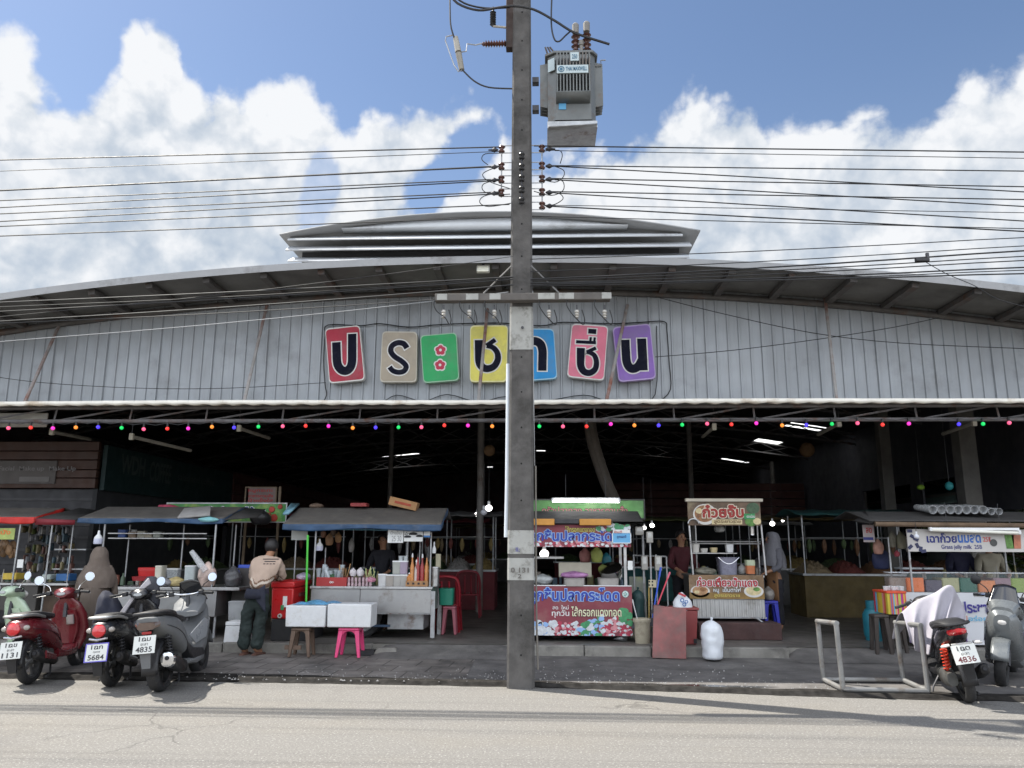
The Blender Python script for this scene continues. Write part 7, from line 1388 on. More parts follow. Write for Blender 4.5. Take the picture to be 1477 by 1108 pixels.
grym=M('scooter_grey',(.15,.155,.16),.62,0,.08,4,coat=0,sp=.25,dirt=((.2,.19,.17),.2,5)); redp=M('scooter_red',(.14,.012,.018),.3,.1,.12,4,coat=.6,dirt=((.16,.07,.06),.2,6)); blk=M('scooter_black',(.014,.014,.017),.3,.1,.2,5,coat=.5,dirt=((.06,.055,.05),.22,6)); mint=M('scooter_mint',(.45,.56,.42),.3,0,.05,4,coat=.4); gsil=M('scooter_silver',(.13,.14,.145),.3,.2,.06,4,coat=.4)
# pose: rear wheel contact from the photo, heading in degrees from X
place(scooter('large grey scooter with a plate reading 4835, nearest the bending man',grym,'maxi',('1กม','ยะลา','4835'),mirr=True,trim=M('fairing_light',(.33,.35,.37),.3,.1,.06,4,coat=.4)),(-4.06,8.62,.0),95,-5)
place(scooter('black scooter with a round red tail lamp and jackets over its handlebars',blk,'classic',('1กก','กรุงเทพ','5684'),plate_rim=M('plate_rim_blue',(.12,.1,.5),.4,0,.2,6),mirr=False,trim=blk),(-4.72,8.86,.0),97,-4)
place(scooter('dark red scooter with chrome mirrors in the left row',redp,'classic',('1กข','ยะลา','1131'),rimm=M('rim_grey',(.10,.10,.10),.5,.4,.2,8)),(-5.70,8.95,.0),97,-5)
place(scooter('pale mint green scooter at the far left edge, behind the dark red one',mint,'classic',None),(-6.85,9.15,.0),74,-5)
place(scooter('black scooter with a red spring and a plate reading 4836, under a white cloth',blk,'sport',('1กต','ยะลา','4836'),mirr=False),(4.27,8.52,.0),77,-10)
place(scooter('grey and black scooter facing the road at the right edge of the row',gsil,'maxi',None),(5.72,10.35,.0),236,-6)
def drape(name,label,cat,rows,Y,depth,mat,seed=1,fold=.02,nf=7):
    """cloth hung over something: rings from top to bottom, rows=(py,px0,px1[,y shift])"""
    g_=random.Random(seed); n=44; vs=[]; b=B(); m=len(rows); R_=[]
    for i in range(m-1):
        for k in range(3): t=k/3; a,c=rows[i],rows[i+1]; R_.append([a[j]+(c[j]-a[j])*t for j in range(3)])
    R_.append(list(rows[-1][:3])); ph=g_.uniform(0,6); M_=len(R_)
    for i,r in enumerate(R_):
        z=Z(r[0],Y,(r[1]+r[2])/2); x0,x1=X(r[1],Y,r[0]),X(r[2],Y,r[0]); f=i/(M_-1); d=depth*(.12+.88*math.sin(min(1,f*1.3)*PI/2))
        for j in range(n):
            a=2*PI*j/n; k=1+fold/.2*f*math.sin(nf*a+ph+f*2)*(.6+.4*math.sin(3*a+1)); vs.append(((x0+x1)/2+(x1-x0)/2*math.cos(a)*(1+(k-1)*.3),Y+depth*.4+d/2*math.sin(a)*k-.02*math.sin(a*5+f*7)*f,z+.012*f*math.sin(5*a+ph)))
    b.add(vs,[(i*n+j,i*n+(j+1)%n,(i+1)*n+(j+1)%n,(i+1)*n+j) for i in range(M_-1) for j in range(n)]+[tuple(range(n))[::-1]])
    return tag(b.o(name,mat,sm=80,solid=.008,sub=1),label,cat)
clw=M('cloth_white',(.32,.305,.345),.85,0,.06,8,.2); cln=M('cloth_navy_dark',(.018,.02,.035),.85,0,.25,8,.2); clg=M('cloth_grey_dark',(.05,.05,.06),.8,0,.3,8,.2)
def cloth_sheet():
    """sheet thrown over the handlebars: a front fall, a ridge line and a short back fall, folds radiating from the peak"""
    top_=smooth_pts([Vector((1302,884,0)),Vector((1322,868,0)),Vector((1350,855,0)),Vector((1372,844,0)),Vector((1382,858,0)),Vector((1393,882,0))],6)
    bot=smooth_pts([Vector((1314,925,0)),Vector((1322,940,0)),Vector((1338,944,0)),Vector((1352,930,0)),Vector((1366,912,0)),Vector((1389,898,0))],6); n=len(top_)-1
    def L_(P,u): i=min(int(u*n),n-1); return P[i].lerp(P[i+1],u*n-i)
    def fn(u,v):
        if v>=.4:
            w=(v-.4)/.6; a,c=L_(top_,u),L_(bot,u); p=a.lerp(c,w); Y=9.02-.16*math.sin(w*PI*.5)+.30*abs(u-.45)**1.3; f=.034*math.sin(u*24+w*1.5)*(.25+w)+.018*math.sin(u*47+2+w*4)*w
            return tuple(at(p.x+3*w*math.sin(u*21),p.y+2.0*math.sin(u*15+1)*w,Y+f))
        w=(.4-v)/.4; a=L_(top_,u); q=Vector(at(a.x,a.y,9.02+.30*abs(u-.45)**1.3)); return (q.x,q.y+.34*w,q.z-.32*w*w-.02*math.sin(u*20)*w)
    return B().sheet(fn,60,26).o('white_cloth',clw,sm=80,solid=.006,sub=1)
tag(cloth_sheet(),'thin white cloth thrown in folds over the handlebars of the black scooter with plate 4836','cloth')
drape('jacket','dark navy jacket over the front of the black scooter, beside the veiled woman','jacket',[(853,141,148),(862,136,158),(880,132,168),(900,128,172)],9.55,.3,cln,5,.03)
drape('jacket','black jacket with a pale stripe hung over the handlebar of the black scooter','jacket',[(832,206,218),(843,198,222),(858,190,223),(875,178,222),(893,172,212),(905,172,206)],9.7,.3,clg,8,.03)
o=B().sheet(lambda u,v:tuple(Vector(at(170+44*u+4*v,888-54*u-6*v*math.sin(PI*u)+8*v,9.64))+Vector((0,-.02*math.sin(PI*u),0))),12,4).o('sleeve',M('cloth_pale_grey',(.42,.40,.42),.85,0,.1,8,.2),sm=60,solid=.03); tag(o,'pale grey sleeve lying along the black jacket on the scooter','sleeve')
# ================= PEOPLE =================
skinm=M('skin_tan',(.33,.17,.10),.5,0,.08,6); hairm=M('hair_black',(.012,.010,.010),.5,0,.3,30,.3)
def skin_mesh(name,J,E,mats,par,fn=None,sub=2):
    """one continuous surface grown round the joints J={name:((x,y,z),(rx,ry))}, joined by edges E"""
    ks=list(J); me=bpy.data.meshes.new(name+'_rig'); me.from_pydata([J[k][0] for k in ks],[(ks.index(a),ks.index(b_)) for a,b_ in E],[]); o=bpy.data.objects.new(name+'_rig',me); COL.objects.link(o)
    o.modifiers.new('skin','SKIN'); q=o.modifiers.new('sub','SUBSURF'); q.levels=sub; q.render_levels=sub
    for i,k in enumerate(ks):
        sv=me.skin_vertices[0].data[i]; r=J[k][1]; sv.radius=r if isinstance(r,tuple) else (r,r); sv.use_root=(i==0)
    bpy.context.view_layer.update(); m2=bpy.data.meshes.new_from_object(o.evaluated_get(bpy.context.evaluated_depsgraph_get())); bpy.data.objects.remove(o); m2.name=name
    m2.materials.clear()
    for m_ in (mats if isinstance(mats,list) else [mats]): m2.materials.append(m_)
    if fn: 
        for p in m2.polygons: p.material_index=fn(p.center)
    return link(name,m2,par,sm=180)
def V(*a): return Vector(a)
_tx=bpy.data.textures.new('creases','CLOUDS'); _tx.noise_scale=.09; _tx.noise_depth=2
def crease(o,k=.03):
    q=o.modifiers.new('creases','DISPLACE'); q.texture=_tx; q.strength=k; q.mid_level=.5; q.texture_coords='LOCAL'; return o
def add_hand(J,E,wr,d,up,pre,s=1.):
    """palm, four unequal bent fingers and a side thumb, from wrist wr along d; up = back of the hand"""
    d=Vector(d).normalized(); up=Vector(up).normalized(); sd=d.cross(up); wr=Vector(wr); pl=wr+d*.075*s; J[pre+'palm']=(tuple(wr+d*.04*s),(.036*s,.016*s)); E.append((pre+'w',pre+'palm'))
    for k,(off,ln) in enumerate(((.028,.068),(.010,.078),(-.009,.072),(-.027,.056))):
        a=pl+sd*off*s; b_=a+d*ln*.5*s-up*.006*s; c=a+d*ln*.9*s-up*.028*s
        for nm,p,r in (('a',a,.0095),('b',b_,.0085),('c',c,.007)): J[f'{pre}{k}{nm}']=(tuple(p),r*s)
        E+= [(pre+'palm',f'{pre}{k}a'),(f'{pre}{k}a',f'{pre}{k}b'),(f'{pre}{k}b',f'{pre}{k}c')]
    a=wr+d*.03*s+sd*.04*s; b_=a+d*.03*s+sd*.018*s; J[pre+'ta']=(tuple(a),.011*s); J[pre+'tb']=(tuple(b_),.009*s); E+=[(pre+'palm',pre+'ta'),(pre+'ta',pre+'tb')]
def face(b,c,f,s=1.):
    """eyes, brows, nose, mouth and ears on a head at c looking along f (horizontal)"""
    f=Vector(f).normalized(); sd=f.cross(Vector((0,0,1))); c=Vector(c)
    b.m=0; b.loft([(0,0,0,.0,.0)],4) if False else None
    n=c+f*.098*s; 
    for q,r in ((n+Vector((0,0,-.018*s)),(.016*s,.016*s,.014*s)),(n+f*-.006*s+Vector((0,0,.005*s)),(.010*s,.010*s,.024*s)),(c+sd*.078*s+Vector((0,0,-.01)),(.012*s,.016*s,.03*s)),(c-sd*.078*s+Vector((0,0,-.01)),(.012*s,.016*s,.03*s))): b.sph(q,r,10,6)
    b.m=1
    for k in(-1,1): b.sph(c+f*.083*s+sd*.032*s*k+Vector((0,0,.012*s)),(.013*s,.013*s,.007*s),8,6); b.sph(c+f*.088*s+sd*.034*s*k+Vector((0,0,.033*s)),(.017*s,.012*s,.004*s),8,5)
    b.m=2; b.sph(c+f*.085*s+Vector((0,0,-.052*s)),(.022*s,.014*s,.007*s),8,5); b.m=0
def standing(label,x,y,zg,h,fdir,top,bottom,veil=None,apron=None,hat=None,arms='front'):
    """standing figure of height h at (x,y), facing fdir degrees from X"""
    t=thing('person',label,'person',(x,y,zg)); s=h/1.65; a=rad(fdir); f=V(math.cos(a),math.sin(a),0); sd=V(-f.y,f.x,0); o_=V(x,y,zg)
    P=lambda fo,si,z:tuple(o_+f*fo*s+sd*si*s+V(0,0,z*s))
    J={'pel':(P(0,0,.88),(.09*s,.07*s)),'wa':(P(0,0,1.05),(.08*s,.06*s)),'ch':(P(.01,0,1.22),(.085*s,.06*s)),'nk':(P(0,0,1.38),.055*s),'hd0':(P(.015,0,1.45),.06*s),'hd1':(P(.02,0,1.53),(.078*s,.09*s)),'hd2':(P(.005,0,1.60),(.065*s,.075*s))}
    E=[('pel','wa'),('wa','ch'),('ch','nk'),('nk','hd0'),('hd0','hd1'),('hd1','hd2')]
    sh={'pel':J['pel'],'wa':(J['wa'][0],(.128*s,.105*s)),'ch':(J['ch'][0],(.15*s,.115*s)),'nk':(P(0,0,1.36),.075*s)}; ES=[('pel','wa'),('wa','ch'),('ch','nk')]
    for k,n in((-1,'R'),(1,'L')):
        el=P(.06,.24*k,1.06); wr=P(.26,.17*k,.98) if arms=='front' else P(.05,.26*k,.86)
        J[n+'s']=(P(0,.155*k,1.30),.045*s); J[n+'e']=(el,.04*s); J[n+'w']=(wr,.026*s); E+=[('ch',n+'s'),(n+'s',n+'e'),(n+'e',n+'w')]
        add_hand(J,E,wr,V(*wr)-V(*el),V(0,0,1) if arms=='front' else sd*k,n,s)
        sh[n+'s']=(P(0,.16*k,1.31),.072*s); sh[n+'e']=(el,.056*s); sh[n+'w']=(tuple(V(*el).lerp(V(*wr),.7)),.046*s); ES+=[('ch',n+'s'),(n+'s',n+'e'),(n+'e',n+'w')]
        J[n+'h']=(P(0,.09*k,.80),.085*s); J[n+'k']=(P(.01,.095*k,.46),.055*s); J[n+'a']=(P(0,.1*k,.08),.036*s); J[n+'t']=(P(.13,.11*k,.035),(.035*s,.025*s)); E+=[('pel',n+'h'),(n+'h',n+'k'),(n+'k',n+'a'),(n+'a',n+'t')]
    bd=skin_mesh('body',J,E,skinm,t)
    fb=B(); face(fb,P(.02,0,1.52),f,s); fo=fb.o('face',[skinm,ink,M('lip',(.25,.08,.07),.5,0,.1,6)],t,sm=80)
    crease(skin_mesh('shirt',sh,ES,top,t,None,3))
    tr={'pel':(P(0,0,.93),(.14*s,.115*s))}; ET=[]
    for k,n in((-1,'R'),(1,'L')): tr[n+'h']=(P(0,.09*k,.80),.10*s); tr[n+'k']=(P(.01,.095*k,.46),.072*s); tr[n+'a']=(P(0,.1*k,.10),.06*s); ET+=[('pel',n+'h'),(n+'h',n+'k'),(n+'k',n+'a')]
    crease(skin_mesh('trousers',tr,ET,bottom,t,None,3),.035)
    if veil:
        b=B(); n=28; vs=[]; prof=[(1.645,.02,.02,0),(1.63,.08,.09,.0),(1.58,.113,.12,.0),(1.50,.13,.125,-.005),(1.42,.138,.13,-.01),(1.35,.165,.14,-.005),(1.27,.222,.165,0),(1.15,.255,.19,.0),(1.04,.245,.19,0)]
        for z,ry,rx,fx in prof:
            for j in range(n): q=2*PI*j/n; k=1+(.05*math.sin(6*q+z*9) if z<1.3 else 0); cf=math.cos(q); vs.append(P(fx+rx*cf*k*(.72 if (cf>.55 and 1.43<z<1.6) else 1),ry*math.sin(q)*k,z+(.05*cf*cf if z<1.1 and cf>0 else 0)))
        b.add(vs,[(i*n+j,i*n+(j+1)%n,(i+1)*n+(j+1)%n,(i+1)*n+j) for i in range(len(prof)-1) for j in range(n)]+[tuple(range(n))[::-1]]); crease(b.o('headscarf',veil,t,sm=80,sub=2),.025)
    else:
        b=B(); vs=[]; n=20; m=8
        for i in range(m+1):
            th=rad(2+100*i/m)
            for j in range(n): q=2*PI*j/n; cf=math.cos(q); lim=1 if cf<.25 else max(.45,1-.6*(cf-.25)); tt=th*lim; vs.append(P(.012+.104*math.sin(tt)*cf,.093*math.sin(tt)*math.sin(q),1.545+.108*math.cos(tt)))
        b.add(vs,[(i*n+j,i*n+(j+1)%n,(i+1)*n+(j+1)%n,(i+1)*n+j) for i in range(m) for j in range(n)]); b.o('hair',hairm,t,sm=80,solid=.012)
    if hat: B().lathe([(0,.16*s),(.06*s,.15*s),(.1*s,.05*s),(.105*s,.02*s),(.22*s,-.02*s),(.225*s,-.03*s),(.1*s,.01*s)],P(.01,0,1.58),20).o('hat',hat,t)
    if apron:
        b=B(); b.sheet(lambda u,v:P(.125+.02*math.cos((u-.5)*PI)-.06*abs(u-.5)*2,(u-.5)*.36,1.22-.72*v),10,8); b.o('apron',apron,t,solid=.008,sm=60)
    return t
cb=M('cloth_black',(.014,.014,.02),.85,0,.2,6); cgrey=M('cloth_ash',(.12,.12,.14),.85,0,.15,6); cbr=M('cloth_brown_apron',(.2,.10,.045),.85,0,.15,6); cred=M('cloth_dull_red',(.075,.015,.02),.85,0,.2,6); cbe=M('cloth_beige',(.35,.32,.25),.85,0,.12,6); cnv=M('cloth_ink',(.02,.02,.05),.85,0,.2,6)
standing('vendor in black clothes standing behind the stainless drinks cart',X(553,13.0),13.0,FZ,1.52,262,cb,cb)
standing('woman in a grey headscarf and brown apron right of the noodle cart',X(1114,13.2),13.2,FZ,1.58,200,cgrey,cb,M('veil_ash',(.16,.16,.18),.85,0,.12,6),cbr)
standing('person in a dull red shirt behind the left side of the noodle cart',X(982,13.5),13.5,FZ,1.6,285,cred,cb)
standing('dark-haired vendor in beige behind the right part of the jelly cart',X(1424,12.75),12.75,FZ,1.5,265,cbe,cb)
standing('vendor in a beige sun hat behind the middle of the jelly cart',X(1381,12.9),12.9,FZ,1.53,275,cnv,cb,None,None,M('hat_straw',(.36,.33,.24),.85,0,.1,9))
# ---- veiled woman seen from behind
wy=10.35; wx=X(146,wy); brd=M('dress_brown',(.12,.094,.075),.85,0,.15,6,.2); vbr=M('veil_brown',(.14,.11,.09),.85,0,.12,7,.2)
w=standing('woman in a long brown headscarf seen from behind, beside the steel cart',wx,wy,PZ,1.44,112,brd,brd,vbr,None,None,'down')
P_=lambda dx,dy,z:(wx+dx,wy+dy,z)
b=B(); b.loft([(wx,wy,1.05,.20,.14),(wx,wy,.8,.2,.16),(wx,wy,.45,.23,.19),(wx,wy,.15,.26,.22)],24,'z',2.2); crease(b.o('skirt',brd,w,sm=80,sub=2),.03)
# ---- man bending over the cooler
my=11.02; mx_=X(371,my); mb=V(mx_,my,PZ); man=thing('person','man in a tan striped shirt and dark trousers leaning over the red cooler','person',tuple(mb))
def Q(px_,py,Y): return tuple(at(px_,py,Y))
pel=Q(371,862,my+.0); wa=Q(375,842,my+.05); ch=Q(384,817,my+.17); nk=Q(389,800,my+.25); 
hp=V(*Q(392,790,my+.32))
J={'pel':(pel,(.09,.07)),'wa':(wa,(.09,.07)),'ch':(ch,(.10,.07)),'nk':(nk,.055),'h0':(tuple(hp+V(0,.0,-.06)),.06),'h1':(tuple(hp),(.08,.09)),'h2':(tuple(hp+V(0,.01,.06)),(.065,.07))}; E=[('pel','wa'),('wa','ch'),('ch','nk'),('nk','h0'),('h0','h1'),('h1','h2')]
SH={'pel':(Q(371,853,my+.01),(.155,.125)),'wa':(wa,(.15,.12)),'ch':(ch,(.175,.13)),'nk':(Q(388.5,802,my+.23),.075)}; ES=[('pel','wa'),('wa','ch'),('ch','nk')]
lid=z1+.0 if False else None
for n,s_,e_,w_ in (('R',Q(402,811,my+.2),Q(408,832,my+.34),Q(398,833,my+.62)),('L',Q(369,812,my+.2),Q(364,833,my+.42),Q(384,836,my+.68))):
    J[n+'s']=(s_,.06); J[n+'e']=(e_,.043); J[n+'w']=(w_,.028); E+=[('ch',n+'s'),(n+'s',n+'e'),(n+'e',n+'w')]; add_hand(J,E,w_,V(*w_)-V(*e_),V(0,0,1),n)
    SH[n+'s']=(s_,.078); SH[n+'e']=(e_,.062); SH[n+'w']=(tuple(V(*e_).lerp(V(*w_),.55)),.052); ES+=[('ch',n+'s'),(n+'s',n+'e'),(n+'e',n+'w')]
T_={'pel':(pel,(.155,.125)),'top':(tuple(V(*pel)+V(.02,.02,.13)),(.15,.12))}; ET=[('pel','top')]
for n,k in(('L',-1),('R',1)):
    kn=tuple(mb+V(.02+.1*k,.02,.47)); an=tuple(mb+V(.0+.085*k,-.03,.07)); hi=tuple(V(*pel)+V(.085*k,0,-.1)); J[n+'h']=(hi,.07); J[n+'k']=(kn,.058); J[n+'a']=(an,.038); J[n+'t']=(tuple(mb+V(.03+.1*k,.1,.03)),(.04,.026)); E+=[('pel',n+'h'),(n+'h',n+'k'),(n+'k',n+'a'),(n+'a',n+'t')]
    T_[n+'h']=(hi,.112); T_[n+'k']=(kn,.088); T_[n+'a']=(tuple(V(*an)+V(0,0,-.02)),.08); ET+=[('pel',n+'h'),(n+'h',n+'k'),(n+'k',n+'a')]
skin_mesh('body',J,E,skinm,man)
sh1,sh2,sh3=M('shirt_tan',(.44,.33,.26),.85,0,.08,7,.15),M('shirt_brown',(.17,.10,.065),.85,0,.12,7,.15),M('shirt_cream',(.56,.48,.40),.85,0,.08,7,.15)
zr=V(*wa).z
def band_(p):
    q=p.z+.035*math.sin(p.x*22)+.02*math.sin(p.x*41+1)
    return 1 if (zr-.055<q<zr+.0 or zr+.035<q<zr+.06 and p.x>mx_-.02) else (2 if zr-.105<q<zr-.055 or zr<q<zr+.035 else 0)
so=crease(skin_mesh('shirt',SH,ES,[sh1,sh2,sh3],man,band_,4),.03)
crease(skin_mesh('trousers',T_,ET,M('trousers_green',(.018,.028,.026),.85,0,.2,6,.25),man,None,4),.045)
b=B(); c_=V(*Q(371,853,my)); b.loft([(c_.x,c_.y+.01,c_.z+.04,.165,.135),(c_.x,c_.y,c_.z-.03,.182,.15),(c_.x,c_.y,c_.z-.09,.185,.15)],24,'z',2.2,cap=False); b.sheet(lambda u,v:(c_.x+.02+.13*u+.03*v,c_.y-.155+.03*u,c_.z+.10*u*(1-v)-.28*v*(.4+.6*u)),8,8); b.o('tied_jacket',cln,man,sm=70,solid=.012)
b=B().sph(hp+V(.0,.0,.025),(.098,.108,.105),18,12,.02,random.Random(3)); b.o('hair',hairm,man,sm=80)
fb=B(); face(fb,hp,(.25,1,0)); fb.o('face',[skinm,ink,MATS['lip']],man,sm=80)
for k in(-1,1): B().loft([(mb.x+.085*k+.0,mb.y-.09,.03+PZ-.03,.03,.022),(mb.x+.09*k+.01,mb.y-.0,.03+PZ-.02,.045,.03),(mb.x+.1*k+.03,mb.y+.13,.03+PZ-.03,.048,.022),(mb.x+.1*k+.035,mb.y+.18,.03+PZ-.033,.03,.014)],12,'y',2.4).o('shoe',M('shoe_brown',(.12,.06,.045),.5,0,.15,7),man)
b=B(); bk=V(*Q(385,812,my+.02))
for r,(n_,w_) in enumerate(((1,.21),(1,.15),(4,.03))):
    for k in range(n_): x=bk.x+.01+(k-(n_-1)/2)*.042; b.sheet(lambda u,v:(x+(u-.5)*w_+.01*r*0,bk.y-.12,bk.z+.055-.032*r-.012*v),12,2)
lo_=b.o('back_print',M('print_dark',(.03,.025,.03),.8,0,0),man,sm=0); q=lo_.modifiers.new('wrap','SHRINKWRAP'); q.target=so; q.wrap_method='PROJECT'; q.use_project_x=False; q.use_project_y=True; q.use_project_z=False; q.use_positive_direction=True; q.use_negative_direction=True; q.offset=.004
# ================= SKY, SUN, CAMERA =================
w=bpy.data.worlds.new('World'); S.world=w; w.use_nodes=True; nt=w.node_tree; N=nt.nodes; L=nt.links
SUNV=Vector((-SUNDX,SUNDY,1)).normalized()      # towards the sun
el=math.asin(SUNV.z); azm=math.atan2(SUNV.x,SUNV.y)
sky=N.new('ShaderNodeTexSky'); sky.sky_type='NISHITA'; sky.sun_disc=False; sky.sun_elevation=el; sky.sun_rotation=azm
sky.air_density=1.; sky.dust_density=.6; sky.ozone_density=1.6
def mth(op,a,b=None,c=None,clamp=False):
    n=N.new('ShaderNodeMath'); n.operation=op; n.use_clamp=clamp
    for i,v in enumerate((a,b,c)):
        if v is None: continue
        if isinstance(v,(int,float)): n.inputs[i].default_value=v
        else: L.new(v,n.inputs[i])
    return n.outputs[0]
tc=N.new('ShaderNodeTexCoord'); vec=tc.outputs['Generated']
sx=N.new('ShaderNodeSeparateXYZ'); L.new(vec,sx.inputs[0])
az_=mth('ARCTAN2',sx.outputs[0],sx.outputs[1]); el_=mth('ARCSINE',sx.outputs[2])
def skn(s,d,ro,dist=0,off=(0,0,0)):
    mp=N.new('ShaderNodeMapping'); mp.inputs['Location'].default_value=off; L.new(vec,mp.inputs[0])
    t=N.new('ShaderNodeTexNoise'); t.inputs['Scale'].default_value=s; t.inputs['Detail'].default_value=d; t.inputs['Roughness'].default_value=ro; t.inputs['Distortion'].default_value=dist; L.new(mp.outputs[0],t.inputs[0]); return t.outputs[0]
def azel(px,py): d=ray(px,py).normalized(); return math.atan2(d.x,d.y),math.asin(d.z)
TOP=[(-700,120),(-400,90),(-200,120),(-80,60),(0,55),(40,70),(60,115),(100,135),(130,118),(160,92),(182,62),(200,30),(235,18),(252,42),(262,100),(285,118),(300,150),(322,128),(350,124),(400,116),(440,120),(465,150),(485,170),(500,196),(522,166),(550,146),(600,142),(660,136),(700,150),(722,188),(760,235),(830,215),(858,196),(900,184),(925,172),(960,152),(1012,137),(1032,156),(1060,148),(1086,132),(1104,176),(1140,182),(1200,168),(1260,152),(1330,142),(1362,112),(1376,94),(1420,97),(1477,90),(1600,60),(1800,110),(2200,60)]
fc=N.new('ShaderNodeFloatCurve'); A0,A1,E1=-1.1,1.1,1.0
cv=fc.mapping.curves[0]; pts=sorted([azel(*p) for p in TOP])
pts=[((a-A0)/(A1-A0),e/E1) for a,e in pts if A0<a<A1]
while len(cv.points)<len(pts)+2: cv.points.new(.5,.5)
allp=[(0,.35)]+pts+[(1,.35)]
for p,q in zip(cv.points,allp): p.location=q; p.handle_type='AUTO_CLAMPED'
fc.mapping.update()
def shifted(off):
    n=N.new('ShaderNodeVectorMath'); n.operation='ADD'; L.new(vec,n.inputs[0]); n.inputs[1].default_value=off; return n.outputs[0]
def vnoise(v,s,d,ro):
    t=N.new('ShaderNodeTexNoise'); t.inputs['Scale'].default_value=s; t.inputs['Detail'].default_value=d; t.inputs['Roughness'].default_value=ro; L.new(v,t.inputs[0]); return t
def billow(v):
    """cauliflower heads: rounded cells at three sizes, warped by noise"""
    w_=vnoise(v,9,4,.55); wv=N.new('ShaderNodeVectorMath'); wv.operation='MULTIPLY_ADD'; L.new(w_.outputs[1],wv.inputs[0]); wv.inputs[1].default_value=(.09,.09,.09); L.new(v,wv.inputs[2])
    out=None
    for s_,k in ((10,.6),(24,.3),(60,.14)):
        t=N.new('ShaderNodeTexVoronoi'); t.feature='F1'; t.inputs['Scale'].default_value=s_; L.new(wv.outputs[0],t.inputs[0])
        q=mth('MULTIPLY',mth('SUBTRACT',.5,t.outputs[0]),k); out=q if out is None else mth('ADD',out,q)
    return mth('ADD',out,mth('MULTIPLY',mth('SUBTRACT',vnoise(v,70,6,.6).outputs[0],.5),.28))
bl0=billow(vec); bl1=billow(shifted((SUNV.x*.028,SUNV.y*.004,SUNV.z*.028)))
wob=mth('MULTIPLY',mth('SUBTRACT',skn(11,5,.55),.5),.05)
L.new(mth('DIVIDE',mth('SUBTRACT',mth('ADD',az_,wob),A0),A1-A0),fc.inputs['Value'])
topE=mth('MULTIPLY',fc.outputs[0],E1)
big=mth('SUBTRACT',skn(7,6,.55),.5); fine=bl0
d=mth('SUBTRACT',topE,el_)
dd=mth('ADD',d,mth('ADD',mth('MULTIPLY',big,.035),mth('MULTIPLY',fine,.10)))
mask=mth('SMOOTH_MIN',1,1,0)
def sstep(v,a,b_):
    n=N.new('ShaderNodeMapRange'); n.interpolation_type='SMOOTHSTEP'; n.inputs[1].default_value=a; n.inputs[2].default_value=b_; L.new(v,n.inputs[0]); return n.outputs[0]
mask=sstep(dd,-.006,.026)
# blue holes
def hole(px,py,rx,ry,rot,soft=.35):
    a,e=azel(px,py); u=mth('SUBTRACT',az_,a); v=mth('SUBTRACT',el_,e); c,s=math.cos(rot),math.sin(rot)
    uu=mth('ADD',mth('MULTIPLY',u,c),mth('MULTIPLY',v,s)); vv=mth('SUBTRACT',mth('MULTIPLY',v,c),mth('MULTIPLY',u,s))
    r=mth('SQRT',mth('ADD',mth('POWER',mth('DIVIDE',uu,rx),2),mth('POWER',mth('DIVIDE',vv,ry),2)))
    r=mth('ADD',r,mth('ADD',mth('MULTIPLY',big,1.6),mth('MULTIPLY',fine,1.6)))
    return sstep(r,1-soft*.4,1+soft)
for h in ((668,232,.075,.026,rad(42)),(625,285,.04,.012,rad(60)),(460,283,.02,.05,rad(-10)),): 
    mask=mth('MULTIPLY',mask,hole(*h) if h[0]!=460 else mth('ADD',mth('MULTIPLY',hole(*h),.5),.5))
# unseen cloud cover added behind the camera as fill for the shaded fronts
mask=mth('MAXIMUM',mask,mth('MULTIPLY',sstep(mth('MULTIPLY',sx.outputs[1],-1),.0,.3),mth('MULTIPLY',sstep(skn(3,6,.6,.3,(2,8,4)),.32,.5),1)))
# cloud shading: bright crowns, greyer bellies
n1=skn(5.5,6,.55,.2,(7,2,1))
belly=sstep(d,.02,.30)
lum=mth('ADD',mth('SUBTRACT',.96,mth('MULTIPLY',belly,.27)),mth('ADD',mth('MULTIPLY',mth('SUBTRACT',n1,.5),.55),mth('ADD',mth('MULTIPLY',mth('SUBTRACT',bl0,bl1),.7),mth('MULTIPLY',bl0,.28))))
lum=mth('MINIMUM',mth('MAXIMUM',lum,.52),1.12)
cr=N.new('ShaderNodeValToRGB'); e=cr.color_ramp.elements; e[0].position=.40; e[0].color=(.42,.52,.66,1); e[1].position=1.0; e[1].color=(.98,1.0,1.03,1)
q=e.new(.72); q.color=(.66,.73,.82,1); L.new(lum,cr.inputs[0])
hz=sstep(el_,.60,.05)
sc_=N.new('ShaderNodeMix'); sc_.data_type='RGBA'; sc_.blend_type='MULTIPLY'; sc_.inputs[0].default_value=1; L.new(sky.outputs[0],sc_.inputs[6]); sc_.inputs[7].default_value=SKYTINT
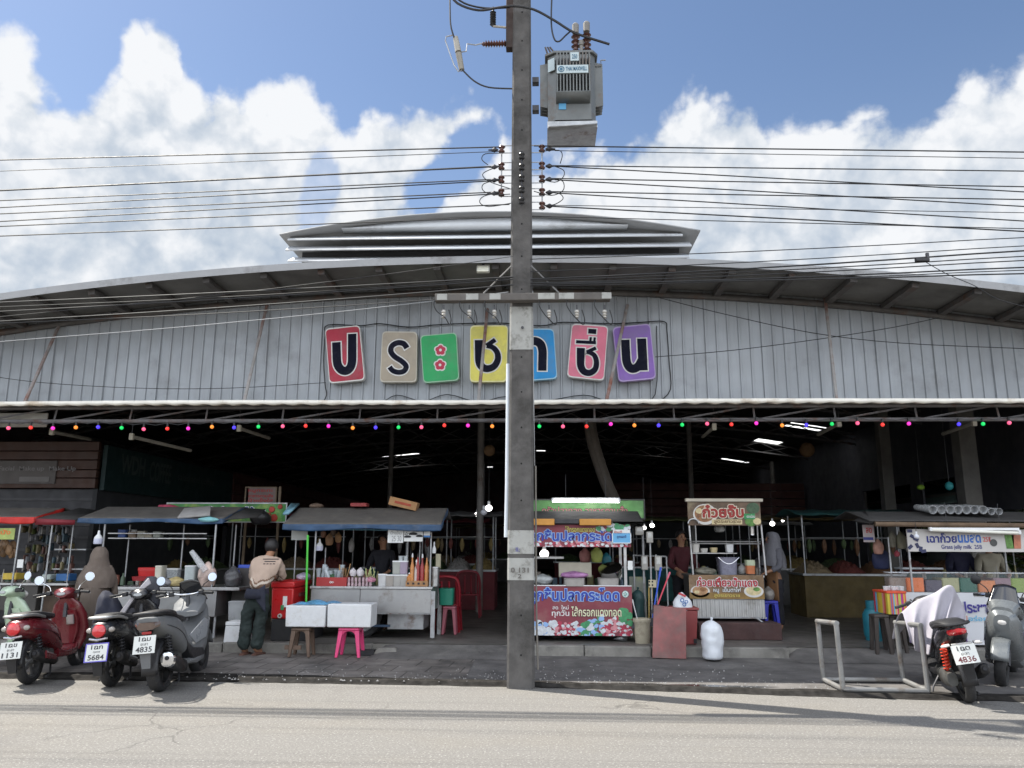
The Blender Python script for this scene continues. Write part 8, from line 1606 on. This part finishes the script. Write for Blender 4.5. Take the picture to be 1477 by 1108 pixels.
hm=N.new('ShaderNodeMix'); hm.data_type='RGBA'; L.new(mth('MULTIPLY',hz,.45),hm.inputs[0]); L.new(sc_.outputs[2],hm.inputs[6]); hm.inputs[7].default_value=[x*CLOUD for x in (.5,.62,.82)]+[1]
cl=N.new('ShaderNodeMix'); cl.data_type='RGBA'; cl.blend_type='MULTIPLY'; cl.inputs[0].default_value=1; L.new(cr.outputs[0],cl.inputs[6]); cl.inputs[7].default_value=(CLOUD,CLOUD,CLOUD,1)
mx=N.new('ShaderNodeMix'); mx.data_type='RGBA'; L.new(mask,mx.inputs[0]); L.new(hm.outputs[2],mx.inputs[6]); L.new(cl.outputs[2],mx.inputs[7])
bh=sstep(mth('MULTIPLY',sx.outputs[1],-1),-.05,.4)
boost=mth('ADD',mth('MULTIPLY',bh,BEHIND),1)  # extra brightness added to the unseen sky behind the camera, lifting the shade
fin=N.new('ShaderNodeVectorMath'); fin.operation='SCALE'; L.new(mx.outputs[2],fin.inputs[0]); L.new(boost,fin.inputs[3])
bg=N['Background']; bg.inputs[1].default_value=SKYSTR; L.new(fin.outputs[0],bg.inputs[0])
ld=bpy.data.lights.new('sun','SUN'); ld.energy=SUNE; ld.angle=rad(.5); ld.color=(1,.95,.86)
lo=bpy.data.objects.new('sun',ld); COL.objects.link(lo); lo.rotation_euler=SUNV.to_track_quat('Z','Y').to_euler(); lo.location=(-5,20,30)
cam=bpy.data.cameras.new('camera'); co=bpy.data.objects.new('camera',cam); COL.objects.link(co); S.camera=co
cam.sensor_fit='HORIZONTAL'; cam.sensor_width=36; cam.lens=36*F/1477; cam.clip_end=3000; cam.clip_start=.1
m4=Matrix((CR,CU,-CF)).transposed().to_4x4(); m4.translation=(0,0,H); co.matrix_world=m4
S.view_settings.view_transform='Standard'; S.view_settings.look='None'; S.view_settings.exposure=EXPO; S.view_settings.gamma=1
S.render.engine='CYCLES'; S.cycles.use_denoising=True; S.cycles.max_bounces=8; S.cycles.transparent_max_bounces=16
S.cycles.sample_clamp_indirect=6; S.cycles.caustics_reflective=False; S.cycles.caustics_refractive=False
